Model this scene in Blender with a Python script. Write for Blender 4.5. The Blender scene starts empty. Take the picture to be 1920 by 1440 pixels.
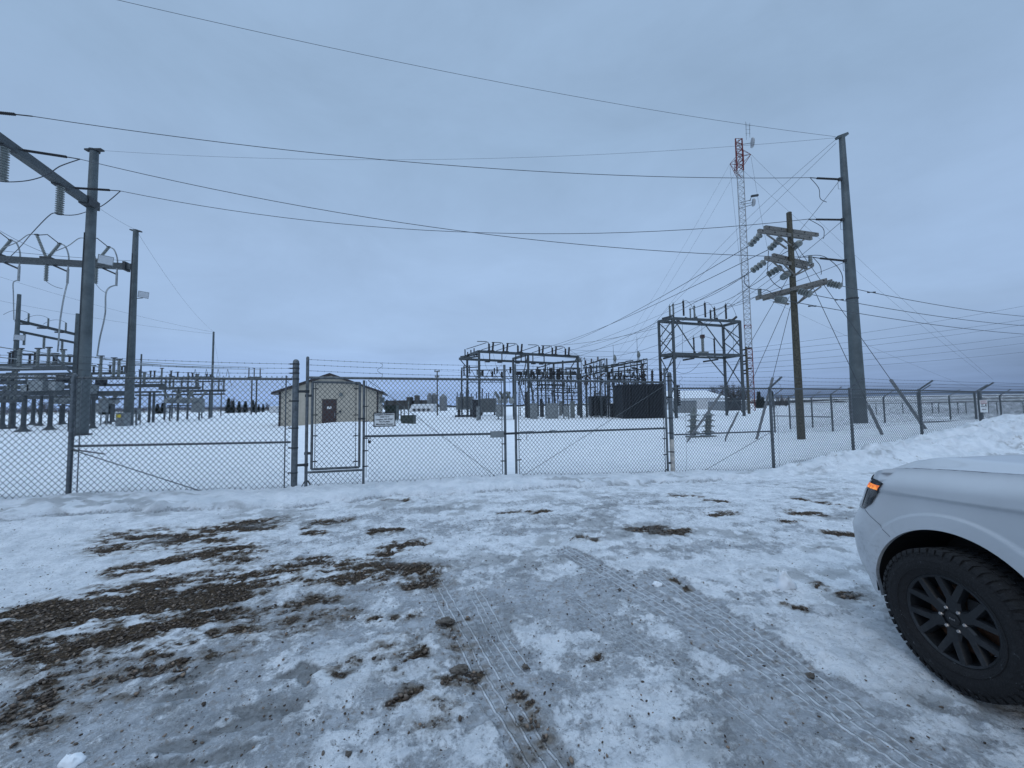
import bpy, math, random
import numpy as np
from math import sin, cos, pi, radians, atan, sqrt
from mathutils import Vector, Matrix
random.seed(7)
scene = bpy.context.scene
COL = scene.collection
# ------------------------------------------------------------------ camera
FL = 725.0
PITCH = atan(40/FL); ROLL = .0141; EYE = 1.75
CF = Vector((0, cos(PITCH), sin(PITCH)))
_u = Vector((0, -sin(PITCH), cos(PITCH))); _r = Vector((1, 0, 0))
CR = _r*cos(ROLL) - _u*sin(ROLL); CU = _u*cos(ROLL) + _r*sin(ROLL)
cam = bpy.data.cameras.new("camera"); camo = bpy.data.objects.new("camera", cam); COL.objects.link(camo)
cam.sensor_width = 36; cam.lens = FL/1920*36; cam.clip_start = .05; cam.clip_end = 9000
M = Matrix((CR, CU, -CF)).transposed().to_4x4(); M.translation = Vector((0, 0, EYE))
camo.matrix_world = M; scene.camera = camo
def ray(x, y): return CF + CR*((x-960)/FL) + CU*((720-y)/FL)
def P(x, y, Y):
    d = ray(x, y); return Vector((0, 0, EYE)) + d*(Y/d.y)
def G(x, y, z=0.0):
    d = ray(x, y); return Vector((0, 0, EYE)) + d*((z-EYE)/d.z)
def proj(q):
    d = Vector(q)-Vector((0, 0, EYE)); w = d.dot(CF)
    return 960+FL*d.dot(CR)/w, 720-FL*d.dot(CU)/w
def V(*a): return Vector(a)
# ------------------------------------------------------------------ noise
def _h(ix, iy, s):
    h = (ix*374761393 + iy*668265263 + s*974634773) & 0xFFFFFFFF
    h = ((h ^ (h >> 13))*1274126177) & 0xFFFFFFFF
    return ((h ^ (h >> 16)) & 0xFFFF)/65535.0
def vn(x, y, s=0):
    x = np.asarray(x, float); y = np.asarray(y, float)
    ix = np.floor(x).astype(np.int64); iy = np.floor(y).astype(np.int64)
    fx = x-ix; fy = y-iy; fx = fx*fx*(3-2*fx); fy = fy*fy*(3-2*fy)
    a = _h(ix, iy, s); b = _h(ix+1, iy, s); c = _h(ix, iy+1, s); d = _h(ix+1, iy+1, s)
    return a+(b-a)*fx+(c-a)*fy+(a-b-c+d)*fx*fy
def fbm(x, y, s=0, o=4, g=.5):
    t = 0; a = 1; n = 0
    for k in range(o):
        t = t+a*vn(x*2**k+k*17.3, y*2**k-k*9.1, s+k*7); n += a; a *= g
    return t/n
def sst(a, b, x): 
    t = np.clip((x-a)/(b-a), 0, 1); return t*t*(3-2*t)
# ------------------------------------------------------------------ fence line and ground height
FA = .29; FY0 = 9.2
def fpt(px, z=0.0):
    """point of the fence line seen at picture column px (column taken at horizon height), at height z"""
    u = (px-960)/FL; Y = FY0/(1-u*FA); X = u*Y
    # columns lean a little with height
    for _ in range(3):
        q = proj((X, FY0+FA*X, z)); X += (px-q[0])*Y/FL*.9
    return Vector((X, FY0+FA*X, z))
_zx = [-30, -7.4, -4.4, -.1, 3.7, 7.6, 9.8, 14.0, 17.3, 22]
_zz = [.2, .19, .07, .03, -.15, -.21, .04, .36, .73, .9]
def zf(x): return np.interp(x, _zx, _zz)
def gz(x, y, fine=False):
    """ground height"""
    x = np.asarray(x, float); y = np.asarray(y, float)
    df = (y-(FY0+FA*x))*.96                      # signed distance beyond the fence
    base = zf(x)
    near = np.exp(-np.maximum(0, -df-.3)**2/(2*1.2**2))      # camera side fade
    far = np.exp(-np.maximum(0, df-.5)**2/(2*5.0**2))
    xr = np.clip((x-6.5)/3, 0, 1)
    left = np.where(df < 0, near*(1-xr)+xr*near, far)
    h = base*left
    # gentle undulation in the yard
    yard = sst(1, 8, df)*(1-sst(120, 300, y))
    h = h+yard*((fbm(x*.12, y*.12, 3, 3)-.5)*.30+(fbm(x*.55, y*.55, 4, 3)-.5)*.07)
    # plow berm in front of the fence with a small cut edge
    edge = -1.15-.35*(vn(x*.8, y*0, 11)-.5)-.25*(vn(x*3.1, y*0, 12)-.5)
    bl = sst(-.05, .05, df-edge)*(1-sst(-.2, .9, df))*(1-sst(5.2, 6.6, x))
    h = h+bl*(.10+.09*(fbm(x*1.6, y*1.6, 21, 4, .6)-.5))+bl*.16*(np.abs(fbm(x*3.4, y*3.4, 23, 4, .62)-.5)-.08)
    # snow bank on the right, in front of the fence
    ax, ay, bx, by = 6.6, 10.2, 17.5, 12.6
    t = np.clip(((x-ax)*(bx-ax)+(y-ay)*(by-ay))/((bx-ax)**2+(by-ay)**2), 0, 1.6)
    dd = np.hypot(x-(ax+t*(bx-ax)), y-(ay+t*(by-ay)))
    hh = np.interp(t, [0, .12, .3, .5, .72, .86, 1, 1.6], [.10, .26, .30, .36, .47, .56, .63, .68])
    wd = np.interp(t, [0, .3, 1, 1.6], [.55, .85, 1.5, 1.9])
    bank = np.exp(-(dd/wd)**2*1.3)*hh
    bn = fbm(x*1.1, y*1.1, 31, 5, .6)
    cl = np.clip(bank*3, 0, 1); bank = bank*(.55+.9*bn)+cl*(.55*(.16-np.abs(fbm(x*2.3, y*2.3, 41, 5, .65)-.5))+.42*(fbm(x*4.6, y*4.6, 43, 5, .64)-.5))
    h = h+bank*sst(4.8, 6.8, x)
    # road surface
    road = (1-sst(-1.3, -.9, df))
    h = h+road*((fbm(x*.5, y*.5, 5, 3)-.5)*.05)
    # flat truck parking spot
    k = np.exp(-(((x-2.7)/.5)**2+((y-2.4)/.6)**2)); h = h*(1-k)+.028*k
    k = np.exp(-(((x-2.7)/.5)**2+((y+.8)/.6)**2)); h = h*(1-k)+.028*k
    # drift in front of the building
    h = h+.55*np.exp(-((x+14.5)/4.5)**2-((y-33.5)/3.2)**2)
    # far right fields rise
    h = h+sst(180, 700, y)*sst(100, 700, x)*(9+6*fbm(x*.004, y*.004, 51, 3))*.8
    return h
def gzs(x, y): return float(gz(x, y))
NOSPLIT = {'chain_link_mesh', 'barbed_wire', 'crown', 'trunk', 'tread', 'radiator', 'wall_rib', 'red_section', 'white_section', 'lattice_beam'}
# ------------------------------------------------------------------ mesh builder
class MB:
    def __init__(s): s.v = []; s.f = []; s.g = []
    def add(s, vs, fs):
        s.g.append((len(s.v), len(s.f))); n = len(s.v); s.v += [tuple(v) for v in vs]; s.f += [tuple(i+n for i in f) for f in fs]; return s
    def box(s, c, size, rz=0, up=None):
        hx, hy, hz = size[0]/2, size[1]/2, size[2]/2; ca, sa = cos(rz), sin(rz); c = Vector(c)
        vs = []
        for z in (-hz, hz):
            for x, y in ((-hx, -hy), (hx, -hy), (hx, hy), (-hx, hy)):
                vs.append(c+Vector((x*ca-y*sa, x*sa+y*ca, z)))
        return s.add(vs, [(3, 2, 1, 0), (4, 5, 6, 7), (0, 1, 5, 4), (1, 2, 6, 5), (2, 3, 7, 6), (3, 0, 4, 7)])
    def beam(s, a, b, w, h, up=Vector((0, 0, 1))):
        a = Vector(a); b = Vector(b); d = (b-a)
        if d.length < 1e-6: return s
        d.normalize(); x = d.cross(up)
        if x.length < 1e-3: x = d.cross(Vector((0, 1, 0)))
        x.normalize(); y = x.cross(d); vs = []
        for p in (a, b):
            for i, j in ((-1, -1), (1, -1), (1, 1), (-1, 1)): vs.append(p+x*(w/2*i)+y*(h/2*j))
        return s.add(vs, [(3, 2, 1, 0), (4, 5, 6, 7), (0, 1, 5, 4), (1, 2, 6, 5), (2, 3, 7, 6), (3, 0, 4, 7)])
    def tube(s, a, b, r0, r1=None, n=8, caps=True):
        a = Vector(a); b = Vector(b); r1 = r0 if r1 is None else r1; d = b-a
        if d.length < 1e-6: return s
        d.normalize(); x = d.cross(Vector((0, 0, 1)))
        if x.length < 1e-3: x = Vector((1, 0, 0))
        x.normalize(); y = d.cross(x); vs = []
        for p, r in ((a, r0), (b, r1)):
            for k in range(n):
                t = 2*pi*k/n; vs.append(p+x*(r*cos(t))+y*(r*sin(t)))
        fs = [(k, (k+1) % n, n+(k+1) % n, n+k) for k in range(n)]
        if caps: fs += [tuple(range(n-1, -1, -1)), tuple(range(n, 2*n))]
        return s.add(vs, fs)
    def poly(s, pts, r, n=5):
        pts = [Vector(p) for p in pts]; vs = []; m = len(pts)
        for i, p in enumerate(pts):
            d = (pts[min(i+1, m-1)]-pts[max(i-1, 0)]).normalized()
            x = d.cross(Vector((0, 0, 1)))
            if x.length < 1e-3: x = Vector((1, 0, 0))
            x.normalize(); y = d.cross(x); rr = r[i] if isinstance(r, (list, tuple)) else r
            for k in range(n):
                t = 2*pi*k/n; vs.append(p+x*(rr*cos(t))+y*(rr*sin(t)))
        fs = [(i*n+k, i*n+(k+1) % n, (i+1)*n+(k+1) % n, (i+1)*n+k) for i in range(m-1) for k in range(n)]
        fs += [tuple(range(n-1, -1, -1)), tuple(range((m-1)*n, m*n))]
        return s.add(vs, fs)
    def lathe(s, a, d, prof, n=12):
        a = Vector(a); d = Vector(d).normalized(); x = d.cross(Vector((0, 0, 1)))
        if x.length < 1e-3: x = Vector((1, 0, 0))
        x.normalize(); y = d.cross(x); vs = []
        for r, h in prof:
            for k in range(n):
                t = 2*pi*k/n; vs.append(a+d*h+x*(r*cos(t))+y*(r*sin(t)))
        m = len(prof)
        fs = [(i*n+k, i*n+(k+1) % n, (i+1)*n+(k+1) % n, (i+1)*n+k) for i in range(m-1) for k in range(n)]
        fs += [tuple(range(n-1, -1, -1)), tuple(range((m-1)*n, m*n))]
        return s.add(vs, fs)
    def insul(s, a, b, r, sheds, core=.45, n=10, cap=.04):
        """stack of sheds from a to b"""
        a = Vector(a); b = Vector(b); L = (b-a).length; pr = [(r*core*1.1, 0)]
        for k in range(sheds):
            h0 = L*(k+.25)/sheds; h1 = L*(k+.5)/sheds; h2 = L*(k+.75)/sheds
            pr += [(r*core, h0), (r, h1-L*.06/sheds), (r*.92, h1+L*.08/sheds), (r*core, h2)]
        pr.append((r*core*1.1, L)); return s.lathe(a, b-a, pr, n)
    def quad(s, a, b, c, d): return s.add([a, b, c, d], [(0, 1, 2, 3)])
    def grid(s, fn, us, vs_, flip=False):
        nu, nv = len(us), len(vs_); pts = [fn(u, v) for u in us for v in vs_]
        fs = []
        for i in range(nu-1):
            for j in range(nv-1):
                q = (i*nv+j, (i+1)*nv+j, (i+1)*nv+j+1, i*nv+j+1); fs.append(q[::-1] if flip else q)
        return s.add(pts, fs)
    def pieces(s):
        """clusters of shapes that lie apart from each other"""
        k = len(s.g)
        if k < 2 or k > 80: return None
        g = s.g+[(len(s.v), len(s.f))]; A = np.array(s.v); lo = np.array([A[g[i][0]:g[i+1][0]].min(0) for i in range(k)]); hi = np.array([A[g[i][0]:g[i+1][0]].max(0) for i in range(k)])
        size = (hi-lo).max(1); par = list(range(k))
        def fd(i):
            while par[i] != i: i = par[i]
            return i
        for i in range(k):
            for j in range(i):
                gp = np.maximum(0, np.maximum(lo[i]-hi[j], lo[j]-hi[i])); 
                if math.sqrt(float((gp**2).sum())) <= max(.02, .5*max(size[i], size[j])): par[fd(i)] = fd(j)
        roots = sorted({fd(i) for i in range(k)})
        if len(roots) < 2: return None
        out_ = []
        for r in roots:
            m = MB()
            for i in range(k):
                if fd(i) == r: v0, f0 = g[i]; v1, f1 = g[i+1]; m.add(s.v[v0:v1], [tuple(q-v0 for q in f) for f in s.f[f0:f1]])
            out_.append(m)
        return out_
    def build(s, name, mat, parent=None, smooth=False, loc=None):
        if parent is not None and name not in NOSPLIT:
            ps = s.pieces()
            if ps: return [p.build(name, mat, parent, smooth, loc) for p in ps][0]
        me = bpy.data.meshes.new(name); o = bpy.data.objects.new(name, me); COL.objects.link(o)
        off = Vector((0, 0, 0))
        if parent is not None:
            o.parent = parent; p = parent
            while p is not None: off = off+p.location; p = p.parent
        if loc is not None: o.location = Vector(loc)-off; off = Vector(loc)
        me.from_pydata([(v[0]-off.x, v[1]-off.y, v[2]-off.z) for v in s.v], [], s.f)
        me.materials.append(mat)
        if smooth:
            me.polygons.foreach_set('use_smooth', [True]*len(me.polygons))
            if smooth != 'all':
                me.set_sharp_from_angle(angle=radians(40))
        me.update(); return o
def tag(o, label, cat, group=None, kind=None):
    if label: o['label'] = label
    if cat: o['category'] = cat
    if group: o['group'] = group
    if kind: o['kind'] = kind
    return o
def thing(name, label, cat, loc, group=None):
    o = bpy.data.objects.new(name, None); COL.objects.link(o); o.location = Vector(loc); o.empty_display_size = .2
    return tag(o, label, cat, group)
def copytree(o, loc, label=None, parent=None):
    c = o.copy(); COL.objects.link(c)
    if parent is not None: c.parent = parent
    else:
        c.location = Vector(loc)
        if label: c['label'] = label
    for ch in list(o.children): copytree(ch, None, None, c)
    return c
# ------------------------------------------------------------------ materials
def mat(name, col, rough=.6, metal=0, noise=None, bump=None, spec=None, emit=None, coat=0):
    """noise=(scale, amount, second colour or None); bump=(scale,strength)"""
    m = bpy.data.materials.new(name); m.use_nodes = True; nt = m.node_tree; N = nt.nodes; L = nt.links
    b = N['Principled BSDF']; b.inputs['Base Color'].default_value = (*col, 1); b.inputs['Roughness'].default_value = rough
    b.inputs['Metallic'].default_value = metal
    if spec is not None: b.inputs['Specular IOR Level'].default_value = spec
    if coat: b.inputs['Coat Weight'].default_value = coat; b.inputs['Coat Roughness'].default_value = .06
    tc = N.new('ShaderNodeTexCoord')
    if noise:
        sc, am, c2 = noise; n1 = N.new('ShaderNodeTexNoise'); n1.inputs['Scale'].default_value = sc; n1.inputs['Detail'].default_value = 6
        n1.inputs['Roughness'].default_value = .65
        L.new(tc.outputs['Object'], n1.inputs['Vector'])
        mx = N.new('ShaderNodeMix'); mx.data_type = 'RGBA'
        c2 = c2 or tuple(c*(1-am) for c in col)
        mx.inputs['A'].default_value = (*[c*(1+am*.5) for c in col], 1); mx.inputs['B'].default_value = (*c2, 1)
        mr = N.new('ShaderNodeMapRange'); mr.inputs['From Min'].default_value = .35; mr.inputs['From Max'].default_value = .68
        L.new(n1.outputs['Fac'], mr.inputs['Value']); L.new(mr.outputs['Result'], mx.inputs['Factor'])
        L.new(mx.outputs['Result'], b.inputs['Base Color'])
        mr2 = N.new('ShaderNodeMapRange'); mr2.inputs['To Min'].default_value = max(.05, rough-.12); mr2.inputs['To Max'].default_value = min(1, rough+.15)
        L.new(n1.outputs['Fac'], mr2.inputs['Value']); L.new(mr2.outputs['Result'], b.inputs['Roughness'])
    if bump:
        n2 = N.new('ShaderNodeTexNoise'); n2.inputs['Scale'].default_value = bump[0]; n2.inputs['Detail'].default_value = 5
        L.new(tc.outputs['Object'], n2.inputs['Vector']); bp = N.new('ShaderNodeBump'); bp.inputs['Strength'].default_value = bump[1]
        bp.inputs['Distance'].default_value = .02
        L.new(n2.outputs['Fac'], bp.inputs['Height']); L.new(bp.outputs['Normal'], b.inputs['Normal'])
    if emit: b.inputs['Emission Color'].default_value = (*emit[0], 1); b.inputs['Emission Strength'].default_value = emit[1]
    return m
STEEL = mat('galvanised_steel', (.07, .082, .088), .55, .35, (9, .35, None), (60, .15))
PIPE = mat('galvanised_pipe', (.125, .14, .15), .42, .5, (14, .4, None))
POLE = mat('galvanised_pole', (.095, .115, .122), .6, .25, (1.1, .3, None), (25, .2))
WIRE = mat('chain_link_wire', (.065, .075, .086), .6, .3)
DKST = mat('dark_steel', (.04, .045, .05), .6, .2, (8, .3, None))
LINE = mat('aluminium_cable', (.05, .056, .065), .5, .4)
ALU = mat('aluminium_tube', (.27, .29, .30), .45, .4, (5, .25, None))
BLK = mat('black_polymer', (.012, .012, .014), .55, 0, (20, .4, None))
PORC = mat('grey_porcelain', (.17, .19, .185), .28, 0, (12, .35, None))
PORB = mat('brown_porcelain', (.05, .025, .018), .25, 0, (12, .35, None))
EQG = mat('grey_equipment_paint', (.21, .23, .235), .5, 0, (3, .3, None), (30, .1))
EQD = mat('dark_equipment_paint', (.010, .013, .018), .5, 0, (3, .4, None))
WOOD = mat('treated_pole_wood', (.078, .072, .052), .85, 0, (14, .5, (.03, .028, .022)), (40, .5))
ARMW = mat('weathered_crossarm_wood', (.155, .15, .14), .85, 0, (18, .5, (.10, .095, .085)), (60, .5))
GREEN = mat('dark_green_paint', (.022, .035, .025), .5, 0, (6, .3, None))
CONC = mat('concrete', (.33, .32, .30), .9, 0, (6, .3, None), (40, .4))
BROWN = mat('brown_door_paint', (.045, .022, .02), .5, 0, (4, .2, None))
ROOF = mat('dark_brown_roof_metal', (.03, .024, .024), .5, .1, (3, .2, None))
WHITE = mat('white_sign_paint', (.72, .73, .72), .4, 0, (10, .1, None))
BLACKP = mat('black_lettering', (.01, .01, .012), .5)
REDP = mat('faded_red_sign_paint', (.30, .06, .05), .5, 0, (30, .3, None))
YEL = mat('yellow_warning_label', (.65, .5, .05), .5)
BIN = mat('corrugated_grain_bin_steel', (.20, .21, .215), .5, .4, (2, .3, None))
SNOWM = mat('settled_snow', (.80, .83, .86), .85, 0, (4, .06, None), (12, .3))
TRED = mat('tower_red_paint', (.13, .012, .010), .5, 0, (3, .25, None))
TWHT = mat('tower_white_paint', (.30, .31, .32), .5, 0, (3, .25, None))
BARK = mat('bark', (.05, .042, .038), .9, 0, (6, .4, None))
NEED = mat('conifer_needles', (.016, .026, .018), .9, 0, (2.5, .5, (.008, .014, .010)))
TWIG = mat('bare_twigs', (.075, .062, .055), .95, 0, (2, .4, None))
GLS = mat('lamp_glass', (.5, .52, .55), .12, 0)
SIDING = mat('tan_metal_siding', (.44, .40, .325), .55, 0, (2.2, .12, None))
# ------------------------------------------------------------------ world
w = bpy.data.worlds.new("World"); scene.world = w; w.use_nodes = True
nt = w.node_tree; N = nt.nodes; L = nt.links; N.clear()
out = N.new('ShaderNodeOutputWorld'); bg = N.new('ShaderNodeBackground'); L.new(bg.outputs[0], out.inputs[0])
bg.inputs['Strength'].default_value = .1
SUN_EL, SUN_ROT = radians(38), radians(200)
sky = N.new('ShaderNodeTexSky'); sky.sky_type = 'NISHITA'; sky.sun_disc = False
sky.sun_elevation = SUN_EL; sky.sun_rotation = SUN_ROT; sky.air_density = 1.5; sky.dust_density = 2
tc = N.new('ShaderNodeTexCoord')
sep = N.new('ShaderNodeSeparateXYZ'); L.new(tc.outputs['Generated'], sep.inputs[0])
def math_(op, a, b=None, clamp=False):
    n = N.new('ShaderNodeMath'); n.operation = op; n.use_clamp = clamp
    for i, q in enumerate((a, b)):
        if q is None: continue
        if isinstance(q, (int, float)): n.inputs[i].default_value = q
        else: L.new(q, n.inputs[i])
    return n.outputs[0]
def wnoise(sx, sy, sz, scale, det, rough=.55):
    mp = N.new('ShaderNodeMapping'); mp.inputs['Scale'].default_value = (sx, sy, sz); L.new(tc.outputs['Generated'], mp.inputs[0])
    n = N.new('ShaderNodeTexNoise'); n.inputs['Scale'].default_value = scale; n.inputs['Detail'].default_value = det
    n.inputs['Roughness'].default_value = rough; n.inputs['Distortion'].default_value = .35; L.new(mp.outputs[0], n.inputs['Vector']); return n.outputs['Fac']
ramp = N.new('ShaderNodeValToRGB'); cr = ramp.color_ramp
zz = math_('MAXIMUM', sep.outputs['Z'], 0.0); L.new(zz, ramp.inputs[0])
stops = [(0, (3.05, 4.75, 8.7)), (.06, (3.2, 4.85, 8.5)), (.16, (3.6, 5.15, 8.15)), (.34, (3.6, 5.1, 7.85)), (.56, (3.15, 4.55, 6.85)), (.76, (3.2, 4.6, 6.9)), (1, (14.0, 18.2, 25.0))]
cr.interpolation = 'LINEAR'; cr.elements[0].position = 0; cr.elements[1].position = 1
for i, (p_, c_) in enumerate(stops):
    e = cr.elements[0] if i == 0 else (cr.elements[-1] if i == len(stops)-1 else cr.elements.new(p_))
    e.color = (c_[0]/24, c_[1]/24, c_[2]*.955/24, 1)
mulc = N.new('ShaderNodeVectorMath'); mulc.operation = 'SCALE'; L.new(ramp.outputs[0], mulc.inputs[0]); mulc.inputs['Scale'].default_value = 24
# broad cloud light and dark, streaked low down
n1 = wnoise(1, 1, 2.2, 2.3, 7, .6); n2 = wnoise(1, 1, 9, 1.6, 5)
low = math_('SUBTRACT', 1.0, math_('MULTIPLY', zz, 5.0, True), True)
a1 = math_('MULTIPLY', math_('SUBTRACT', n1, .5), .42)
a2 = math_('MULTIPLY', math_('MULTIPLY', math_('SUBTRACT', n2, .5), 1.1), low)
# the east (right) side of the sky is darker near the horizon
xs = math_('MULTIPLY', sep.outputs['X'], 1.25, True); dk = math_('MULTIPLY', math_('MULTIPLY', xs, low), -.50)
fac = math_('ADD', math_('ADD', 1.0, a1), math_('ADD', a2, dk))
sc2 = N.new('ShaderNodeVectorMath'); sc2.operation = 'SCALE'; L.new(mulc.outputs[0], sc2.inputs[0]); L.new(fac, sc2.inputs['Scale'])
# tint the light patches slightly greyer
mixs = N.new('ShaderNodeMix'); mixs.data_type = 'RGBA'; mixs.inputs['Factor'].default_value = .94
L.new(sky.outputs[0], mixs.inputs['A']); L.new(sc2.outputs[0], mixs.inputs['B'])
L.new(mixs.outputs['Result'], bg.inputs['Color'])
sl = bpy.data.lights.new("sun", 'SUN'); so = bpy.data.objects.new("sun", sl); COL.objects.link(so)
sl.energy = .35; sl.angle = radians(25); sl.color = (1, .95, .88)
sd = Vector((sin(SUN_ROT)*cos(SUN_EL), cos(SUN_ROT)*cos(SUN_EL), sin(SUN_EL)))
so.rotation_euler = (-sd).to_track_quat('-Z', 'Y').to_euler(); so.location = (0, 0, 60)
scene.view_settings.view_transform = 'Standard'; scene.view_settings.look = 'None'
scene.view_settings.exposure = 0; scene.view_settings.gamma = 1
# ------------------------------------------------------------------ ground
def axis_pts():
    xs = list(np.arange(-3, 3, .016)); x = 3.0; 
    while x < 19: xs.append(x); x += .0058*x
    while x < 6000: xs.append(x); x *= 1.055
    xs.append(6500); x = -3.0
    while x > -13: xs.append(x); x += .0062*x
    while x > -6000: xs.append(x); x *= 1.06
    xs.append(-6500); return np.unique(np.array(xs))
def y_pts():
    ys = []; y = 1.25
    while y < 15.5: ys.append(y); y += .0062*y
    while y < 60: ys.append(y); y *= 1.022
    while y < 6000: ys.append(y); y *= 1.05
    ys += [6500, 1.1, .9, .6, .2, -.4, -1.2, -2.5, -5, -9, -16, -30, -60, -150, -500, -2000, -6500]
    return np.unique(np.array(ys))
AX, AY = axis_pts(), y_pts(); GX, GY = np.meshgrid(AX, AY); gx = GX.ravel(); gy = GY.ravel()
DF = (gy-(FY0+FA*gx))*.96
def segd(x, y, a, b):
    ax, ay, bx, by = a.x, a.y, b.x, b.y; L2 = (bx-ax)**2+(by-ay)**2+1e-9
    t = np.clip(((x-ax)*(bx-ax)+(y-ay)*(by-ay))/L2, 0, 1)
    return np.hypot(x-(ax+t*(bx-ax)), y-(ay+t*(by-ay)))
# bare gravel and mud showing through: strokes lie on the ground
GR = [(240, 1022, 400, 1000, .17, 1), (400, 999, 505, 984, .16, 1), (225, 1068, 330, 1052, .10, .9), (330, 1050, 440, 1030, .09, .85), (345, 1012, 430, 1020, .09, .7),
      (-60, 1195, 150, 1150, .24, 1.1), (150, 1150, 340, 1112, .26, 1.15), (340, 1112, 450, 1090, .2, .95), (0, 1158, 160, 1125, .13, .9), (180, 1112, 330, 1090, .14, .85),
      (215, 1195, 320, 1170, .17, 1.0), (320, 1172, 400, 1130, .15, .95), (440, 1082, 560, 1070, .13, .85), (520, 1062, 660, 1048, .1, .85), (590, 985, 640, 980, .1, .9), (585, 1000, 605, 1000, .06, .8),
      (700, 997, 745, 995, .05, .8), (560, 1085, 680, 1062, .09, .7), (700, 1070, 780, 1062, .1, .8), (715, 1038, 775, 1018, .1, .75), (760, 1100, 800, 1085, .06, .8),
      (680, 1168, 708, 1165, .035, .9), (745, 1160, 800, 1148, .04, .5), (560, 1130, 610, 1122, .08, .6), (765, 1245, 790, 1222, .035, .8), (745, 1310, 785, 1292, .035, .75), (770, 1270, 780, 1255, .02, .6),
      (820, 1172, 870, 1160, .03, .6), (845, 1262, 900, 1245, .04, .6), (955, 1305, 975, 1335, .04, .85), (1195, 994, 1270, 995, .08, 1.0), (1215, 988, 1240, 990, .07, .8),
      (1335, 963, 1368, 963, .07, .95), (1490, 961, 1525, 963, .08, .9), (1465, 976, 1510, 976, .05, .8), (1565, 1000, 1605, 1008, .08, 1.0), (1550, 1098, 1605, 1118, .05, .9), (1080, 1002, 1125, 1008, .06, .9),
      (1010, 958, 1030, 956, .05, .7), (940, 962, 990, 958, .05, .5), (1500, 935, 1590, 950, .07, .6), (1262, 1082, 1300, 1102, .035, .8), (1480, 1140, 1510, 1148, .03, .5), (1430, 1232, 1470, 1248, .03, .6),
      (715, 941, 755, 942, .04, .8), (60, 1300, 90, 1320, .08, .7), (170, 1150, 210, 1165, .1, .6), (40, 1370, 110, 1350, .08, .45), (300, 1262, 320, 1240, .06, .6), (640, 1262, 660, 1240, .05, .5), (1270, 925, 1300, 926, .1, .7), (1330, 937, 1350, 937, .08, .8),
      (770, 1225, 800, 1240, .05, .4), (1110, 1240, 1140, 1225, .03, .4), (30, 1240, 70, 1215, .08, .35), (230, 1010, 470, 1040, .25, .5), (100, 1200, 420, 1180, .3, .55), (430, 1100, 700, 1060, .25, .5), (600, 1080, 790, 1080, .2, .5), (730, 1200, 830, 1330, .14, .3), (840, 1180, 1000, 1400, .10, .3), (200, 1280, 330, 1260, .12, .5), (20, 1350, 110, 1300, .15, .5), (440, 1120, 580, 1150, .2, .45), (250, 1250, 310, 1230, .1, .65)]
def gravel_field(x, y):
    f = np.zeros_like(x)
    wx = x+(fbm(x*3, y*3, 61, 3)-.5)*.28; wy = y+(fbm(x*3, y*3, 62, 3)-.5)*.28
    for a, b, c, d, wd, s_ in GR:
        p, q = G(a, b), G(c, d); f = np.maximum(f, s_*np.exp(-(segd(wx, wy, p, q)/(wd*1.9))**2))
    ca, sa = cos(.22), sin(.22); rx = x*ca+y*sa; ry = -x*sa+y*ca
    nz = sst(.30, .68, fbm(rx*2.2, ry*8.5, 65, 5, .68)); n2 = fbm(x*13, y*13, 66, 3, .75)-.5
    return f*(.30+.95*nz)+n2*1.0*np.clip(f*1.7, .0, 1)
nearm = (gy > 1) & (gy < 16) & (np.abs(gx) < 22) & (DF < .3)
grav = np.zeros_like(gx); grav[nearm] = gravel_field(gx[nearm], gy[nearm])
road = (1-sst(-1.35, -.95, DF))*(1-sst(7.2, 8.8, gx+ (gy-9)*-.6))
ICE = [(860, 1150, 980, 1330, .3, .35), (1000, 1130, 1150, 1100, .35, .35), (480, 1110, 640, 1130, .35, .25), (100, 1330, 420, 1420, .5, .3), (330, 1110, 560, 1160, .3, .25), (1150, 1200, 1450, 1400, .4, .28),
       (720, 1050, 760, 1120, .2, .15), (620, 960, 840, 990, .2, .2), (1240, 1085, 1600, 1320, .13, .6), (1060, 1030, 1330, 1190, .12, .55), (1330, 1190, 1760, 1460, .15, .6), (820, 1090, 870, 1190, .12, .5), (870, 1190, 1030, 1440, .13, .55), (1000, 1100, 1090, 1140, .2, .4), (640, 1300, 740, 1380, .15, .25), (1390, 1330, 1500, 1420, .2, .45), (900, 1100, 1000, 1060, .35, .3), (250, 930, 560, 925, .2, .25)]
ice = np.full_like(gx, 0.0); q = nearm
xx, yy = gx[q], gy[q]; ca, sa = cos(.28), sin(.28); rx = xx*ca+yy*sa; ry = -xx*sa+yy*ca
iv = .30+.75*(fbm(rx*.55, ry*1.5, 71, 5, .55)-.5)+.95*(fbm(rx*1.9, ry*4.2, 77, 5, .65)-.5)+.95*(fbm(xx*8, yy*8, 78, 4, .68)-.5)
for a, b, c, d, wd, s_ in ICE: iv = iv+s_*np.exp(-(segd(xx, yy, G(a, b), G(c, d))/wd)**2)
cl = sst(.0, 1.0, np.exp(-((xx+6.0)/2.2)**2-((yy-5.0)/1.9)**2)*2); iv = iv-cl*.6
iv = iv-.16*sst(-2.6, -1.5, DF[q])
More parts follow.
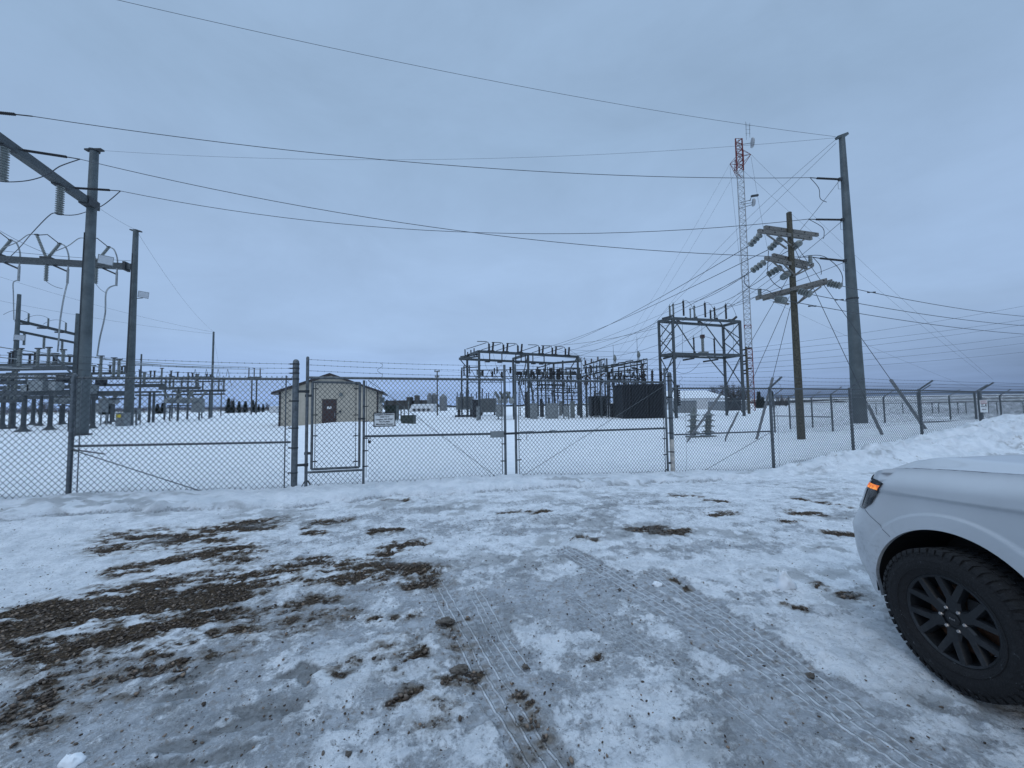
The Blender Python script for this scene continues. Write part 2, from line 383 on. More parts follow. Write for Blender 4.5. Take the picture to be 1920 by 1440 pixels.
# boot prints
FEET = [(345, 1300, .5), (430, 1362, .3), (330, 1398, .2), (470, 1335, -.3), (365, 1262, .9), (560, 1262, .2), (520, 1330, .1), (405, 1240, .4), (640, 1130, .1), (570, 1265, 2.2), (300, 1440, .2), (420, 1415, .4)]
foot = np.zeros_like(xx)
for a, b, r_ in FEET:
    c_ = G(a, b); dx = xx-c_.x; dy = yy-c_.y; u_ = dx*cos(r_)+dy*sin(r_); v_ = -dx*sin(r_)+dy*cos(r_)
    foot = np.maximum(foot, 1-sst(.75, 1.15, np.sqrt((u_/.15)**2+(v_/(.05+.012*np.sin(u_*16)))**2)))
iv = np.maximum(iv, foot*.78)
ice[q] = iv*road[q]+(1-road[q])*0.0
ledge = np.exp(-((DF-(-1.15-.35*(vn(gx*.8, gy*0, 11)-.5)-.25*(vn(gx*3.1, gy*0, 12)-.5))+.03)/.035)**2)*(gx < 5)*nearm
ice = np.maximum(ice, ledge*(.42+.5*vn(gx*2.2, gy*0, 13)))
# tyre tracks
TR = [([(1060, 1028), (1200, 1108), (1330, 1182), (1480, 1277), (1640, 1385), (1800, 1490)], .27), ([(1225, 1068), (1350, 1150), (1470, 1235), (1545, 1292), (1620, 1350)], .25),
      ([(1085, 1120), (1180, 1190), (1330, 1290), (1480, 1400), (1560, 1470)], .2), ([(805, 1072), (865, 1180), (915, 1268), (985, 1372), (1045, 1465)], .24), ([(890, 1108), (935, 1190), (985, 1262)], .2), ([(560, 915+70), (760, 960), (1000, 940), (1240, 925)], .3),
      ([(600, 1020), (850, 985), (1150, 958), (1400, 945)], .3)]
tu = np.zeros_like(gx); tv = np.zeros_like(gx); tm = np.zeros_like(gx)
for k, (pl, wd) in enumerate(TR):
    ps = [G(a, b) for a, b in pl]; s0 = 0
    for a, b in zip(ps[:-1], ps[1:]):
        dx, dy = b.x-a.x, b.y-a.y; L_ = math.hypot(dx, dy); t = ((gx-a.x)*dx+(gy-a.y)*dy)/L_; d = ((gx-a.x)*dy-(gy-a.y)*dx)/L_
        m_ = (t >= 0) & (t < L_) & (np.abs(d) < wd*.62) & nearm
        tu[m_] = d[m_]/wd; tv[m_] = (s0+t[m_]); 
        fade = (1-sst(.46, .6, np.abs(d/wd)))*sst(.25, .55, vn(gx*1.6, gy*1.6, 91+k)+.15)*(.55 if k > 4 else (.7 if k == 2 else 1))
        tm = np.where(m_, np.maximum(tm, fade), tm); s0 += L_
ice = np.maximum(ice, tm*.85)
gh = gz(gx, gy)
# fine relief
fr = np.zeros_like(gx); xx, yy = gx[nearm], gy[nearm]
lump = fbm(xx*8, yy*8, 81, 4, .65)-.5; fine = fbm(xx*26, yy*26, 85, 2, .7)-.5
icy = sst(.45, .7, ice[nearm]); snowy = 1-icy
fr[nearm] = snowy*(.060*lump+.024*fine)+icy*(.034*lump+.016*fine)-icy*.008
tq = tm[nearm]; rid = np.abs(((tu[nearm]+.035*np.abs((tv[nearm]*20) % 2-1))*3.5) % 1-.5)*2
fr[nearm] += tq*(-.010)
ff = np.zeros_like(gx); ff[nearm] = foot; fr -= ff*.012
gm = sst(.45, .6, grav); fr = fr*(1-.5*gm)-gm*.008
dirv = fbm(gx*.9, gy*.9, 99, 5, .6); edge_rock = np.clip((dirv-.62)*6, 0, 1)
z = gh+fr*(1-sst(12, 15, gy)*.5)
nx, ny = len(AX), len(AY)
me = bpy.data.meshes.new("snowy_ground"); me.vertices.add(nx*ny)
me.vertices.foreach_set('co', np.stack([gx, gy, z], 1).ravel().astype(np.float32))
ii = (np.arange(ny-1)[:, None]*nx+np.arange(nx-1)[None, :]).ravel()
fa = np.stack([ii, ii+1, ii+nx+1, ii+nx], 1).astype(np.int32); nf = len(fa)
me.loops.add(nf*4); me.loops.foreach_set('vertex_index', fa.ravel()); me.polygons.add(nf)
me.polygons.foreach_set('loop_start', np.arange(0, nf*4, 4, dtype=np.int32)); me.polygons.foreach_set('use_smooth', np.ones(nf, bool))
me.update(calc_edges=True)
stub = sst(.56, .66, fbm(gx*.006+3, gy*.02, 55, 4))*sst(110, 170, gy)*sst(.45, .75, gx/np.maximum(gy, 1))
stub = np.maximum(stub, .8*sst(300, 500, gy)*sst(.55, .62, fbm(gx*.004, gy*.012, 57, 3)))
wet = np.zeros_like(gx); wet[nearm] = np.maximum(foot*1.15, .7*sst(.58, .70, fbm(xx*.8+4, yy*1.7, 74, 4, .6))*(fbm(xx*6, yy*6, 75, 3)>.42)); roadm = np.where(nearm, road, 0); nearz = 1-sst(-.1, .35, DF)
dirt = sst(6, 8, gx)*nearm*sst(.55, .8, fbm(gx*2.4, gy*2.4, 59, 4))
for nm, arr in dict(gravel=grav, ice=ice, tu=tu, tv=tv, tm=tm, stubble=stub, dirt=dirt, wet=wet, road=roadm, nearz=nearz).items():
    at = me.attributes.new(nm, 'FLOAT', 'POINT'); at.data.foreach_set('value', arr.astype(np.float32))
go = bpy.data.objects.new("ground", me); COL.objects.link(go); go['kind'] = 'structure'
# ---- ground material
m = bpy.data.materials.new("trodden_snow_and_gravel"); m.use_nodes = True; nt = m.node_tree; N = nt.nodes; L = nt.links
B = N['Principled BSDF']; tco = N.new('ShaderNodeTexCoord')
def A(n_): a = N.new('ShaderNodeAttribute'); a.attribute_name = n_; return a.outputs['Fac']
def NZ(sc, det=5, ro=.6, dist=0, vec=None):
    n = N.new('ShaderNodeTexNoise'); n.inputs['Scale'].default_value = sc; n.inputs['Detail'].default_value = det; n.inputs['Roughness'].default_value = ro
    n.inputs['Distortion'].default_value = dist; L.new(vec or tco.outputs['Object'], n.inputs['Vector']); return n.outputs['Fac']
def SM(v, a, b):
    n = N.new('ShaderNodeMapRange'); n.interpolation_type = 'SMOOTHSTEP'; n.inputs['From Min'].default_value = a; n.inputs['From Max'].default_value = b; L.new(v, n.inputs['Value']); return n.outputs['Result']
def MX(f, a, b):
    n = N.new('ShaderNodeMix'); n.data_type = 'RGBA'
    if isinstance(f, float): n.inputs['Factor'].default_value = f
    else: L.new(f, n.inputs['Factor'])
    for k, q_ in (('A', a), ('B', b)):
        if isinstance(q_, tuple): n.inputs[k].default_value = (*q_, 1)
        else: L.new(q_, n.inputs[k])
    return n.outputs['Result']
MT = lambda op, a, b=None: math_(op, a, b)
snow = MX(SM(NZ(2.3, 6), .38, .66), (.90, .915, .93), (.82, .845, .87))
snow = MX(A('nearz'), snow, MX(SM(NZ(2.9, 6), .38, .66), (.80, .83, .86), (.66, .70, .735)))  # camera-side snow coloured darker, partly foreground shading painted into the albedo
snow = MX(MT('MULTIPLY', A('road'), .75), snow, MX(SM(NZ(5, 7, .72), .4, .62), (.84, .865, .89), (.60, .63, .66)))
snow = MX(MT('MULTIPLY', SM(NZ(30, 6, .8), .53, .66), MT('ADD', MT('MULTIPLY', A('road'), .85), .08)), snow, (.40, .415, .43))
icec = MX(SM(NZ(4.5, 7, .65), .35, .68), (.42, .445, .475), (.23, .245, .262))
icec = MX(SM(NZ(16, 6, .7), .50, .64), icec, (.25, .235, .22))
icec = MX(MT('MULTIPLY', SM(NZ(34, 6, .8), .50, .64), .75), icec, (.58, .61, .65))
imask = SM(MT('ADD', A('ice'), MT('ADD', MT('MULTIPLY', MT('SUBTRACT', NZ(7, 9, .75, .4), .5), 1.3), MT('MULTIPLY', MT('SUBTRACT', NZ(40, 5, .75), .5), 1.0))), .34, .78)
col = MX(imask, snow, icec)
# tread ridges
tuv = MT('ADD', A('tu'), MT('MULTIPLY', MT('PINGPONG', MT('MULTIPLY', A('tv'), 16.0), 1.0), .012))
rd = MT('MULTIPLY', MT('ABSOLUTE', MT('SUBTRACT', MT('FRACT', MT('MULTIPLY', tuv, 3.5)), .5)), 2.0)
rmask = MT('MULTIPLY', MT('MULTIPLY', SM(rd, .68, .86), A('tm')), SM(NZ(14, 4, .6), .25, .42))
col = MX(MT('MULTIPLY', rmask, .72), col, (.70, .73, .76))
lug = MT('MULTIPLY', MT('MULTIPLY', SM(MT('PINGPONG', MT('MULTIPLY', A('tv'), 24.0), 1.0), .55, .8), SM(rd, .7, .3)), MT('MULTIPLY', A('tm'), .8))
col = MX(lug, col, (.20, .205, .21))
vo = N.new('ShaderNodeTexVoronoi'); vo.inputs['Scale'].default_value = 42; L.new(tco.outputs['Object'], vo.inputs['Vector'])
gcol = MX(SM(NZ(30, 5, .7), .4, .62), (.030, .020, .012), (.10, .068, .04))
gcol = MX(SM(vo.outputs['Distance'], .42, .10), gcol, MX(SM(NZ(21, 2), .4, .6), (.22, .155, .10), (.085, .068, .052)))
gmask = SM(MT('ADD', A('gravel'), MT('MULTIPLY', MT('SUBTRACT', NZ(24, 7, .8), .5), 1.5)), .34, .60)
# stray grit on the trodden road
grit = MT('MULTIPLY', SM(NZ(40, 5, .9), .61, .65), SM(A('ice'), .12, .35))
grit2 = MT('MULTIPLY', SM(NZ(15, 7, .8), .63, .69), SM(A('ice'), .3, .5))
col = MX(MT('MULTIPLY', grit, .85), col, (.06, .05, .045))
col = MX(MT('MULTIPLY', grit2, .6), col, (.16, .13, .10))
brn = MT('MULTIPLY', SM(A('gravel'), .05, .45), MT('MULTIPLY', SM(NZ(11, 6, .75), .34, .56), .95))
col = MX(brn, col, (.19, .165, .135))
col = MX(gmask, col, gcol)
col = MX(MT('MULTIPLY', A('dirt'), MT('MULTIPLY', SM(NZ(9, 6, .75), .50, .60), .8)), col, (.24, .22, .20))
col = MX(MT('MULTIPLY', A('stubble'), .8), col, (.135, .115, .085))
col = MX(MT('MULTIPLY', A('wet'), MT('MULTIPLY', SM(NZ(24, 4, .7), .2, .45), .72)), col, (.19, .195, .195))
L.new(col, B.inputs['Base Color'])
ro = MT('ADD', MT('MULTIPLY', imask, -.42), .82); ro = MT('ADD', ro, MT('MULTIPLY', gmask, .3)); L.new(ro, B.inputs['Roughness'])
B.inputs['Specular IOR Level'].default_value = .35
hh = MT('ADD', MT('MULTIPLY', NZ(17, 8, .72), 1.1), MT('MULTIPLY', NZ(90, 3, .7), .2)); hh = MT('ADD', MT('MULTIPLY', hh, MT('SUBTRACT', 1.0, MT('MULTIPLY', imask, .45))), MT('MULTIPLY', rmask, .5))
hh = MT('ADD', hh, MT('MULTIPLY', MT('MULTIPLY', SM(vo.outputs['Distance'], .5, .1), gmask), .8))
bp = N.new('ShaderNodeBump'); bp.inputs['Strength'].default_value = 1.0; bp.inputs['Distance'].default_value = .034; L.new(hh, bp.inputs['Height']); L.new(bp.outputs['Normal'], B.inputs['Normal'])
me.materials.append(m)
# ---- loose stones
ICO = [(0, 0, 1)]+[(cos(k*2*pi/5)*.894, sin(k*2*pi/5)*.894, .447) for k in range(5)]+[(cos((k+.5)*2*pi/5)*.894, sin((k+.5)*2*pi/5)*.894, -.447) for k in range(5)]+[(0, 0, -1)]
ICF = [(0, 1+k, 1+(k+1) % 5) for k in range(5)]+[(1+k, 6+k, 1+(k+1) % 5) for k in range(5)]+[(1+(k+1) % 5, 6+k, 6+(k+1) % 5) for k in range(5)]+[(6+k, 11, 6+(k+1) % 5) for k in range(5)]
def stones(px, py, rr, name, label, mt, seed=3, sink=.25, flat=.6):
    n = len(px); rg = np.random.RandomState(seed); ic = np.array(ICO)[None]*(1+.5*(rg.rand(n, 12, 1)-.5))
    a = rg.rand(n)*2*pi; ca, sa = np.cos(a)[:, None], np.sin(a)[:, None]
    sx = (rr*(.8+.6*rg.rand(n)))[:, None]; sy = (rr*(.7+.4*rg.rand(n)))[:, None]; sz = (rr*(flat*(.7+.6*rg.rand(n))))[:, None]
    X = ic[..., 0]*sx; Y = ic[..., 1]*sy; Z = ic[..., 2]*sz+(1-sink*2)*sz
    tl = (rg.rand(n, 1)-.5)*.8; Z = Z+X*tl
    v = np.stack([X*ca-Y*sa+px[:, None], X*sa+Y*ca+py[:, None], Z+gz(px, py)[:, None]-.004], 2).reshape(-1, 3)
    f = (np.array(ICF)[None]+(np.arange(n)*12)[:, None, None]).reshape(-1, 3).astype(np.int32)
    s_ = bpy.data.meshes.new(name); s_.vertices.add(len(v)); s_.vertices.foreach_set('co', v.ravel().astype(np.float32))
    s_.loops.add(f.size); s_.loops.foreach_set('vertex_index', f.ravel()); s_.polygons.add(len(f)); s_.polygons.foreach_set('loop_start', np.arange(0, f.size, 3, dtype=np.int32))
    s_.update(calc_edges=True); s_.materials.append(mt); o = bpy.data.objects.new(name, s_); COL.objects.link(o)
    return tag(o, label, 'gravel', kind='stuff')
sm = bpy.data.materials.new("pebble_stone"); sm.use_nodes = True; n_ = sm.node_tree; gi = n_.nodes.new('ShaderNodeNewGeometry'); rp = n_.nodes.new('ShaderNodeValToRGB')
rp.color_ramp.interpolation = 'LINEAR'; rp.color_ramp.elements[0].color = (.030, .020, .014, 1); rp.color_ramp.elements[1].color = (.26, .19, .135, 1)
e = rp.color_ramp.elements.new(.45); e.color = (.07, .048, .032, 1); e = rp.color_ramp.elements.new(.8); e.color = (.13, .105, .085, 1)
n_.links.new(gi.outputs['Random Per Island'], rp.inputs[0]); n_.links.new(rp.outputs[0], n_.nodes['Principled BSDF'].inputs['Base Color']); n_.nodes['Principled BSDF'].inputs['Roughness'].default_value = .75
rg = np.random.RandomState(11); n0 = 120000
sy_ = 1.5+7.0*rg.rand(n0)**1.5; sx_ = (rg.rand(n0)*2-1)*(sy_*1.35+.3); g_ = gravel_field(sx_, sy_)+(fbm(sx_*9, sy_*9, 63, 3, .7)-.5)*.6
k_ = (g_-.34)*2.2 > rg.rand(n0); sx1, sy1 = sx_[k_][:30000], sy_[k_][:30000]
stones(sx1, sy1, .0055+.010*rg.rand(len(sx1))**2, 'gravel', 'brown and grey gravel stones bared in patches of the trodden snow', sm)
k_ = (g_ < .5) & (g_ > -.25) & (rg.rand(n0) < np.where(sx_ < 1.2, .09, .03)) & (sy_ < 6.5); sx2, sy2 = sx_[k_][:5200], sy_[k_][:5200]
stones(sx2, sy2, .003+.007*rg.rand(len(sx2))**3, 'grit', 'small dark grit scattered over the icy road', sm, 5, .3)
def clump(name, label, cat, px, py, r, mt, flat=.7, seed=1, group=None):
    ka, kb, smo = (1.1, .45, 'all') if mt is SNOWM else (1.15, .3, False)
    rg = np.random.RandomState(seed); c = G(px, py); c.z = gzs(c.x, c.y); mb = MB(); vs = []; fs = []
    nu, nv = 18, 12
    for j in range(nv+1):
        for i in range(nu):
            th = pi*j/nv; ph = 2*pi*i/nu; d = np.array([sin(th)*cos(ph), sin(th)*sin(ph), cos(th)])
            k = 1+ka*(float(fbm(d[0]*1.6+seed*7, d[1]*1.6+d[2]*2.1, seed, 4, .65))-.5)+kb*(float(vn(d[0]*5+seed, d[1]*5+d[2]*4, seed+3))-.5)
            tp = 1-.5*max(0, d[2]) if mt is SNOWM else 1
            vs.append((c.x+d[0]*r[0]*k*tp-(.22*r[2]*max(0, d[2]) if mt is SNOWM else 0), c.y+d[1]*r[1]*k*tp, c.z+d[2]*r[2]*k+r[2]*.35))
    fs = [(j*nu+i, j*nu+(i+1) % nu, (j+1)*nu+(i+1) % nu, (j+1)*nu+i) for j in range(nv) for i in range(nu)]
    mb.add(vs, fs); o = mb.build(name, mt, None, smo, loc=c); return tag(o, label, cat, group)
DIRTY = mat('dirty_frozen_slush', (.12, .105, .09), .8, 0, (18, .5, (.05, .042, .035)), (60, .6))
clump('snow_chunk', 'angular white chunk of ice standing on the road left of the truck', 'snow chunk', 1474, 1102, (.085, .06, .12), SNOWM, seed=3)
clump('snow_chunk', 'small white lump of snow at the bottom left of the road', 'snow chunk', 133, 1434, (.05, .04, .03), SNOWM, seed=6)
clump('snow_chunk', 'small pale snow lump beside the second wheel rut', 'snow chunk', 1232, 1096, (.045, .04, .025), SNOWM, seed=8)
clump('dirt_clod', 'grey frozen slush clod lying across the left tyre track', 'dirt clod', 835, 1168, (.075, .035, .028), DIRTY, seed=4)
clump('dirt_clod', 'grey frozen slush clod with gravel below the left tyre track clod', 'dirt clod', 862, 1256, (.06, .035, .022), DIRTY, seed=5)
clump('dirt_clod', 'round dark dirt clod at the end of a slanting grey ice patch', 'dirt clod', 1162, 1107, (.018, .016, .014), DIRTY, seed=9)
clump('dirt_clod', 'round dark dirt clod right of the left tyre track on clean snow', 'dirt clod', 985, 1250, (.024, .018, .014), DIRTY, seed=10)
clump('dirt_clod', 'brown dirt clod in the right tyre track near the truck wheel', 'dirt clod', 1520, 1274, (.026, .02, .018), DIRTY, seed=12)
clump('dirt_clod', 'small tan stone clod near the bottom edge left of the tracks', 'dirt clod', 653, 1416, (.016, .012, .012), DIRTY, seed=14)
clump('dirt_clod', 'flat dark clod in a cluster of brown crumbs', 'dirt clod', 895, 1378, (.014, .012, .01), DIRTY, seed=15)
# ------------------------------------------------------------------ fences and gates
UP = Vector((0, 0, 1))
PV, PH = .1064, .0926
def linkmesh(mb, a, b, z0a, z0b, z1a, z1b, r=.0050, off=.0, pv=PV, ph=PH, barbs=False):
    """diamond wire between plan points a, b; bottom and top heights given at both ends"""
    a = Vector((a[0], a[1], 0)); b = Vector((b[0], b[1], 0)); D = b-a; Ln = D.length; D.normalize(); Nn = Vector((D.y, -D.x, 0))
    zmin = min(z0a, z0b); zmax = max(z1a, z1b); sl = pv/ph
    def zb(s): return z0a+(z0b-z0a)*s/Ln
    def zt(s): return z1a+(z1b-z1a)*s/Ln
    H = zmax-zmin; n = int((Ln+H/sl)/ph)+2
    for sg in (1, -1):
        for k in range(-int(H/pv)-2, n+int(H/pv)+2):
            s0 = k*ph; c = zmin if sg > 0 else zmin  # line: z = zmin + sg*sl*(s-s0)
            # clip s range
            lo, hi = 0.0, Ln
            # z >= zb: zmin+sg*sl*(s-s0) - z0a - kb*s >= 0
            ok = True
            for (zz0, zz1, sgn) in ((z0a, z0b, 1), (z1a, z1b, -1)):
                kb = (zz1-zz0)/Ln; A_ = sgn*(sg*sl-kb); B_ = sgn*(zmin-sg*sl*s0-zz0)
                if abs(A_) < 1e-9: continue
                r_ = -B_/A_
                if A_ > 0: lo = max(lo, r_)
                else: hi = min(hi, r_)
            if hi-lo < 1e-3: continue
            p = a+D*lo+UP*(zmin+sg*sl*(lo-s0))+Nn*(off+.0022*sg); q = a+D*hi+UP*(zmin+sg*sl*(hi-s0))+Nn*(off+.0022*sg)
            mb.tube(p, q, r, n=3, caps=False)
            if barbs and sg > 0:
                if abs(q.z-zt(hi)) < .01:
                    mb.tube(q, q+D*.02+UP*.035, r*.9, n=3, caps=False); mb.tube(q+D*.035, q+D*.012+UP*.035, r*.9, n=3, caps=False)
    return mb
def barbed(mb, pts, r=.0035, step=.125):
    for p, q in zip(pts[:-1], pts[1:]):
        p = Vector(p); q = Vector(q); Ln = (q-p).length; sag = .006*Ln
        K = 6; ps = [p+(q-p)*(i/K)-UP*(sag*4*(i/K)*(1-i/K)) for i in range(K+1)]
        mb.poly(ps, r, 4); n = int(Ln/step)
        for i in range(n):
            t = (i+.5)/n; c = p+(q-p)*t-UP*(sag*4*t*(1-t)); a = random.random()*6
            d = Vector((cos(a)*.3, cos(a)*.2, sin(a)))*.017; mb.tube(c-d, c+d, .0025, n=3); e_ = Vector((cos(a+1.6)*.3, .1, sin(a+1.6)))*.017; mb.tube(c-e_, c+e_, .0025, n=3)
    return mb
def clampband(mb, p, r, t=.025, n=10): mb.tube(p-UP*t/2, p+UP*t/2, r, n=n); return mb
FD = Vector((1, FA, 0)).normalized(); FN = Vector((FD.y, -FD.x, 0))   # along the fence, towards the camera
ZT = 2.36
def X_(px, z=1.5): return fpt(px, z)
def at(px, z): p = fpt(px, z); p.z = z; return p
def pipe(mb, a, b, r, n=10): return mb.tube(a, b, r, n=n)
def stay(mb, p, h):   # bent stay wire tying the barbed strands
    pts = []
    for i in range(25):
        t = i/24; z_ = p.z+h*t; s_ = .055*sin(t*3*pi); pts.append(p+FD*s_+UP*(h*t))
    return mb.poly(pts, .004, 4)
# --- left fence
g = at(133, 0); c0 = Vector((g.x, g.y, gzs(g.x, g.y)-.1))
F1 = thing('chain_link_fence', 'chain link fence left of the thick gate post, one post carrying a barbed arm', 'fence', c0)
pA = at(133, 1.2); pL2 = pA-FD*3.6; pL3 = pA-FD*7.2; pB = at(545, 1.2)
for p_, lab in ((pA, 1), (pL2, 0), (pL3, 0)):
    mb = MB(); pipe(mb, Vector((p_.x, p_.y, gzs(p_.x, p_.y)-.3)), Vector((p_.x, p_.y, ZT+.03)), .037, 14); mb.lathe((p_.x, p_.y, ZT+.03), UP, [(.041, 0), (.036, .03), (.012, .05)], 14); po = mb.build('post', PIPE, F1, True)
    mb = MB(); a_ = Vector((p_.x, p_.y, ZT+.02)); mb.beam(a_, a_-FD*.22+FN*.12+UP*.36, .035, .03); mb.build('barb_arm', PIPE, po)
def zat(px, y):  # height on the fence plane at a picture row
    p = fpt(px, 1.5)
    for _ in range(4):
        q = proj(p); p.z += (q[1]-y)*p.y/FL
    return p.z
pR0 = pB
mb = MB(); pipe(mb, Vector((pL3.x-3, (pL3-FD*3).y, ZT)), Vector((pB.x, pB.y, ZT-.01)), .024); mb.build('top_rail', PIPE, F1, True)
zm0, zm1 = zat(150, 836), zat(545, 829)
a_ = Vector((pA.x, pA.y, zm0)); b_ = Vector((pB.x, pB.y, zm1)); mb = MB(); pipe(mb, a_, b_, .022); mb.build('brace_rail', PIPE, F1, True)
mb = MB(); q_ = at(425, .1); mb.tube(a_-UP*.05+FN*.02, Vector((q_.x, q_.y, .02))+FN*.02, .009, n=6); mb.tube(a_-UP*.05+FN*.02, a_-UP*.16+FD*.5+FN*.02, .013, n=6); mb.build('truss_rod', PIPE, F1)
mb = MB(); linkmesh(mb, pA, pB, .02, -.05, ZT+.01, ZT+.01, off=.03, barbs=True); linkmesh(mb, pL3-FD*2, pA-FD*.02, .02, .02, ZT+.01, ZT+.01, off=.03, barbs=True); mb.build('chain_link_mesh', WIRE, F1)
mb = MB()
for k in range(3):
    zq = [2.47, 2.57, 2.66][k]; e0 = Vector((pA.x, pA.y, ZT+.02))+(-FD*.22+FN*.12+UP*.36)*((k+1)/3); e1 = e0-FD*3.6; e2 = e0-FD*7.2; barbed(mb, [e2, e1, e0, Vector((pB.x, pB.y, zq))])
mb.build('barbed_wire', LINE, F1)
mb = MB(); pipe(mb, Vector((at(535, 1).x, at(535, 1).y, .0))+FN*.03, Vector((at(535, 1).x, at(535, 1).y, ZT+.06))+FN*.03, .012)
t0 = at(150, 1); pipe(mb, Vector((t0.x, t0.y, 0))+FN*.03, Vector((t0.x, t0.y, ZT))+FN*.03, .008); mb.build('tension_bar', PIPE, F1)
mb = MB(); s0 = at(111+30, 1)+FN*.06; mb.poly([Vector((s0.x, s0.y, ZT-.02)), Vector((s0.x, s0.y, 1.4))+FD*.02, Vector((s0.x, s0.y, .8))-FD*.015, Vector((s0.x, s0.y, .1))], .004, 4); mb.build('grounding_wire', LINE, F1)
# --- gate posts
def gatepost(px, ybase, ztop, r, label):
    p = at(px, 1.3); base = Vector((p.x, p.y, gzs(p.x, p.y)-.25)); t = thing('gate_post', label, 'gate post', base, 'posts the double gate hangs from')
    mb = MB(); mb.lathe(base, UP, [(r, 0), (r, ztop-base.z-.04), (r*.9, ztop-base.z-.005), (r*.5, ztop-base.z+.02), (.01, ztop-base.z+.025)], 20); mb.build('post', PIPE, t, True)
    mb = MB()
    for z_ in (.45, .95, 1.35, 1.9, 2.35, 2.47, 2.57, 2.66): 
        if z_ < ztop-.03: clampband(mb, Vector((p.x, p.y, z_)), r+.006, .03, 18); mb.box(Vector((p.x, p.y, z_))-FD*(r+.03), (.06, .02, .025), atan(FA))
    mb.build('clamp', DKST, t, True); return t, p
T1, gp1 = gatepost(553, 920, zat(553, 676), .060, 'thick round steel gate post left of the small walk gate')
T2, gp2 = gatepost(1258, 892, zat(1258, 699), .056, 'round steel gate post with a shiny worn foot right of the double gate')
SHINE = mat('worn_bright_steel', (.62, .55, .47), .3, .7, (7, .3, (.3, .29, .28)))
mb = MB(); mb.lathe(Vector((gp2.x, gp2.y, gzs(gp2.x, gp2.y)-.1)), UP, [(.059, 0), (.059, .95)], 18); mb.build('worn_sleeve', SHINE, T2, True)
def zb(px, y): return zat(px, y)
# --- left leaf
L0, L1, Lm = at(575, 1.3), at(947, 1.3), at(682, 1.3)
def vert(mb, p, z0, z1, r): pipe(mb, Vector((p.x, p.y, z0)), Vector((p.x, p.y, z1)), r, 12)
GL = thing('gate_leaf', 'left leaf of the double chain link gate, with a small walk gate built in', 'gate', Vector((L0.x, L0.y, .1)), 'two leaves of the double drive gate')
mb = MB(); vert(mb, L0, zb(575, 918), zb(575, 671), .030); mb.lathe((L0.x, L0.y, zb(575, 671)), UP, [(.032, 0), (.02, .025), (.005, .03)], 12)
vert(mb, L1, zb(947, 896), zb(947, 684), .030); vert(mb, Lm, zb(682, 909), 2.33, .026)
zt0, zt1 = zb(580, 708), zb(945, 712)
pipe(mb, Vector((L0.x, L0.y, zt0)), Vector((L1.x, L1.y, zt1)), .028); zr0, zr1 = zb(688, 818), zb(944, 813)
pipe(mb, Vector((Lm.x, Lm.y, zr0)), Vector((L1.x, L1.y, zr1)), .026); zs = zb(630, 884); pipe(mb, Vector((L0.x, L0.y, zb(575, 886))), Vector((Lm.x, Lm.y, zb(682, 881))), .024)
mb.build('frame', PIPE, GL, True)
mb = MB(); linkmesh(mb, at(690, 1), at(942, 1), zb(690, 911), zb(942, 893), zt0-.02, zt1, off=.03, barbs=True); linkmesh(mb, at(580, 1), at(678, 1), zb(580, 921), zb(678, 912), zb(575, 886), zb(682, 881), off=.03); mb.build('chain_link_mesh', WIRE, GL)
mb = MB(); mb.tube(Vector((at(690, 1).x, at(690, 1).y, zb(690, 713)))+FN*.04, Vector((at(928, 1).x, at(928, 1).y, zb(928, 893)))+FN*.04, .006, n=5); mb.build('truss_rod', PIPE, GL)
mb = MB()
for k, z_ in enumerate((0, 1, 2)):
    ya, yb = (674, 684, 695)[k], (686, 695, 705)[k]; barbed(mb, [Vector((L0.x, L0.y, zb(575, ya))), Vector((L1.x, L1.y, zb(947, yb)))])
stay(mb, Vector((at(712, 1).x, at(712, 1).y, zt0)), .33); mb.build('barbed_wire', LINE, GL)
mb = MB()
for px, y0, y1 in ((687, 715, 895), (941, 716, 888)):
    p = at(px, 1)+FN*.03; mb.box(Vector((p.x, p.y, (zb(px, y0)+zb(px, y1))/2)), (.012, .014, zb(px, y0)-zb(px, y1)), atan(FA))
for px, ys in ((685, (762, 790, 822, 845, 874)), (944, (832, 864))):
    for y in ys: p = at(px, 1); mb.box(Vector((p.x, p.y, zb(px, y)))+FN*.02, (.11, .05, .02), atan(FA))
mb.build('tension_bar', DKST, GL)
mb = MB(); p = at(931, 1)+FN*.055; mb.box(Vector((p.x, p.y, zb(931, 814))), (.31, .06, .145), atan(FA)); lb = mb.build('lock_cover', EQG, GL)
mb = MB(); p0 = at(945, 1); p1 = at(972, 1); mb.beam(Vector((p0.x, p0.y, zb(945, 813)))+FN*.04, Vector((p1.x, p1.y, zb(972, 812)))+FN*.04, .03, .05); mb.build('latch_bar', DKST, GL)
mb = MB()
for y in (734, 872):
    p = at(566, 1); z_ = zb(566, y); mb.box(Vector((p.x, p.y, z_)), (.2, .035, .05), atan(FA)); clampband(mb, Vector((L0.x, L0.y, z_)), .042, .06)
mb.build('hinge', DKST, GL)
mb = MB(); b0 = Vector((L0.x, L0.y, zb(575, 898))); mb.poly([b0, b0+FD*.07-UP*.1, b0+FD*.13-UP*.24], .012, 6); mb.poly([b0, b0-FD*.05-UP*.1, b0-FD*.11-UP*.2], .010, 6); mb.build('drop_rod', BLK, GL)
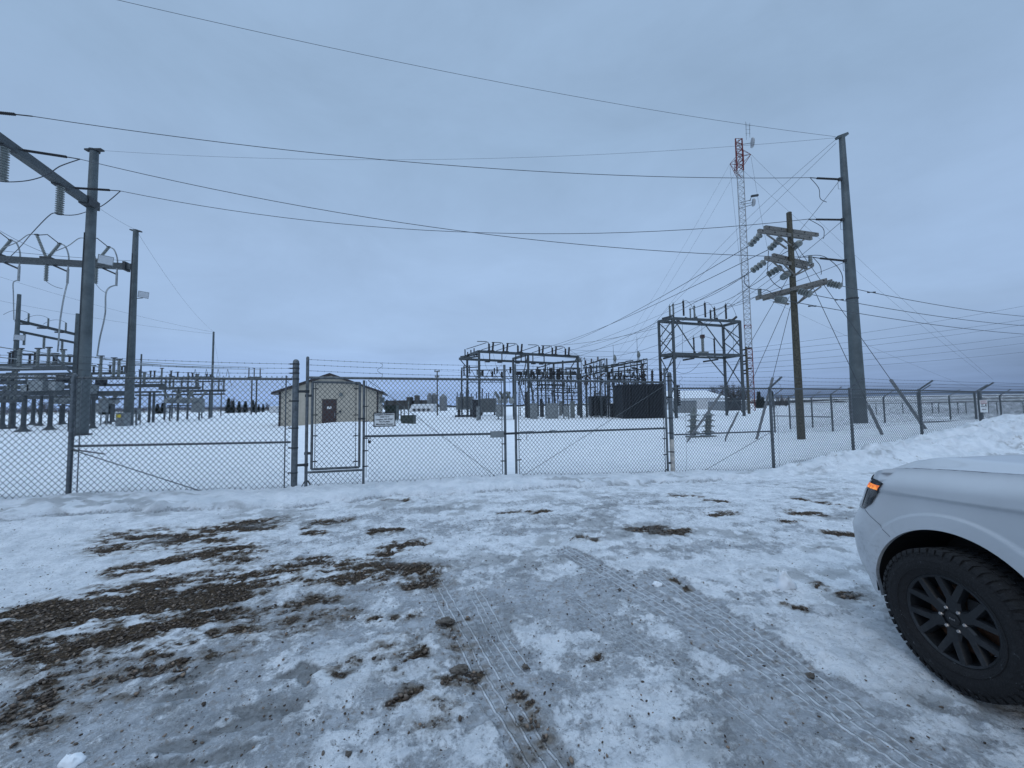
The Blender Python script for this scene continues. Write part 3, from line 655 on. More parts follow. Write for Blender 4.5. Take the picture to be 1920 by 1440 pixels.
# walk gate
W0, W1 = at(585, 1.3), at(674, 1.3)
mb = MB(); vert(mb, W0, zb(585, 880), zb(585, 716), .026); vert(mb, W1, zb(674, 876), zb(674, 717), .026)
pipe(mb, Vector((W0.x, W0.y, zb(585, 716))), Vector((W1.x, W1.y, zb(674, 718))), .026); pipe(mb, Vector((W0.x, W0.y, zb(585, 880))), Vector((W1.x, W1.y, zb(674, 876))), .026)
wg = mb.build('walk_gate', PIPE, GL, True)
mb = MB(); linkmesh(mb, at(590, 1), at(669, 1), zb(590, 879), zb(669, 876), zb(590, 716), zb(669, 718), off=.03); mb.build('chain_link_mesh', WIRE, wg)
mb = MB()
for px in (591, 667):
    p = at(px, 1)+FN*.03; mb.box(Vector((p.x, p.y, (zb(px, 716)+zb(px, 878))/2)), (.010, .014, zb(px, 716)-zb(px, 878)), atan(FA))
    for y in (729, 778, 817, 865): mb.box(Vector((p.x, p.y, zb(px, y)))-FD*.0, (.09, .04, .02), atan(FA))
mb.build('tension_bar', DKST, wg)
mb = MB()
for y in (742, 850): p = at(578, 1); mb.box(Vector((p.x, p.y, zb(578, y))), (.14, .05, .05), atan(FA))
mb.build('hinge', DKST, wg)
mb = MB(); p = at(678, 1); mb.box(Vector((p.x, p.y, zb(678, 785)))+FN*.03, (.15, .035, .035), atan(FA)); mb.build('latch', DKST, wg)
# --- right leaf
R0, R1 = at(967, 1.3), at(1249, 1.3)
GR_ = thing('gate_leaf', 'right leaf of the double chain link gate with one long diagonal rod', 'gate', Vector((R1.x, R1.y, -.1)), 'two leaves of the double drive gate')
mb = MB(); vert(mb, R0, zb(967, 894), zb(967, 683), .030); vert(mb, R1, zb(1249, 889), zb(1249, 691), .030); rt0, rt1 = zb(969, 712), zb(1247, 717)
pipe(mb, Vector((R0.x, R0.y, rt0)), Vector((R1.x, R1.y, rt1)), .028); rm0, rm1 = zb(969, 812), zb(1247, 803); pipe(mb, Vector((R0.x, R0.y, rm0)), Vector((R1.x, R1.y, rm1)), .026); mb.build('frame', PIPE, GR_, True)
mb = MB(); linkmesh(mb, at(972, 1), at(1245, 1), zb(972, 893), zb(1245, 887), rt0, rt1, off=.03, barbs=True); mb.build('chain_link_mesh', WIRE, GR_)
mb = MB(); mb.tube(Vector((at(976, 1).x, at(976, 1).y, zb(976, 893)))+FN*.04, Vector((at(1244, 1).x, at(1244, 1).y, zb(1244, 725)))+FN*.04, .006, n=5); mb.build('truss_rod', PIPE, GR_)
mb = MB()
for k in range(3): ya, yb = (685, 695, 705)[k], (694, 703, 711)[k]; barbed(mb, [Vector((R0.x, R0.y, zb(967, ya))), Vector((R1.x, R1.y, zb(1249, yb)))])
mb.build('barbed_wire', LINE, GR_)
mb = MB()
for px, ys in ((972, (824, 862)), (1244, (738, 780, 822, 852))):
    p = at(px, 1)+FN*.03; mb.box(Vector((p.x, p.y, (zb(px, 716)+zb(px, 888))/2)), (.012, .014, zb(px, 716)-zb(px, 888)), atan(FA))
    for y in ys: mb.box(Vector((p.x, p.y, zb(px, y))), (.1, .05, .02), atan(FA))
mb.build('tension_bar', DKST, GR_)
mb = MB(); p0 = at(975, 1); p1 = at(1000, 1); mb.beam(Vector((p0.x, p0.y, zb(975, 811)))+FN*.03, Vector((p1.x, p1.y, zb(1003, 810)))+FN*.03, .04, .05); mb.box(Vector((at(1036, 1).x, at(1036, 1).y, zb(1036, 809)))+FN*.03, (.12, .06, .06), atan(FA)); mb.build('latch_sleeve', PIPE, GR_)
mb = MB(); b0 = Vector((R1.x, R1.y, zb(1249, 878))); mb.poly([b0, b0-FD*.09-UP*.07, b0-FD*.17-UP*.13], .013, 6); mb.build('drop_rod', BLK, GR_)
mb = MB()
for y in (745, 868): p = at(1253, 1); mb.box(Vector((p.x, p.y, zb(1253, y))), (.15, .04, .05), atan(FA))
mb.build('hinge', DKST, GR_)
# padlock and chains
def padlock(px, y, label):
    p = at(px, 1)+FN*.06; z_ = zb(px, y); mb = MB(); mb.box(Vector((p.x, p.y, z_)), (.055, .03, .06), atan(FA)); c_ = Vector((p.x, p.y, z_+.03))
    mb.poly([c_-FD*.018, c_-FD*.018+UP*.03, c_+UP*.05, c_+FD*.018+UP*.03, c_+FD*.018], .005, 6); o = mb.build('padlock', BLK, None, False, loc=(p.x, p.y, z_)); tag(o, label, 'padlock')
padlock(693, 828, 'small dark padlock hanging on the gate frame beside the walk gate')
def chain(px, y0, y1, label):
    p = at(px, 1)+FN*.06; mb = MB(); z0, z1 = zb(px, y0), zb(px, y1); n = int((z0-z1)/.03)
    for i in range(n):
        c_ = Vector((p.x, p.y, z0-i*.03)); d = FD if i % 2 else FN; mb.poly([c_+d*.008, c_+d*.008-UP*.03, c_-d*.008-UP*.03, c_-d*.008, c_+d*.008], .0035, 4)
    o = mb.build('chain', BLK, None, loc=(p.x, p.y, z0)); tag(o, label, 'chain')
chain(986, 812, 828, 'short dark chain hanging from the latch of the right gate leaf')
# --- right fence
def zr(px): return float(np.interp(px, [1262, 1447, 1597, 1727, 1840, 1960], [zat(1268, 728), zat(1447, 728.5), zat(1597, 730), zat(1727, 732), zat(1840, 734.5), zat(1920, 736)]))
p0 = at(1447, 1)
F2 = thing('chain_link_fence', 'chain link fence right of the double gate, its arms leaning out above a snow bank', 'fence', Vector((p0.x, p0.y, gzs(p0.x, p0.y)-.3)))
pxs = [1262, 1447, 1597, 1727, 1840, 1975, 2140]
ARM = FN*.36+FD*.04+UP*.30
tops = []
for px in pxs[1:]:
    p = at(px, 1); zt_ = zr(px); mb = MB(); mb.tube(Vector((p.x, p.y, min(gzs(p.x, p.y), 0)-.3)), Vector((p.x, p.y, zt_+.03)), .042 if px != 1840 else .06, n=14); po = mb.build('post', PIPE, F2, True)
    top = Vector((p.x, p.y, zt_+.02)); mb = MB(); mb.beam(top, top+ARM, .035, .045); mb.lathe(top-UP*.03, UP, [(.05, 0), (.05, .05), (.02, .07)], 12); mb.build('barb_arm', PIPE, po); tops.append(top)
mb = MB()
for a_, b_ in zip(pxs[:-1], pxs[1:]):
    p, q = at(a_, 1), at(b_, 1); pipe(mb, Vector((p.x, p.y, zr(a_))), Vector((q.x, q.y, zr(b_))), .022)
mb.build('top_rail', PIPE, F2, True)
mb = MB(); q0, q1 = at(1264, 1), at(1446, 1); zz0, zz1 = zat(1264, 815), zat(1446, 808.5); pipe(mb, Vector((q0.x, q0.y, zz0)), Vector((q1.x, q1.y, zz1)), .02); mb.build('brace_rail', PIPE, F2, True)
mb = MB(); q2 = at(1316, 1); mb.tube(Vector((q1.x, q1.y, zz1))+FN*.03, Vector((q2.x, q2.y, zat(1316, 882)))+FN*.03, .007, n=5); mb.build('truss_rod', PIPE, F2)
mb = MB()
for a_, b_ in zip(pxs[:-1], pxs[1:]):
    p, q = at(a_, 1), at(b_, 1); za, zb_ = min(gzs(p.x, p.y), .1)-.25, min(gzs(q.x, q.y), .1)-.25; linkmesh(mb, p, q, za, zb_, zr(a_), zr(b_), r=.0046, off=.03, barbs=True)
mb.build('chain_link_mesh', WIRE, F2)
mb = MB()
for k in range(3):
    q = at(1262, 1); pts = [Vector((q.x, q.y, zat(1268, (707, 714, 721)[2-k])))]+[t_+ARM*((k+1)/3) for t_ in tops]; barbed(mb, pts, step=.16)
q = at(1280, 1); stay(mb, Vector((q.x, q.y, zr(1280))), .34); q = tops[0]+FD*.25+FN*.1; stay(mb, q, .34); mb.build('barbed_wire', LINE, F2)
mb = MB(); q = at(1283, 1)+FN*.05; mb.poly([Vector((q.x, q.y, 2.1)), Vector((q.x, q.y, .9))+FD*.02, Vector((q.x, q.y, .2)), Vector((q.x, q.y, -.1))-FD*.05], .004, 4)
q = at(1455, 1)+FN*.05; mb.poly([Vector((q.x, q.y, 2.1)), Vector((q.x, q.y, .9))+FD*.02, Vector((q.x, q.y, -.1))], .004, 4); mb.build('grounding_wire', LINE, F2)
# --- fences behind
def backfence(pts, zt_, label, armv, braces=(), zbot=0.):
    c = pts[0]; t = thing('chain_link_fence', label, 'fence', Vector((c[0], c[1], zbot)))
    mbw = MB(); mbr = MB(); mbm = MB(); tp = []
    for i, c in enumerate(pts):
        mb = MB(); mb.tube((c[0], c[1], zbot-.2), (c[0], c[1], zt_+.02), .04, n=8); po = mb.build('post', PIPE, t, True); tp0 = Vector((c[0], c[1], zt_)); mb = MB(); mb.beam(tp0, tp0+armv, .04, .04); mb.build('barb_arm', PIPE, po); tp.append(tp0)
    for a, b in zip(tp[:-1], tp[1:]): mbr.tube(a, b, .024, n=6); linkmesh(mbm, a, b, zbot, zbot, zt_, zt_, r=.0036, pv=.11, ph=.10)
    for k in range(3): mbw.poly([a+armv*((k+1)/3) for a in tp], .004, 3)
    mbr.build('top_rail', PIPE, t, True); mbm.build('chain_link_mesh', WIRE, t); mbw.build('barbed_wire', LINE, t)
    for a, b, z_ in braces: mb = MB(); mb.tube((a[0], a[1], z_), (b[0], b[1], z_), .025, n=6); mb.build('brace_rail', PIPE, t, True)
    return t
def UY(px, Y): u = (px-960)/FL; return (u*Y, Y)
B1 = [UY(1449, 20.5), UY(1557, 18.0), UY(1720, 17.2), UY(1826, 17.8), UY(1960, 18.4), UY(2100, 19)]
backfence(B1, 2.05, 'second chain link fence line just behind the front right fence, with barbed arms', Vector((.30, -.28, .34)), [(B1[0], B1[1], 1.0), (B1[2], B1[3], .75)])
B2 = [UY(1478, 21.8), UY(1520, 21.5), UY(1655, 22), UY(1778, 22.3), UY(1873, 22.8), UY(1990, 23.5), UY(2120, 24.5)]
backfence(B2, 1.93, 'third chain link fence line farther back behind the right fence', Vector((.32, -.30, .36)))
B3 = [UY(x_, 46) for x_ in (1590, 1640, 1690, 1745, 1757, 1793, 1808, 1850, 1866, 1915, 1990, 2060)]
backfence(B3, 1.35, 'farthest low wire fence crossing the snowfield on the right', Vector((.1, -.1, .1)))
# --- signs
def text(s, size, mt, parent, loc, rz, bold=0, align='CENTER', name='lettering', ext=.0015, sx=1):
    cu = bpy.data.curves.new(name, 'FONT'); cu.body = s; cu.size = size; cu.align_x = align; cu.align_y = 'CENTER'; cu.extrude = ext; cu.offset = bold
    o = bpy.data.objects.new(name, cu); COL.objects.link(o); dg = bpy.context.evaluated_depsgraph_get(); me = bpy.data.meshes.new_from_object(o.evaluated_get(dg))
    bpy.data.objects.remove(o); o = bpy.data.objects.new(name, me); COL.objects.link(o); me.materials.clear(); me.materials.append(mt)
    R = Matrix.Rotation(rz, 4, 'Z') @ Matrix.Rotation(pi/2, 4, 'X') @ Matrix.Scale(sx, 4, (1, 0, 0)); off = Vector((0, 0, 0)); p = parent
    while p is not None: off += p.location; p = p.parent
    me.transform(Matrix.Translation(Vector(loc)-off) @ R); o.parent = parent; return o
az = atan(FA)
c_ = at(721, 1)+FN*.055; c_.z = zb(721, 786.5); wd = .43*1.0; ht = .285
S1 = thing('fence_sign', 'white rectangular name sign with a dark frame wired to the left gate leaf', 'sign', c_)
mb = MB(); mb.box(c_, (wd, .006, ht), az); sf = mb.build('sign_panel', WHITE, S1)
mb = MB()
for dz in (-1, 1): mb.box(c_+UP*(dz*(ht/2))+FN*.006, (wd+.03, .016, .018), az)
for dx in (-1, 1): mb.box(c_+FD*(dx*(wd/2))+FN*.0065, (.018, .015, ht-.02), az)
mb.build('frame', BLACKP, S1)
for i, (s_, sz) in enumerate((('Langdon Substation', .048), ('10002 93 ST', .040), ('Langdon, ND 58249', .043), ('701.795.4000', .040), ('Minnkota Power', .052))):
    text(s_, sz, BLACKP, sf, c_+FN*.0045+UP*(.108-.052*i), az, .0012)
c2 = at(1840, 1)+FN*.085; c2.z = zat(1840, 761.5); w2, h2 = .44, .44
S2 = thing('warning_sign', 'small white and red warning sign fixed to the fence post beside the snow bank', 'sign', c2)
mb = MB(); mb.box(c2, (w2, .006, h2), az); sf = mb.build('sign_panel', WHITE, S2)
mb = MB(); mb.box(c2+UP*.145+FN*.0045, (w2*.88, .004, .11), az); mb.build('header_band', REDP, S2)
text('DANGER', .10, WHITE, sf, c2+UP*.145+FN*.008, az, .002)
text('HIGH', .055, BLACKP, sf, c2+UP*.05+FN*.0045-FD*.09, az, .001); text('VOLTAGE', .055, BLACKP, sf, c2-UP*.01+FN*.0045-FD*.07, az, .001); text('KEEP OUT', .055, BLACKP, sf, c2-UP*.12+FN*.0045, az, .001)
mb = MB(); hb = c2+FD*.11+FN*.006; mb.add([hb+FD*a+UP*b for a, b in ((-.03, .08), (.05, .08), (.02, .02), (.06, .02), (-.03, -.08), (0, -.005), (-.05, -.005))], [(0, 1, 2, 3, 4, 5, 6)]); mb.build('lightning_mark', BLACKP, S2)
# ------------------------------------------------------------------ left yard
def zp(px, py, Y): return P(px, py, Y).z
def lerp(a, b, t): return a+(b-a)*t
def onseg(a, b, px):
    """point on the 3D segment a-b (extended) seen at column px"""
    lo, hi = -1.0, 2.5; f = lambda t: proj(lerp(a, b, t))[0]-px
    best = min((abs(f(i/60)), i/60) for i in range(-60, 150) if lerp(a, b, i/60).y > 1)[1]
    t = best
    for _ in range(6):
        d = (f(t+1e-4)-f(t-1e-4))/2e-4; t -= f(t)/d if abs(d) > 1e-9 else 0
    return lerp(a, b, t)
def steelpole(mb, base, top, r0, r1): mb.lathe(base, top-base, [(r0, 0), (r1, (top-base).length)], 12)
def sagpts(a, b, sag, n=24):
    a = Vector(a); b = Vector(b); return [a+(b-a)*(i/n)-UP*(sag*4*(i/n)*(1-i/n)) for i in range(n+1)]
def wire(name, label, cat, a, b, sag=0, r=.02, group=None, mt=None, n=24, sides=4):
    mb = MB(); mb.poly(sagpts(a, b, sag, n) if sag else [a, b], r, sides); o = mb.build(name, mt or LINE, None, loc=a); return tag(o, label, cat, group)
def wirefit(name, label, cat, a, b, mx, my, r=.02, group=None):
    """sag chosen so that the wire passes picture point (mx,my)"""
    a = Vector(a); b = Vector(b); s = 0
    for _ in range(12):
        ps = sagpts(a, b, s, 60); q = min(ps, key=lambda p: abs(proj(p)[0]-mx) if p.y > 1 else 1e9); e = my-proj(q)[1]; s += e*q.y/FL*1.0
    return wire(name, label, cat, a, b, s, r, group)
def curve(name, label, cat, pts, r=.02, group=None, mt=None, parent=None, k=6):
    pts = [Vector(p) for p in pts]; out_ = []
    for i in range(len(pts)-1):
        p0 = pts[max(i-1, 0)]; p1 = pts[i]; p2 = pts[i+1]; p3 = pts[min(i+2, len(pts)-1)]
        for j in range(k):
            t = j/k; out_.append(.5*((2*p1)+(p2-p0)*t+(2*p0-5*p1+4*p2-p3)*t*t+(3*p1-p0-3*p2+p3)*t**3))
    out_.append(pts[-1]); mb = MB(); mb.poly(out_, r, 5)
    o = mb.build(name, mt or LINE, parent, True, loc=None if parent else pts[0]); return tag(o, label, cat, group) if parent is None else o
# near dead end frame
pb = G(152, 815); pt = P(177.5, 283, pb.y); pb.z = -.1; ptop = Vector((pb.x, pb.y, pt.z))
E1 = thing('steel_gantry', 'tall tapered steel pole frame nearest the left fence, its crossbeam reaching overhead', 'power pole frame', pb)
mb = MB(); steelpole(mb, pb, ptop, .41, .265); po = mb.build('pole', POLE, E1, True)
mb = MB(); mb.beam(ptop-Vector((.55, .1, 0)), ptop+Vector((.75, -.1, 0)), .3, .12); mb.lathe(ptop, UP, [(.33, -.06), (.35, .05), (.15, .09)], 12); mb.build('pole_cap', DKST, E1)
mb = MB(); mb.lathe(pb, UP, [(.6, 0), (.6, .16), (.48, .18)], 16); mb.build('base_flange', DKST, E1)
mb = MB(); e_ = Vector((-.40, -.05)+(0,)); mb.poly([pb+Vector((-.1, -.41, .4)), lerp(pb, ptop, .3)+Vector((-.1, -.38, 0)), lerp(pb, ptop, .55)+Vector((-.12, -.35, 0)), lerp(pb, ptop, .7)+Vector((-.15, -.30, 0))], .03, 5); mb.build('conduit', DKST, E1)
mb = MB()
bq0 = G(168, 384, zp(168, 384, pb.y)); zb1 = bq0.z; bq0 = Vector((pb.x, pb.y, zb1)); bq1 = G(2, 263, zb1)
bdir = (bq1-bq0).normalized(); far1 = bq0+(bq1-bq0)*2.6
mb.beam(bq0+bdir*.2, far1, .48, .52); mb.build('crossbeam', STEEL, E1)
mb = MB(); steelpole(mb, Vector((far1.x, far1.y, -.1)), Vector((far1.x, far1.y, ptop.z)), .41, .265); mb.build('pole', POLE, E1, True)
mb = MB(); mb.beam(bq0-bdir*.35+UP*.02, bq0+bdir*.9, .62, .64); mb.build('beam_bracket', DKST, E1)
hang = []
for px, y1 in ((114, 402), (9, 339), (-130, 262)):
    c_ = onseg(bq0, bq1, px); zt_ = zb1-.26; z1 = zp(px, y1, c_.y) if px > 0 else zb1-2.3
    mb = MB(); mb.insul(Vector((c_.x, c_.y, zt_)), Vector((c_.x, c_.y, z1)), .235, 13, .6, 10); mb.build('insulator', PORC, E1, True)
    mb = MB(); mb.box(Vector((c_.x, c_.y, zt_-.02)), (.9, .5, .1), math.atan2(bdir.y, bdir.x)); mb.build('insulator_bracket', DKST, E1); hang.append(Vector((c_.x, c_.y, z1)))
# right steel pole position (needed for the spans)
rb = G(1613, 801); rt = P(1581, 256, rb.y); rb.z = -.1; rtop = Vector((rb.x, rb.y, rt.z))
RT = thing('steel_pole', 'tall tapered grey steel pole on the right carrying three conductors on its left side', 'power pole', rb)
mb = MB(); steelpole(mb, rb, rtop, .42, .17); mb.build('pole', POLE, RT, True)
mb = MB(); mb.lathe(rb, UP, [(.62, 0), (.62, .15), (.5, .18)], 16); mb.build('base_flange', DKST, RT)
mb = MB(); mb.beam(rtop+Vector((-.36, 0, -.10)), rtop+Vector((.36, 0, .16)), .26, .16); mb.build('pole_cap', POLE, RT)
zc_ = zp(1600, 562, rb.y); mb = MB(); mb.lathe(Vector((rb.x, rb.y, zc_)), UP, [(.30, 0), (.345, .02), (.345, .1), (.30, .12)], 14); mb.build('collar', DKST, RT)
att = []
for y_ in (336, 412, 489):
    z_ = zp(1583, y_, rb.y); att.append(Vector((rb.x-.36, rb.y, z_))); mb = MB(); mb.beam(Vector((rb.x-.42, rb.y, z_)), Vector((rb.x, rb.y, z_)), .14, .18); mb.build('attachment_plate', DKST, RT)
for y_ in (349, 425, 502):
    z_ = zp(1583, y_, rb.y); c_ = Vector((rb.x-.3, rb.y-.1, z_)); mb = MB(); mb.poly([c_+UP*.25, c_+UP*.25-V(.25, 0, 0), c_-UP*.25-V(.25, 0, 0), c_-UP*.25], .015, 4); mb.build('step_loop', DKST, RT)
# spans between left frame and right pole
st_pts = [onseg(bq0, bq1, px)+UP*.1 for px in (131, 30, -95)]; st_pts[2].z -= .35
spans = [(st_pts[0], att[1], 900, 436, 'lower conductor'), (st_pts[1], att[2], 640, 398, 'steep conductor'), (st_pts[2], att[0], 700, 298, 'upper conductor')]
SPG = 'long conductors crossing the sky'
labs = ['dark cable sagging from the near left pole to the right pole, middle arm', 'black cable slanting down across the sky to the lowest arm of the right pole', 'dark cable entering at the left edge, ending at the right pole, top arm']
strain_ends = []
for (a, b, mx, my, _), lb_ in zip(spans, labs):
    d = (b-a).normalized(); Ls = 2.9; a2 = a+d*(Ls+.9)-UP*.08; b2 = b-d*2.2-UP*.05
    mb = MB(); mb.tube(a, a+d*.5, .03, n=6); mb.insul(a+d*.4, a+d*(Ls+.1)-UP*.05, .085, 30, .6, 8); mb.tube(a+d*Ls-UP*.05, a2, .03, n=6); o = mb.build('strain_insulator', BLK, E1, True)
    mb = MB(); mb.insul(b, b-d*1.7-UP*.05, .075, 22, .6, 8); mb.tube(b-d*1.6-UP*.05, b2, .028, n=6); mb.build('strain_insulator', BLK, RT, True)
    wirefit('power_line', lb_, 'power line', a2, b2, mx, my, .021, SPG); strain_ends.append((a2, b2))
wirefit('power_line', 'thin shield wire strung from the left pole top to the right pole top', 'power line', ptop+V(.8, -.1, -.05), rtop+V(-.42, 0, -.08), 800, 299, .009)
wirefit('power_line', 'thin shield wire entering at the top edge and ending at the right pole top', 'power line', G(60, -38, rtop.z-.6), rtop+V(-.42, 0, .0), 870, 139, .012)
# jumpers at the left frame
e0 = strain_ends[0][0]; e1 = strain_ends[1][0]
lowend = G(-40, 520, 15)
curve('jumper_cable', 'curved jumper cable passing under the second hanging insulator by the left pole', 'cable', [e0, P(193, 385, e0.y), P(165, 396, pb.y+.8), P(140, 403, hang[0].y+.5), hang[0]-UP*.02, P(95, 402, hang[0].y-.2), P(60, 437, 28), P(36, 465, 31), P(8, 492, 33)], .03)
curve('jumper_cable', 'curved jumper cable under the large hanging insulator at the left edge', 'cable', [e1, P(112, 312, e1.y), P(90, 327, e1.y-.3), P(55, 338, hang[1].y+.8), P(10, 341, hang[1].y), P(-40, 335, hang[1].y-1), P(-90, 360, hang[1].y)], .03)
# second frame behind
qb = G(240, 800); qt = P(256.5, 431, qb.y); qb.z = -.1; qtop = Vector((qb.x, qb.y, qt.z))
E2 = thing('steel_gantry', 'second tall steel pole frame farther back, its crossbeam carrying three V-shaped switches', 'power pole frame', qb)
mb = MB(); steelpole(mb, qb, qtop, .45, .25); mb.build('pole', POLE, E2, True)
mb = MB(); mb.beam(qtop-Vector((.6, .0, 0)), qtop+Vector((.6, -.0, -.2)), .3, .12); mb.build('pole_cap', DKST, E2)
mb = MB(); mb.lathe(qb, UP, [(.7, 0), (.7, .16), (.52, .18)], 16); mb.build('base_flange', DKST, E2)
zq = zp(246, 501, qb.y); b20 = Vector((qb.x, qb.y, zq)); b21 = G(2, 486, zq); bd2 = (b21-b20).normalized(); far2 = b20+(b21-b20)*1.9
mb = MB(); mb.beam(b20+bd2*.2, far2, .55, .62); mb.build('crossbeam', STEEL, E2)
mb = MB(); steelpole(mb, Vector((far2.x, far2.y, -.1)), Vector((far2.x, far2.y, qtop.z)), .45, .25); mb.build('pole', POLE, E2, True)
mb = MB(); mb.box(b20+bd2*.75, (.25, .9, .95), math.atan2(bd2.y, bd2.x)); mb.build('beam_bracket', DKST, E2)
mb = MB(); c_ = P(243, 560, qb.y-.7); mb.tube((c_.x-.0, c_.y, zp(243, 700, c_.y)), (c_.x+.1, c_.y, zp(246, 475, c_.y)), .06, n=6); mb.build('conduit', DKST, E2)
fwd = Vector((-bd2.y, bd2.x, 0)); fwd = -fwd if fwd.y > 0 else fwd
dropend = []
for px, lab in ((-5, 'a'), (88, 'b'), (181, 'c')):
    c_ = onseg(b20, b21, px); c_.z = zq
    mb = MB(); mb.insul(c_-UP*.3, c_-UP*2.1, .2, 10, .6, 8); mb.build('insulator', PORC, E2, True)
    mb = MB(); mb.box(c_+UP*.42, (.9, .6, .2), math.atan2(bd2.y, bd2.x)); sb = mb.build('switch_base', DKST, E2)
    ax = -bd2
    l_ = c_+UP*.5-ax*.1; r_ = c_+UP*.5+ax*.1; lt = c_+UP*2.75-ax*.75+fwd*.3; rt_ = c_+UP*2.0+ax*1.15+fwd*.2
    mb = MB(); mb.insul(l_, lt, .15, 14, .75, 8); mb.build('insulator', PORC, E2, True); mb = MB(); mb.insul(r_, rt_, .16, 12, .75, 8); mb.build('insulator', PORC, E2, True)
    mb = MB(); mb.box(lt+UP*.05, (.35, .2, .12), 0); mb.box(rt_+UP*.05, (.3, .2, .12), 0); mb.poly([lt, lt+ax*.9+UP*.15, rt_], .05, 5); mb.build('switch_blade', DKST, E2)
    curve('jumper', None, None, [lt, lt-ax*.7+UP*.0, lt-ax*1.6-UP*.9, lt-ax*2.7-UP*1.6], .045, mt=ALU, parent=E2)
    d0 = rt_+ax*.85-UP*1.3
    curve('jumper', None, None, [rt_, rt_+ax*.5-UP*.2, d0, d0-UP*1.4], .07, mt=ALU, parent=E2); dropend.append(d0-UP*1.4)
    mb = MB(); mb.tube(d0-UP*1.4, d0-UP*3.0, .10, n=8); mb.build('cable_termination', ALU, E2)
    mb = MB(); mb.beam(c_+ax*.6-UP*.35, d0-UP*1.7, .12, .16); mb.build('brace', DKST, E2)
for px, y_ in ((-40, 462), (60, 466)):
    pass
DG = 'thick flexible cables hanging below the second frame'
Yd = qb.y-1
curve('dropper_cable', 'flexible grey cable dropping from the middle V-switch of the second frame', 'cable', [dropend[1]-UP*1.5, P(119, 562, 40), P(113, 600, 39.5), P(110, 640, 39), P(108, 660, 39)], .07, DG, ALU)
curve('dropper_cable', 'flexible grey cable hanging right of the near pole and bowing towards the busbars', 'cable', [dropend[2]-UP*1.5, P(200, 545, 40), P(197, 590, 39.5), P(187, 635, 40), P(182, 668, 41)], .07, DG, ALU)
curve('dropper_cable', 'flexible grey cable dropping at the left edge onto the thin pole', 'cable', [dropend[0]-UP*1.5, P(25, 530, 40), P(25, 552, 41), P(26, 600, 42)], .05, DG, ALU)
wire('power_line', 'conductor descending from the left edge to the crossbeam of the second frame', 'power line', P(-60, 395, 30), P(95, 478, 40), .3, .02)
wire('power_line', 'thin wire behind the near left pole, level with the second crossbeam', 'power line', P(-20, 468, 36), P(245, 489, qb.y), .1, .02)
wire('power_line', 'thin shield wire dropping from the near left pole to the second pole top', 'power line', ptop-UP*4.5+V(.4, 0, 0), qtop, .1, .012)
wire('power_line', 'thin cable tying the middle hanging insulator of the second frame to its dropper', 'power line', onseg(b20, b21, 88)-UP*2.1, P(117, 541, 39.8), .15, .025)
wire('power_line', 'thin cable tying the right hanging insulator of the second frame to its dropper', 'power line', onseg(b20, b21, 181)-UP*2.1, P(199, 549, 39.8), .15, .025)
# floodlights
def flood(px, py, Y, label, s=.42, polept=None):
    c_ = P(px, py, Y); t = thing('floodlight', label, 'floodlight', c_-UP*.4, 'floodlights on the yard poles')
    mb = MB(); d = Vector((.75, -.5, -.35)).normalized(); x = d.cross(UP).normalized(); y = x.cross(d); a, b = c_-d*.22*s/.42, c_+d*.2*s/.42
    vs = [a+x*i*s*.6+y*j*s*.5 for i, j in ((-1, -1), (1, -1), (1, 1), (-1, 1))]+[b+x*i*s+y*j*s*.8 for i, j in ((-1, -1), (1, -1), (1, 1), (-1, 1))]
    mb.add(vs, [(3, 2, 1, 0), (4, 5, 6, 7), (0, 1, 5, 4), (1, 2, 6, 5), (2, 3, 7, 6), (3, 0, 4, 7)]); mb.build('housing', EQG, t)
    mb = MB(); b2 = b+d*.012; mb.add([b2+x*i*s*.9+y*j*s*.7 for i, j in ((-1, -1), (1, -1), (1, 1), (-1, 1))], [(0, 1, 2, 3)]); mb.build('lens', GLS, t)
    mb = MB(); mb.poly([c_, c_-UP*s*.9, polept if polept else c_-UP*s-V(s*1.6, 0, 0)], .04, 6); mb.build('bracket', DKST, t)
flood(268, 552, qb.y-.5, 'grey floodlight on the right side of the second left pole', .45)
flood(197, 487, 34, 'large pale floodlight right of the near pole, at crossbeam height', .5)
flood(36, 632, 43, 'small floodlight on the thin pole near the left edge', .4)
# ---- thin gantry behind at the far left
ab = G(22, 800); ab.z = -.1; at_ = zp(27, 552, ab.y); bb = Vector((ab.x+0, ab.y, 0))
cb = P(140, 700, 52); cb = Vector((cb.x, cb.y, -.1)); ct_ = zp(144, 588, cb.y)
E3 = thing('steel_gantry', 'smaller steel frame at the left edge with two thin beams of upright insulators', 'power pole frame', ab)
for b_, zt_ in ((ab, at_), (cb, ct_)): mb = MB(); steelpole(mb, b_, Vector((b_.x, b_.y, zt_)), .30, .18); mb.build('pole', POLE, E3, True)
for ya, yb, th in ((600, 627, .32), (620, 643, .28), (664, 668, .25)):
    p, q = P(28, ya, ab.y), P(142, yb, cb.y); mb = MB(); mb.beam(p, q, th, th); mb.build('crossbeam', STEEL, E3)
p, q = P(28, 600, ab.y), P(142, 627, cb.y)
for px in (53, 90, 123):
    c_ = onseg(p, q, px); mb = MB(); mb.insul(c_+UP*.15, c_+UP*1.25, .13, 8, .6, 8); mb.build('insulator', PORC, E3, True)
    mb = MB(); mb.poly(sagpts(c_+UP*1.25, c_+UP*.3-(q-p).normalized()*2.0, -.5, 8), .02, 4); mb.build('jumper', LINE, E3)
p2, q2 = P(28, 620, ab.y), P(142, 643, cb.y)
for px in (46, 83, 117):
    c_ = onseg(p2, q2, px); mb = MB(); mb.insul(c_-UP*.1, c_-UP*1.6, .17, 9, .6, 8); mb.build('insulator', PORC, E3, True)
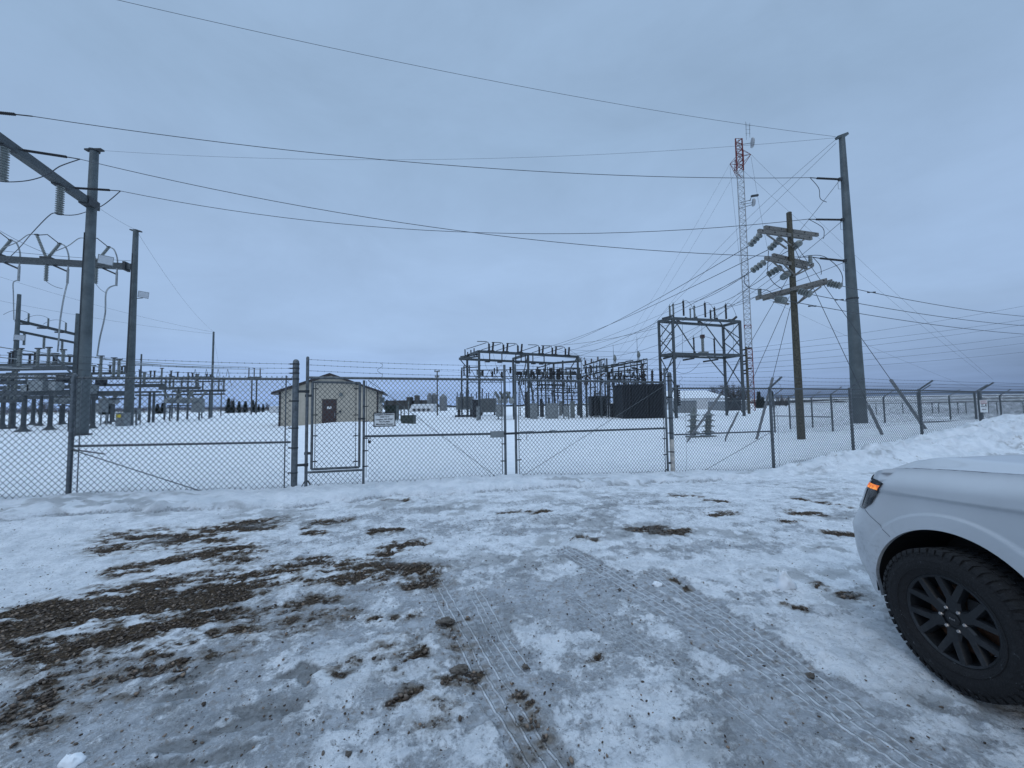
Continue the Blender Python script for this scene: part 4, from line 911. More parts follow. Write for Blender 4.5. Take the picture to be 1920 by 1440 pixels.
for px in (38, 70, 103):
    c_ = onseg(p, q, px); mb = MB(); mb.insul(c_-UP*.35, c_-UP*.45-Vector((-1.4, .2, 0)), .1, 10, .6, 8); mb.build('insulator', BLK, E3, True)
# ---- supports, switches and busbars
SG = 'steel bus supports in the left yard'
def stand(label, cols, beams, ins=(), r0=.2, Y=None, mt=STEEL, flare=True, boxes=(), insr=.16, group=SG, ydeep=.6, insmat=None):
    gs = [G(a, b) for a, b in cols]; Y = Y or gs[0].y; t = thing('bus_support', label, 'bus support', Vector((gs[0].x, gs[0].y, 0)), group)
    ymin = min(b[2] for b in beams)
    for g_, (a, b) in zip(gs, cols):
        zt_ = zp(a, max(bb_[2] for bb_ in beams), g_.y); mb = MB(); r = r0*.8; mb.tube((g_.x, g_.y, -.1), (g_.x, g_.y, zt_), r, r*.94, 12)
        mb.build('column', STEEL, t, True)
        if flare: mb = MB(); mb.lathe((g_.x, g_.y, -.08), UP, [(r*3.0, 0), (r*2.9, .12), (r*1.5, .32), (r*1.1, .5)], 12); mb.build('base_plate', STEEL, t, True)
    for x0, x1, y_, th in beams:
        a, b = P(x0, y_, Y), P(x1, y_, Y); b.z = a.z = (a.z+b.z)/2; mb = MB(); mb.beam(a, b, ydeep, th*Y/FL); mb.build('beam', mt, t)
    bz = zp((beams[0][0]+beams[0][1])/2, beams[0][2], Y)
    for px, yt in ins:
        c_ = P(px, beams[0][2], Y); zt_ = zp(px, yt, Y); c_.z = bz+beams[0][3]*Y/FL/2; c_.y += random.uniform(-.2, .2)
        mb = MB(); mb.insul(c_, Vector((c_.x, c_.y, zt_)), insr, max(5, int((zt_-c_.z)/.14)), .62, 8); mb.build('insulator', insmat or PORC, t, True)
        mb = MB(); mb.box(Vector((c_.x, c_.y, zt_+.05)), (.5, .18, .1)); mb.build('terminal_cap', DKST, t)
    for x0, x1, y0, y1, m_ in boxes:
        a, b = P(x0, y0, Y-.5), P(x1, y1, Y-.5); mb = MB(); mb.box((a+b)/2, (abs(b.x-a.x), .7, abs(a.z-b.z))); mb.build('junction_box', m_, t)
    return t
stand('bus support at the far left with a grey tank above its two flared columns', [(43, 809), (93, 806)], [(-45, 132, 691, 7), (-45, 132, 702, 4), (-45, 135, 737, 10)], [(32, 656), (40, 655), (75, 655), (86, 652), (118, 657)], .22, boxes=[(60, 88, 714, 733, EQG), (48, 62, 722, 734, EQG), (100, 112, 716, 732, EQG)])
stand('bus support half hidden behind the near left pole, standing on two flared columns', [(61, 797), (117, 796)], [(-10, 180, 726, 6), (-10, 180, 745, 6)], [(20, 705), (50, 703), (103, 704), (130, 705), (172, 700)], .26)
stand('bus support between the two tall poles with a dark deck and three insulators', [(173, 804), (212, 791)], [(163, 226, 709, 5), (150, 228, 738, 9)], [(192, 669), (212, 672), (221, 675)], .2, Y=38, boxes=[(168, 178, 722, 738, EQG)])
stand('bus support right of the second tall pole, on a pair of close columns', [(279, 792), (287, 792)], [(250, 306, 723, 6), (252, 300, 735, 3)], [(267, 699), (273, 700), (302, 691)], .21, flare=False)
stand('bus support on three slim columns carrying stubby grey insulators', [(308, 787), (333, 789), (351, 787)], [(300, 374, 728, 5), (250, 420, 716, 2)], [(311, 708), (318, 702), (326, 706), (341, 709), (352, 699), (366, 702), (372, 702)], .2, flare=False, insr=.2)
stand('rightmost bus support of the left yard with a long dark deck', [(392, 785), (414, 780)], [(325, 421, 733, 4)], [(380, 716), (409, 709), (418, 712)], .17, flare=False, insr=.2)
stand('distant twin post bus support at the right end of the long busbars', [(471, 777), (480, 777)], [(465, 489, 708, 3)], [(467, 690), (477, 691), (487, 692)], .28, flare=False, insr=.22, insmat=DKST)
stand('low bus support at the left picture edge behind the fence mesh', [(3, 804), (22, 803)], [(-40, 40, 752, 6), (-40, 50, 718, 5)], [(10, 700), (28, 697)], .2)
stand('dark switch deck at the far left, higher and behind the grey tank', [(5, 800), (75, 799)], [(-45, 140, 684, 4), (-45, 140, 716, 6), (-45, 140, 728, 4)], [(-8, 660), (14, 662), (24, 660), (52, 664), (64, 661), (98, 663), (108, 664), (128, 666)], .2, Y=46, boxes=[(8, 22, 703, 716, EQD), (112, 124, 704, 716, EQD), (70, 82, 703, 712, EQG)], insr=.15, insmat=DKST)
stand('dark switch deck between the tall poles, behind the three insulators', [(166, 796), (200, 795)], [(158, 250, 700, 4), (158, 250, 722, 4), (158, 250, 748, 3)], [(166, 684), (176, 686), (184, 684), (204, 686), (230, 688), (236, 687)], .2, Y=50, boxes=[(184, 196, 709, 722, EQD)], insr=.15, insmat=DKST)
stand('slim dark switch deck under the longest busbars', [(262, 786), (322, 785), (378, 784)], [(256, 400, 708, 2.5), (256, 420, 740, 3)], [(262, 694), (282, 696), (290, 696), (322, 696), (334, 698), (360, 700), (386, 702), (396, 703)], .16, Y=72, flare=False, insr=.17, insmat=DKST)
BG = 'long aluminium busbars'
for i, (a, b, c, d, e, f, lb_) in enumerate([(-40, 644, 34, 136, 667, 40, 'busbar tube at the left edge above the tank support'), (-40, 665, 36, 136, 680, 41, 'lower busbar tube at the left edge'), (165, 668, 40, 302, 684, 55, 'busbar tube from the near tall pole to the single slim insulator'),
        (190, 674, 45, 467, 688, 95, 'longest upper busbar tube ending at the twin post support'), (205, 680, 42, 478, 690, 92, 'longest middle busbar tube ending at the twin post support'), (250, 684, 45, 495, 693, 88, 'longest lower busbar tube running past the twin post support'),
        (165, 684, 38, 250, 697, 48, 'short busbar tube beside the second tall pole'), (268, 700, 58, 372, 716, 62, 'sloping busbar tube over the three column support'), (-40, 684, 33, 60, 690, 33, 'busbar tube on the tank support insulators')]):
    wire('busbar', lb_, 'busbar', P(a, b, c), P(d, e, f), .12, .05 if c < 50 else .06, BG, ALU, 8, 6)
# inverted V hangers
for i, px in enumerate((366, 387, 409, 427)):
    Y = 66; mb = MB(); t_ = P(px, 692, Y); mb.tube(t_, P(px-8, 727, Y), .035, n=4); mb.tube(t_, P(px+8, 727, Y), .035, n=4); o = mb.build('busbar_hanger', DKST, None, loc=t_)
    tag(o, ('leftmost thin V hanger', 'second thin V hanger', 'third thin V hanger', 'rightmost thin V hanger')[i]+' between the long busbars and the dark deck', 'hanger', 'thin hangers under the long busbars')
# breaker with slanted bushings
def breaker(cols, ybase, ytank, ytop, label, tankr=7, boxpx=None, Y=None, name='circuit_breaker'):
    g_ = G(cols[0], ybase); Y = Y or g_.y; s = Y/FL; t = thing(name, label, 'circuit breaker', Vector((g_.x, g_.y, 0)), 'circuit breakers')
    x0, x1 = P(cols[0]-6, ytank+9, Y), P(cols[-1]+6, ytank+9, Y)
    mb = MB(); mb.beam(x0, x1, .5, .16); mb.build('frame', STEEL, t)
    for px in (cols[0]-4, cols[-1]+4):
        a = P(px, ytank+9, Y); mb = MB(); mb.beam((a.x, a.y, -.1), a, .16, .16, V(0, 1, 0)); mb.build('leg', STEEL, t)
    for px in cols:
        c_ = P(px, ytank, Y); mb = MB(); mb.lathe(c_-V(0, 1.1, 0), V(0, 1, 0), [(.1, 0), (tankr*s*.75, .06), (tankr*s*.8, .5), (tankr*s*.8, 1.7), (tankr*s*.75, 2.1), (.1, 2.2)], 12); mb.build('tank', EQG, t, True)
        for sg in (-1, 1):
            mb = MB(); mb.insul(c_+V(sg*.12, sg*.35, .25), V(c_.x+sg*9*s, c_.y+sg*.8, zp(px, ytop, Y)), .2, 10, .7, 8); mb.build('bushing', PORC, t, True)
    if boxpx: a, b = P(boxpx[0], boxpx[1], Y-.6), P(boxpx[2], boxpx[3], Y-.6); mb = MB(); mb.box((a+b)/2, (b.x-a.x, .6, a.z-b.z)); mb.build('control_box', EQG, t)
    return t
breaker([323, 346, 370], 789, 751, 733, 'grey circuit breaker with three pairs of slanted bushings in the left yard', boxpx=(362, 755, 381, 773))
breaker([118, 134, 205], 796, 752, 735, 'circuit breaker mostly hidden behind the near left pole', Y=50)
def cabinet(x0, y0, x1, y1, label, mt=EQG, Y=None, depth=.8, grp=None, door=True, legs=0, name='control_cabinet', cat='cabinet'):
    """box whose front face fills the given picture rectangle; y1 is its foot"""
    g_ = G((x0+x1)/2, y1+legs); Y = Y or g_.y; a, b = P(x0, y0, Y), P(x1, y1, Y); wd_ = b.x-a.x; h_ = a.z-b.z; c_ = Vector(((a.x+b.x)/2, Y+depth/2, 0)); z0 = b.z if legs else -.05
    t = thing(name, label, cat, Vector((c_.x, c_.y, 0)), grp)
    mb = MB(); mb.box(Vector((c_.x, c_.y, (z0+a.z)/2)), (wd_, depth, a.z-z0)); bo = mb.build('body', mt, t)
    mb = MB(); mb.box(Vector((c_.x, c_.y, a.z+.03)), (wd_+.1, depth+.1, .06)); mb.build('lid', mt, t)
    if door: mb = MB(); mb.box(Vector((c_.x, Y-.012, (z0+a.z)/2)), (wd_*.84, .02, (a.z-z0)*.8)); d_ = mb.build('door', mt, t); mb = MB(); mb.box(Vector((c_.x+wd_*.32, Y-.04, (z0+a.z)/2)), (.04, .04, .16)); mb.build('handle', DKST, d_)
    if legs:
        for dx in (-1, 1):
            for dy in (-1, 1): mb = MB(); mb.box(Vector((c_.x+dx*wd_*.42, c_.y+dy*depth*.42, z0/2-.05)), (.08, .08, z0+.1)); mb.build('leg', mt, t)
    return t, c_, Y
CT, c_, Y_ = cabinet(217, 775, 231, 796, 'grey control cabinet with a yellow label at the foot of the second tall pole', Y=qb.y-1.1)
mb = MB(); a = P(223, 780, Y_); mb.box((a.x, a.y-.04, a.z), (.5, .01, .35)); mb.build('warning_label', YEL, CT)
cabinet(247, 767, 257, 777, 'small grey cabinet on legs right of the second tall pole', Y=qb.y+.8, legs=12, depth=.5)
cabinet(177, 757, 190, 773, 'pale grey cabinet on legs between the two tall left poles', Y=48, legs=14)
cabinet(128, 772, 139, 786, 'dark low cabinet behind the fence post near the first tall pole', DKST, Y=36, legs=8, depth=.4)
# distant pole and its guy wires
def slimpole(px, yb, pxt, yt, r, label, arm=None, mt=WOOD, Y=None, name='utility_pole'):
    g_ = G(px, yb); Y = Y or g_.y; g_ = Vector((P(px, yb, Y).x, Y, gzs(P(px, yb, Y).x, Y)-.2)); zt_ = zp(pxt, yt, Y); t = thing(name, label, 'utility pole', g_)
    tp = Vector((g_.x+(P(pxt, yt, Y).x-P(px, yb, Y).x)*0, Y, zt_)); mb = MB(); mb.tube(g_, tp, r, r*.75, 8); mb.build('pole', mt, t, True)
    for i, (dy, hw, ang) in enumerate(arm or ()):
        z_ = zp(pxt, yt+dy, Y); mb = MB(); d = Vector((cos(ang), sin(ang), 0))*hw*Y/FL; c0 = V(tp.x, tp.y-.15, z_); mb.beam(c0-d, c0+d, .12, .15); mb.build('crossarm', ARMW, t)
        for k in (-.9, -.5, .5, .9): mb = MB(); mb.insul(c0+d*k+UP*.08, c0+d*k+UP*.4, .09, 3, .6, 6); mb.build('insulator', PORC, t)
    return t, tp
_, fp = slimpole(396, 783, 401, 622, .24, 'lone slim pole standing between the left yard and the building', mt=POLE)
mb = MB()
wire('guy_wire', 'thin sagging wire from the second tall pole down to the lone slim pole', 'guy wire', qtop, fp, 1.2, .013)
wire('guy_wire', 'faint wire from the left edge to the lone slim pole, upper', 'guy wire', P(-60, 500, 60), fp-UP*.1, .8, .015)
wire('guy_wire', 'faint wire from the left edge to the lone slim pole, lower', 'guy wire', P(-60, 552, 60), fp-UP*.5, .6, .015)
wire('guy_wire', 'faint guy wire slanting right from the lone slim pole to the snow', 'guy wire', fp-UP*1, P(424, 760, fp.y), 0, .012)
slimpole(261, 775, 260, 664, .16, 'thin dark pole right beside the second tall pole', mt=STEEL, Y=70)
# ------------------------------------------------------------------ control building
BRZ = .27; cB = V(-.3476*41.5, 41.5, 0); BW = 9.36; cA = cB-V(cos(BRZ), sin(BRZ), 0)*BW; cM = (cA+cB)/2; Yb = cM.y; xm = cM.x; xw0, xw1 = xm-BW/2, xm+BW/2
ze = zp(525, 733, cA.y); zpk = zp(622, 701, Yb)
def bloc(px, py=760):
    '''position on the front wall line, in the unrotated frame of the building'''
    u = proj_u(px, py); s_ = (u*cA.y-cA.x)/(cos(BRZ)-u*sin(BRZ)); return xw0+s_, cA.y+s_*sin(BRZ)
def proj_u(px, py): d = ray(px, py); return d.x/d.y
def BP(px, py, off=0): x_, Y_ = bloc(px, py); return V(x_, Yb-off, P(px, py, Y_).z)
H1 = thing('control_building', 'tan metal clad building with a low brown gable roof and a brown door', 'building', Vector((xm, Yb, 0))); H1.rotation_euler[2] = BRZ
DB = 9.0
def gable(x0, x1, y0, y1, z0, ze_, zp_): 
    xm_ = (x0+x1)/2; return [(x0, y0, z0), (x1, y0, z0), (x1, y0, ze_), (xm_, y0, zp_), (x0, y0, ze_), (x0, y1, z0), (x1, y1, z0), (x1, y1, ze_), (xm_, y1, zp_), (x0, y1, ze_)], [(0, 1, 2, 3, 4), (9, 8, 7, 6, 5), (1, 6, 7, 2), (0, 4, 9, 5), (2, 7, 8, 3), (3, 8, 9, 4)]
mb = MB(); v_, f_ = gable(xw0, xw1, Yb, Yb+DB, -.2, ze, zpk-.1); mb.add(v_, f_); wl = mb.build('wall', SIDING, H1)
# ribs of the siding
mb = MB(); n = int((xw1-xw0)/.46)
for i in range(1, n):
    x = xw0+(xw1-xw0)*i/n; zz_ = ze+(zpk-.1-ze)*(1-abs(x-xm)/((xw1-xw0)/2))
    if abs(x-BP(617, 770).x) < .8: mb.box((x, Yb-.006, (2.75+zz_)/2), (.03, .012, zz_-2.77))
    else: mb.box((x, Yb-.006, zz_/2-.05), (.03, .012, zz_-.03))
mb.build('wall_rib', SIDING, wl)
mb = MB()
for sg in (-1, 1):
    xe = xm+sg*((xw1-xw0)/2+.62); zee = ze-(zpk-ze)*.62/((xw1-xw0)/2)+.03; a = [(xm, Yb-.55, zpk+.06), (xe, Yb-.55, zee+.06), (xe, Yb+DB+.5, zee+.06), (xm, Yb+DB+.5, zpk+.06)]
    b = [(x, y, z-.24) for x, y, z in a]; mb.add(a+b, [(0, 1, 2, 3), (7, 6, 5, 4), (0, 4, 5, 1), (1, 5, 6, 2), (2, 6, 7, 3), (3, 7, 4, 0)])
mb.build('roof', ROOF, H1)
for sg in (-1, 1): mb = MB(); x = xm+sg*((xw1-xw0)/2-.02); mb.box((x, Yb-.03, ze/2), (.17, .07, ze)); mb.build('corner_trim', ROOF, H1)
dx0, dx1 = BP(604, 770).x, BP(631, 770).x; zd = BP(617, 750).z
mb = MB(); mb.box(((dx0+dx1)/2, Yb-.03, zd/2), (dx1-dx0, .06, zd)); dr = mb.build('door', BROWN, H1)
mb = MB(); mb.box(((dx0+dx1)/2, Yb-.02, zd+.04), (dx1-dx0+.14, .05, .08)); mb.build('door_frame', ROOF, dr)
mb = MB(); mb.box(((dx0+dx1)/2, Yb-.07, BP(617, 764.5).z), (.42, .012, .24)); mb.build('door_notice', WHITE, dr)
mb = MB(); mb.box((dx1-.14, Yb-.1, BP(617, 779).z), (.05, .08, .5)); mb.build('handle', ALU, dr)
mb = MB(); c_ = BP(640, 739, .1); mb.lathe(c_, V(0, -1, -.3), [(.12, 0), (.2, .1), (.2, .22), (.05, .28)], 10); mb.build('wall_lamp', PORC, H1, True)
mb = MB(); c_ = BP(638, 771.5, .07); mb.box(c_, (.2, .12, .2)); mb.build('switch_box', DKST, H1)
mb = MB(); c_ = BP(633.5, 775.5, .05); mb.box(c_, (.12, .08, .14)); mb.build('switch_box', DKST, H1)
mb = MB(); mb.box((xw1+.35, Yb+2, ze-1.0), (.5, .7, .6)); mb.build('air_conditioner', EQG, H1)
# ------------------------------------------------------------------ centre bus structure
Yn0, Yn1 = 50, 56.6; Z9 = zp(898, 658, Yn0)
C1 = thing('substation_structure', 'grey tubular substation structure in the centre with a long top beam of paired insulators', 'substation frame', P(898, 785, Yn0)-UP*0)
def colm(parent, px, Y, z, r=.17, name='column'): 
    p = P(px, 770, Y); mb = MB(); mb.tube((p.x, p.y, -.1), (p.x, p.y, z), r, n=8); mb.build(name, STEEL, parent, True); return p
def bm(parent, p, q, w=.26, h=.30, name='beam', mt=STEEL): mb = MB(); mb.beam(p, q, w, h); mb.build(name, mt, parent)
def at3(px, Y, z): p = P(px, 700, Y); q = Vector((p.x, Y, z)); 
def pz(px, z, Y):
    """point at depth Y and height z seen in column px"""
    q = P(px, 720, Y); q.z = z
    for _ in range(4): q.x += (px-proj(q)[0])*Y/FL
    return q
def yfor(px, py, z): return G(px, py, z).y
t1a, t1b = G(898, 659, Z9), G(1083, 669, Z9); t2a, t2b = G(862, 673, Z9), G(1038, 681, Z9); t4 = G(962, 673, Z9); t3 = onseg(t1a, t1b, 990); t5 = G(1089, 677, Z9)
for a, b in ((t1a, t1b), (t2a, t2b), (t1a, t2a), (t4, t3), (t2b, t5), (t5, t1b)): bm(C1, a, b, .3, .34)
for p in (t1a, t1b, t2b, t4, onseg(t2a, t2b, 876), t3, ):
    mb = MB(); mb.tube((p.x, p.y, -.1), (p.x, p.y, Z9-.1), .17, n=8); mb.build('column', STEEL, C1, True)
for px, yt in ((1024, 682), (1057, 676), (866, 695), (1009, 688)): colm(C1, px, 60, zp(px, yt, 60), .13)
for a, b in ((t3, P(975, 730, t3.y)), (t3-UP*2.3, P(1003, 765, t3.y-1)), (t2a, P(876, 690, t2a.y)), (t1b, P(1070, 690, t1b.y)), (P(963, 680, 60), P(985, 760, 60)), (P(1007, 690, 60), P(1040, 680, 60)), (P(1007, 690, 60), P(1025, 712, 60))): bm(C1, a, b, .15, .15, 'brace')
for px in (920, 947, 974, 1014, 1038.5, 1063):
    c_ = onseg(t1a, t1b, px)+UP*.15
    mb = MB(); mb.box(c_, (.9, .5, .14), .4); mb.build('insulator_bracket', DKST, C1)
    for dx, h_, tl in ((-1.5, 1.15, 0), (1.8, 1.4, .12)):
        mb = MB(); a = c_+V(dx*.07*2, 0, 0); mb.insul(a, a+V(tl, 0, h_*.85), .16, 6, .72, 8); mb.build('insulator', BLK, C1, True)
    mb = MB(); a = c_+V(-.2, 0, 1.0); mb.poly([a+V(-3.0, -.3, -.75), a+V(-.35, 0, .12)], .045, 4); mb.poly([a+V(-.05, 0, .0), a+V(-.15, 0, .18), a+V(-.45, 0, .28), a+V(-1.6, 0, .32)], .05, 4); mb.build('switch_arm', DKST, C1)
for px, s_ in ((918, -1), (941, -1), (977, -1), (967, -1), (985, -1), (999, -1), (1020, -1)):
    c_ = onseg(t1a, t1b, px)-UP*.17; mb = MB(); mb.insul(c_, c_-UP*.95, .10, 6, .65, 8); mb.build('insulator', BLK, C1, True)
for px in (914, 937, 970, 1000, 1015):
    c_ = onseg(t2a, t2b, px)-UP*.25; mb = MB(); mb.box(c_, (.7, .5, .16), .3); mb.build('switch_box', DKST, C1)
for px, yt in ((872, 655), (877, 660), (883, 656), (889, 653), (894, 659)):
    c_ = P(px, 668, 54); mb = MB(); mb.insul(c_, V(c_.x, c_.y, zp(px, yt, 54)), .11, 6, .65, 8); mb.build('insulator', BLK, C1, True)
for y0, y1 in ((669, 664), (673, 668)): bm(C1, P(864, y0, 56), P(898, y1, 52), .2, .2)
# under-bus lattice girder
def lattice(parent, a, b, h, bays, w=.07, name='lattice_beam', mt=STEEL):
    a = Vector(a); b = Vector(b); mb = MB(); mb.beam(a, b, w*1.4, w*1.4); mb.beam(a-UP*h, b-UP*h, w*1.4, w*1.4)
    for i in range(bays):
        p = a+(b-a)*(i/bays); q = a+(b-a)*((i+.5)/bays)-UP*h; r_ = a+(b-a)*((i+1)/bays); mb.beam(p, q, w, w); mb.beam(q, r_, w, w)
    mb.build(name, mt, parent)
lattice(C1, P(868, 694, 57), P(1090, 692, 60), 1.35, 14)
lattice(C1, P(876, 706, 61), P(1088, 706, 64), .9, 12)
lattice(C1, P(995, 722, 62), P(1080, 724, 63), .8, 6)
bm(C1, P(865, 690, 57), P(898, 688, 54), .14, .14)
for px, y0, y1 in ((866, 690, 712), (870, 686, 705), (880, 685, 700), (905, 694, 705), (923, 696, 707), (927, 690, 702), (932, 688, 700), (941, 697, 708), (957, 688, 700), (977, 697, 708), (986, 700, 712), (996, 694, 708), (1000, 703, 712), (1012, 694, 704), (1018, 698, 710), (1047, 695, 712), (1069, 693, 706)):
    a, b = P(px, y0, 58), P(px, y1, 58); mb = MB(); mb.insul(b, a, .2 if px in (905, 923, 941, 957, 977, 996, 1018) else .13, 5, .7, 8); mb.build('insulator', BLK if px % 2 else DKST, C1, True)
for i, (px, y0, y1, w_) in enumerate(((900, 697, 704, 1.0), (897, 693, 703, .8), (1047, 692, 712, .9), (1010, 693, 703, .9), (1033, 690, 712, .8))):
    a, b = P(px, y0, 58.5), P(px, y1, 58.5); mb = MB(); mb.box((a+b)/2, (w_*.6, .6, a.z-b.z)); mb.build('junction_box', EQG if i < 2 else EQD, C1)
bmd = Vector((0, 0, 0))
# thin droppers
mb = MB()
DRG = 'thin wires inside the centre structure'
for i, (x0, y0, x1, y1) in enumerate(((905, 664, 915, 695), (925, 664, 935, 700), (950, 666, 930, 695), (893, 662, 893, 720), (955, 712, 957, 738), (1000, 676, 998, 720), (1030, 684, 1030, 740), (1046, 676, 1045, 700))):
    c = sagpts(P(x0, y0, 56), P(x1, y1, 57), .25, 8); mb = MB(); mb.poly(c, .018, 3); mb.build('dropper_wire', LINE, C1)
# equipment below
def fins(parent, x0, x1, z0, z1, y, n, mt, d=.35):
    mb = MB()
    for i in range(n): x = x0+(x1-x0)*(i+.5)/n; mb.box((x, y-d/2, (z0+z1)/2), ((x1-x0)/n*.45, d, z1-z0))
    mb.build('radiator', mt, parent)
def transformer(x0, y0, x1, y1, ybase, ytop, bush, label, mt=EQG, depth=2.2, fin=None, skid=False, grp='transformers', bm_=None, Y=None):
    g_ = G((x0+x1)/2, ybase); Y = Y or g_.y; a, b = P(x0, y0, Y), P(x1, y1, Y); xc, wd_ = (a.x+b.x)/2, b.x-a.x
    t = thing('transformer', label, 'transformer', Vector((xc, Y+depth/2, 0)), grp); zbot = b.z if ybase > y1 else -.1
    mb = MB(); mb.box((xc, Y+depth/2, (a.z+zbot)/2), (wd_, depth, a.z-zbot)); mb.build('tank', mt, t); mb = MB(); mb.box((xc, Y+depth/2, a.z+.04), (wd_*1.05, depth*1.06, .08)); mb.build('lid', mt, t)
    if fin is not None:
        for f0, f1 in fin: fins(t, xc-wd_/2+wd_*f0, xc-wd_/2+wd_*f1, zbot+.25, a.z-.15, Y-.01, max(3, int((f1-f0)*wd_/.16)), mt)
    if ybase > y1:
        for sx in (-.38, .38): mb = MB(); mb.box((xc+wd_*sx, Y+depth/2, zbot/2), (.25, depth*.8, zbot+.1)); mb.build('support', DKST, t)
        if skid: mb = MB(); mb.box((xc, Y+depth/2-.2, .16), (wd_*1.15, depth, .28)); mb.build('skid', DKST, t)
    for px, yt, r_ in bush:
        c_ = P(px, y0, Y+depth*.4); mb = MB(); mb.insul(V(c_.x, c_.y, a.z+.06), V(c_.x+.05, c_.y, zp(px, yt, Y+depth*.4)), r_, 6, .65, 8); mb.build('bushing', bm_ or BLK, t, True)
    return t, Y
TA, Y_ = transformer(855, 745, 886, 768, 782, 733, [(857, 735, .09), (863, 736, .09), (868, 738, .09), (874, 728, .12), (878, 731, .12), (884, 737, .09)], 'grey transformer on a dark skid at the left end of the centre structure', fin=[(.08, .42), (.5, .95)], skid=True)
TB, Y_ = transformer(898, 748, 931, 773, 779, 733, [(893, 735, .12), (904, 728, .14), (912, 737, .1), (916, 737, .1), (926, 738, .09)], 'light grey transformer with flat ribbed sides between skid transformer and breaker', fin=[(.1, .42), (.5, .95)])
cabinet(893, 763, 899, 784, 'narrow grey cabinet between the two grey transformers', Y=48, depth=.5)
breaker([938, 947, 959], 786, 752, 735, 'grey circuit breaker with slanted bushings behind the gap between the gate leaves', boxpx=(930, 758, 944, 781), Y=49)
cabinet(994, 757, 1008, 784, 'grey steel cabinet with one round knob behind the right gate leaf', Y=50, name='equipment_cabinet')
cabinet(1025, 757, 1047, 786, 'wide light grey cabinet with two dark bushings behind the right gate leaf', Y=50, depth=1.4, name='equipment_cabinet')
for px in (1030, 1041):
    c_ = P(px, 756, 50.7); mb = MB(); mb.insul(c_, c_+UP*.75, .11, 4, .65, 8); o = mb.build('bushing', BLK, None, True, loc=c_); tag(o, ('left' if px < 1035 else 'right')+' dark bushing standing on the wide light grey cabinet', 'bushing', 'bushings on the wide cabinet')
cabinet(1057, 762, 1068, 781, 'small grey meter cabinet on a brown wooden footing', Y=49.5, name='equipment_cabinet', legs=4)
cabinet(1070, 753, 1078, 776, 'tall pale cabinet beside the right end column of the centre structure', Y=52, name='equipment_cabinet', mt=PORC)
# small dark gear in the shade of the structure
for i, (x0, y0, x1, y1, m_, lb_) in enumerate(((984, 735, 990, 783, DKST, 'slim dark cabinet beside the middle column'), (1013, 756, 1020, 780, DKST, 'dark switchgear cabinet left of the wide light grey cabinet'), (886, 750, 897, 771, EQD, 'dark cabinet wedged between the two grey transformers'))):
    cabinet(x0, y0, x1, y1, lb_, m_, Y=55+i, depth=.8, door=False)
# denser bays behind the centre structure
C3 = thing('substation_structure', 'low dense row of slim bus frames seen through and behind the centre structure', 'substation frame', P(1040, 776, 68)-UP*0)
rn3 = random.Random(12)
for i, px in enumerate((975, 986, 998, 1008, 1016, 1028, 1036, 1046, 1055, 1064, 1072, 1084)):
    Y = 62+(i%3)*5; a = P(px, 760, Y); z_ = zp(px, rn3.choice((688, 694, 700, 706)), Y); mb = MB(); mb.box((a.x, a.y, z_/2), (.16, .16, z_)); mb.build('column', STEEL if i % 2 else DKST, C3)
    if i % 2: mb = MB(); b = P(px+9, 745, Y); mb.beam((a.x, a.y, z_*.55), (b.x, b.y, z_*.95), .07, .07); mb.build('brace', DKST, C3)
for x0, x1, y_, Y, th in ((968, 1088, 701, 63, .2), (985, 1088, 714, 66, .18), (1002, 1088, 728, 70, .16), (1002, 1086, 742, 70, .14), (1040, 1088, 736, 64, .2), (1055, 1088, 749, 64, .14), (1012, 1060, 721, 64, .2), (1060, 1088, 690, 64, .2)): bm(C3, P(x0, y_, Y), P(x1, y_+.5, Y), th, th)
for i in range(40):
    px = 970+i*2.95; y0 = rn3.choice((700, 713, 727, 741)); Y = rn3.uniform(60, 68); a = P(px, y0, Y); up = rn3.random() < .6; L_ = rn3.uniform(.6, 1.0)
    mb = MB(); mb.insul(a, a+UP*(L_ if up else -L_), rn3.choice((.12, .16, .2)), 4, .65, 7); mb.build('insulator', rn3.choice((BLK, PORC, DKST, PORB)), C3, True)
for i in range(9):
    px = 972+i*13; Y = 60; a = P(px, 700, Y); mb = MB(); mb.box(a, (.7, .6, .55)); mb.build('junction_box', rn3.choice((EQG, EQD, DKST)), C3)
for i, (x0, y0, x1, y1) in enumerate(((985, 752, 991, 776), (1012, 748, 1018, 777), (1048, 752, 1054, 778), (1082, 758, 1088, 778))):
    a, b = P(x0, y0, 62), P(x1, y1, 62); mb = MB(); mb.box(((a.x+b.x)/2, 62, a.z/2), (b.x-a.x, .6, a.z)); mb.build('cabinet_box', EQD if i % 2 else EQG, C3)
# ------------------------------------------------------------------ right lattice bus structure
C2 = thing('substation_structure', 'dense older lattice steel structure right of centre with lightning rods', 'substation frame', P(1150, 784, 52)-UP*0)
lat = [(1088, 690, 50), (1095, 670, 51), (1101, 686, 53), (1108, 684, 50.5), (1118, 676, 52), (1127, 674, 50), (1133, 672, 51), (1140, 672, 51), (1141.5, 688, 54), (1151, 684, 51), (1162, 688, 54), (1173, 681, 56), (1188, 678, 53), (1197, 676, 57), (1205, 674, 52), (1213, 672, 53)]
for px, yt, Y in lat:
    a = P(px, 760, Y); zt_ = zp(px, yt, Y); mb = MB()
    if px in (1095, 1118, 1133, 1188, 1213):
        hw = .24
        for sx in (-hw, hw): mb.beam((a.x+sx, a.y, -.1), (a.x+sx, a.y, zt_), .07, .07, V(0, 1, 0))
        n = 12
        for i in range(n): s_ = hw if i % 2 else -hw; mb.beam((a.x-s_, a.y, zt_*i/n), (a.x+s_, a.y, zt_*(i+1)/n), .04, .04, V(0, 1, 0))
    else: mb.box((a.x, a.y, zt_/2), (.15, .15, zt_))
    mb.build('column', STEEL if px % 2 else DKST, C2)
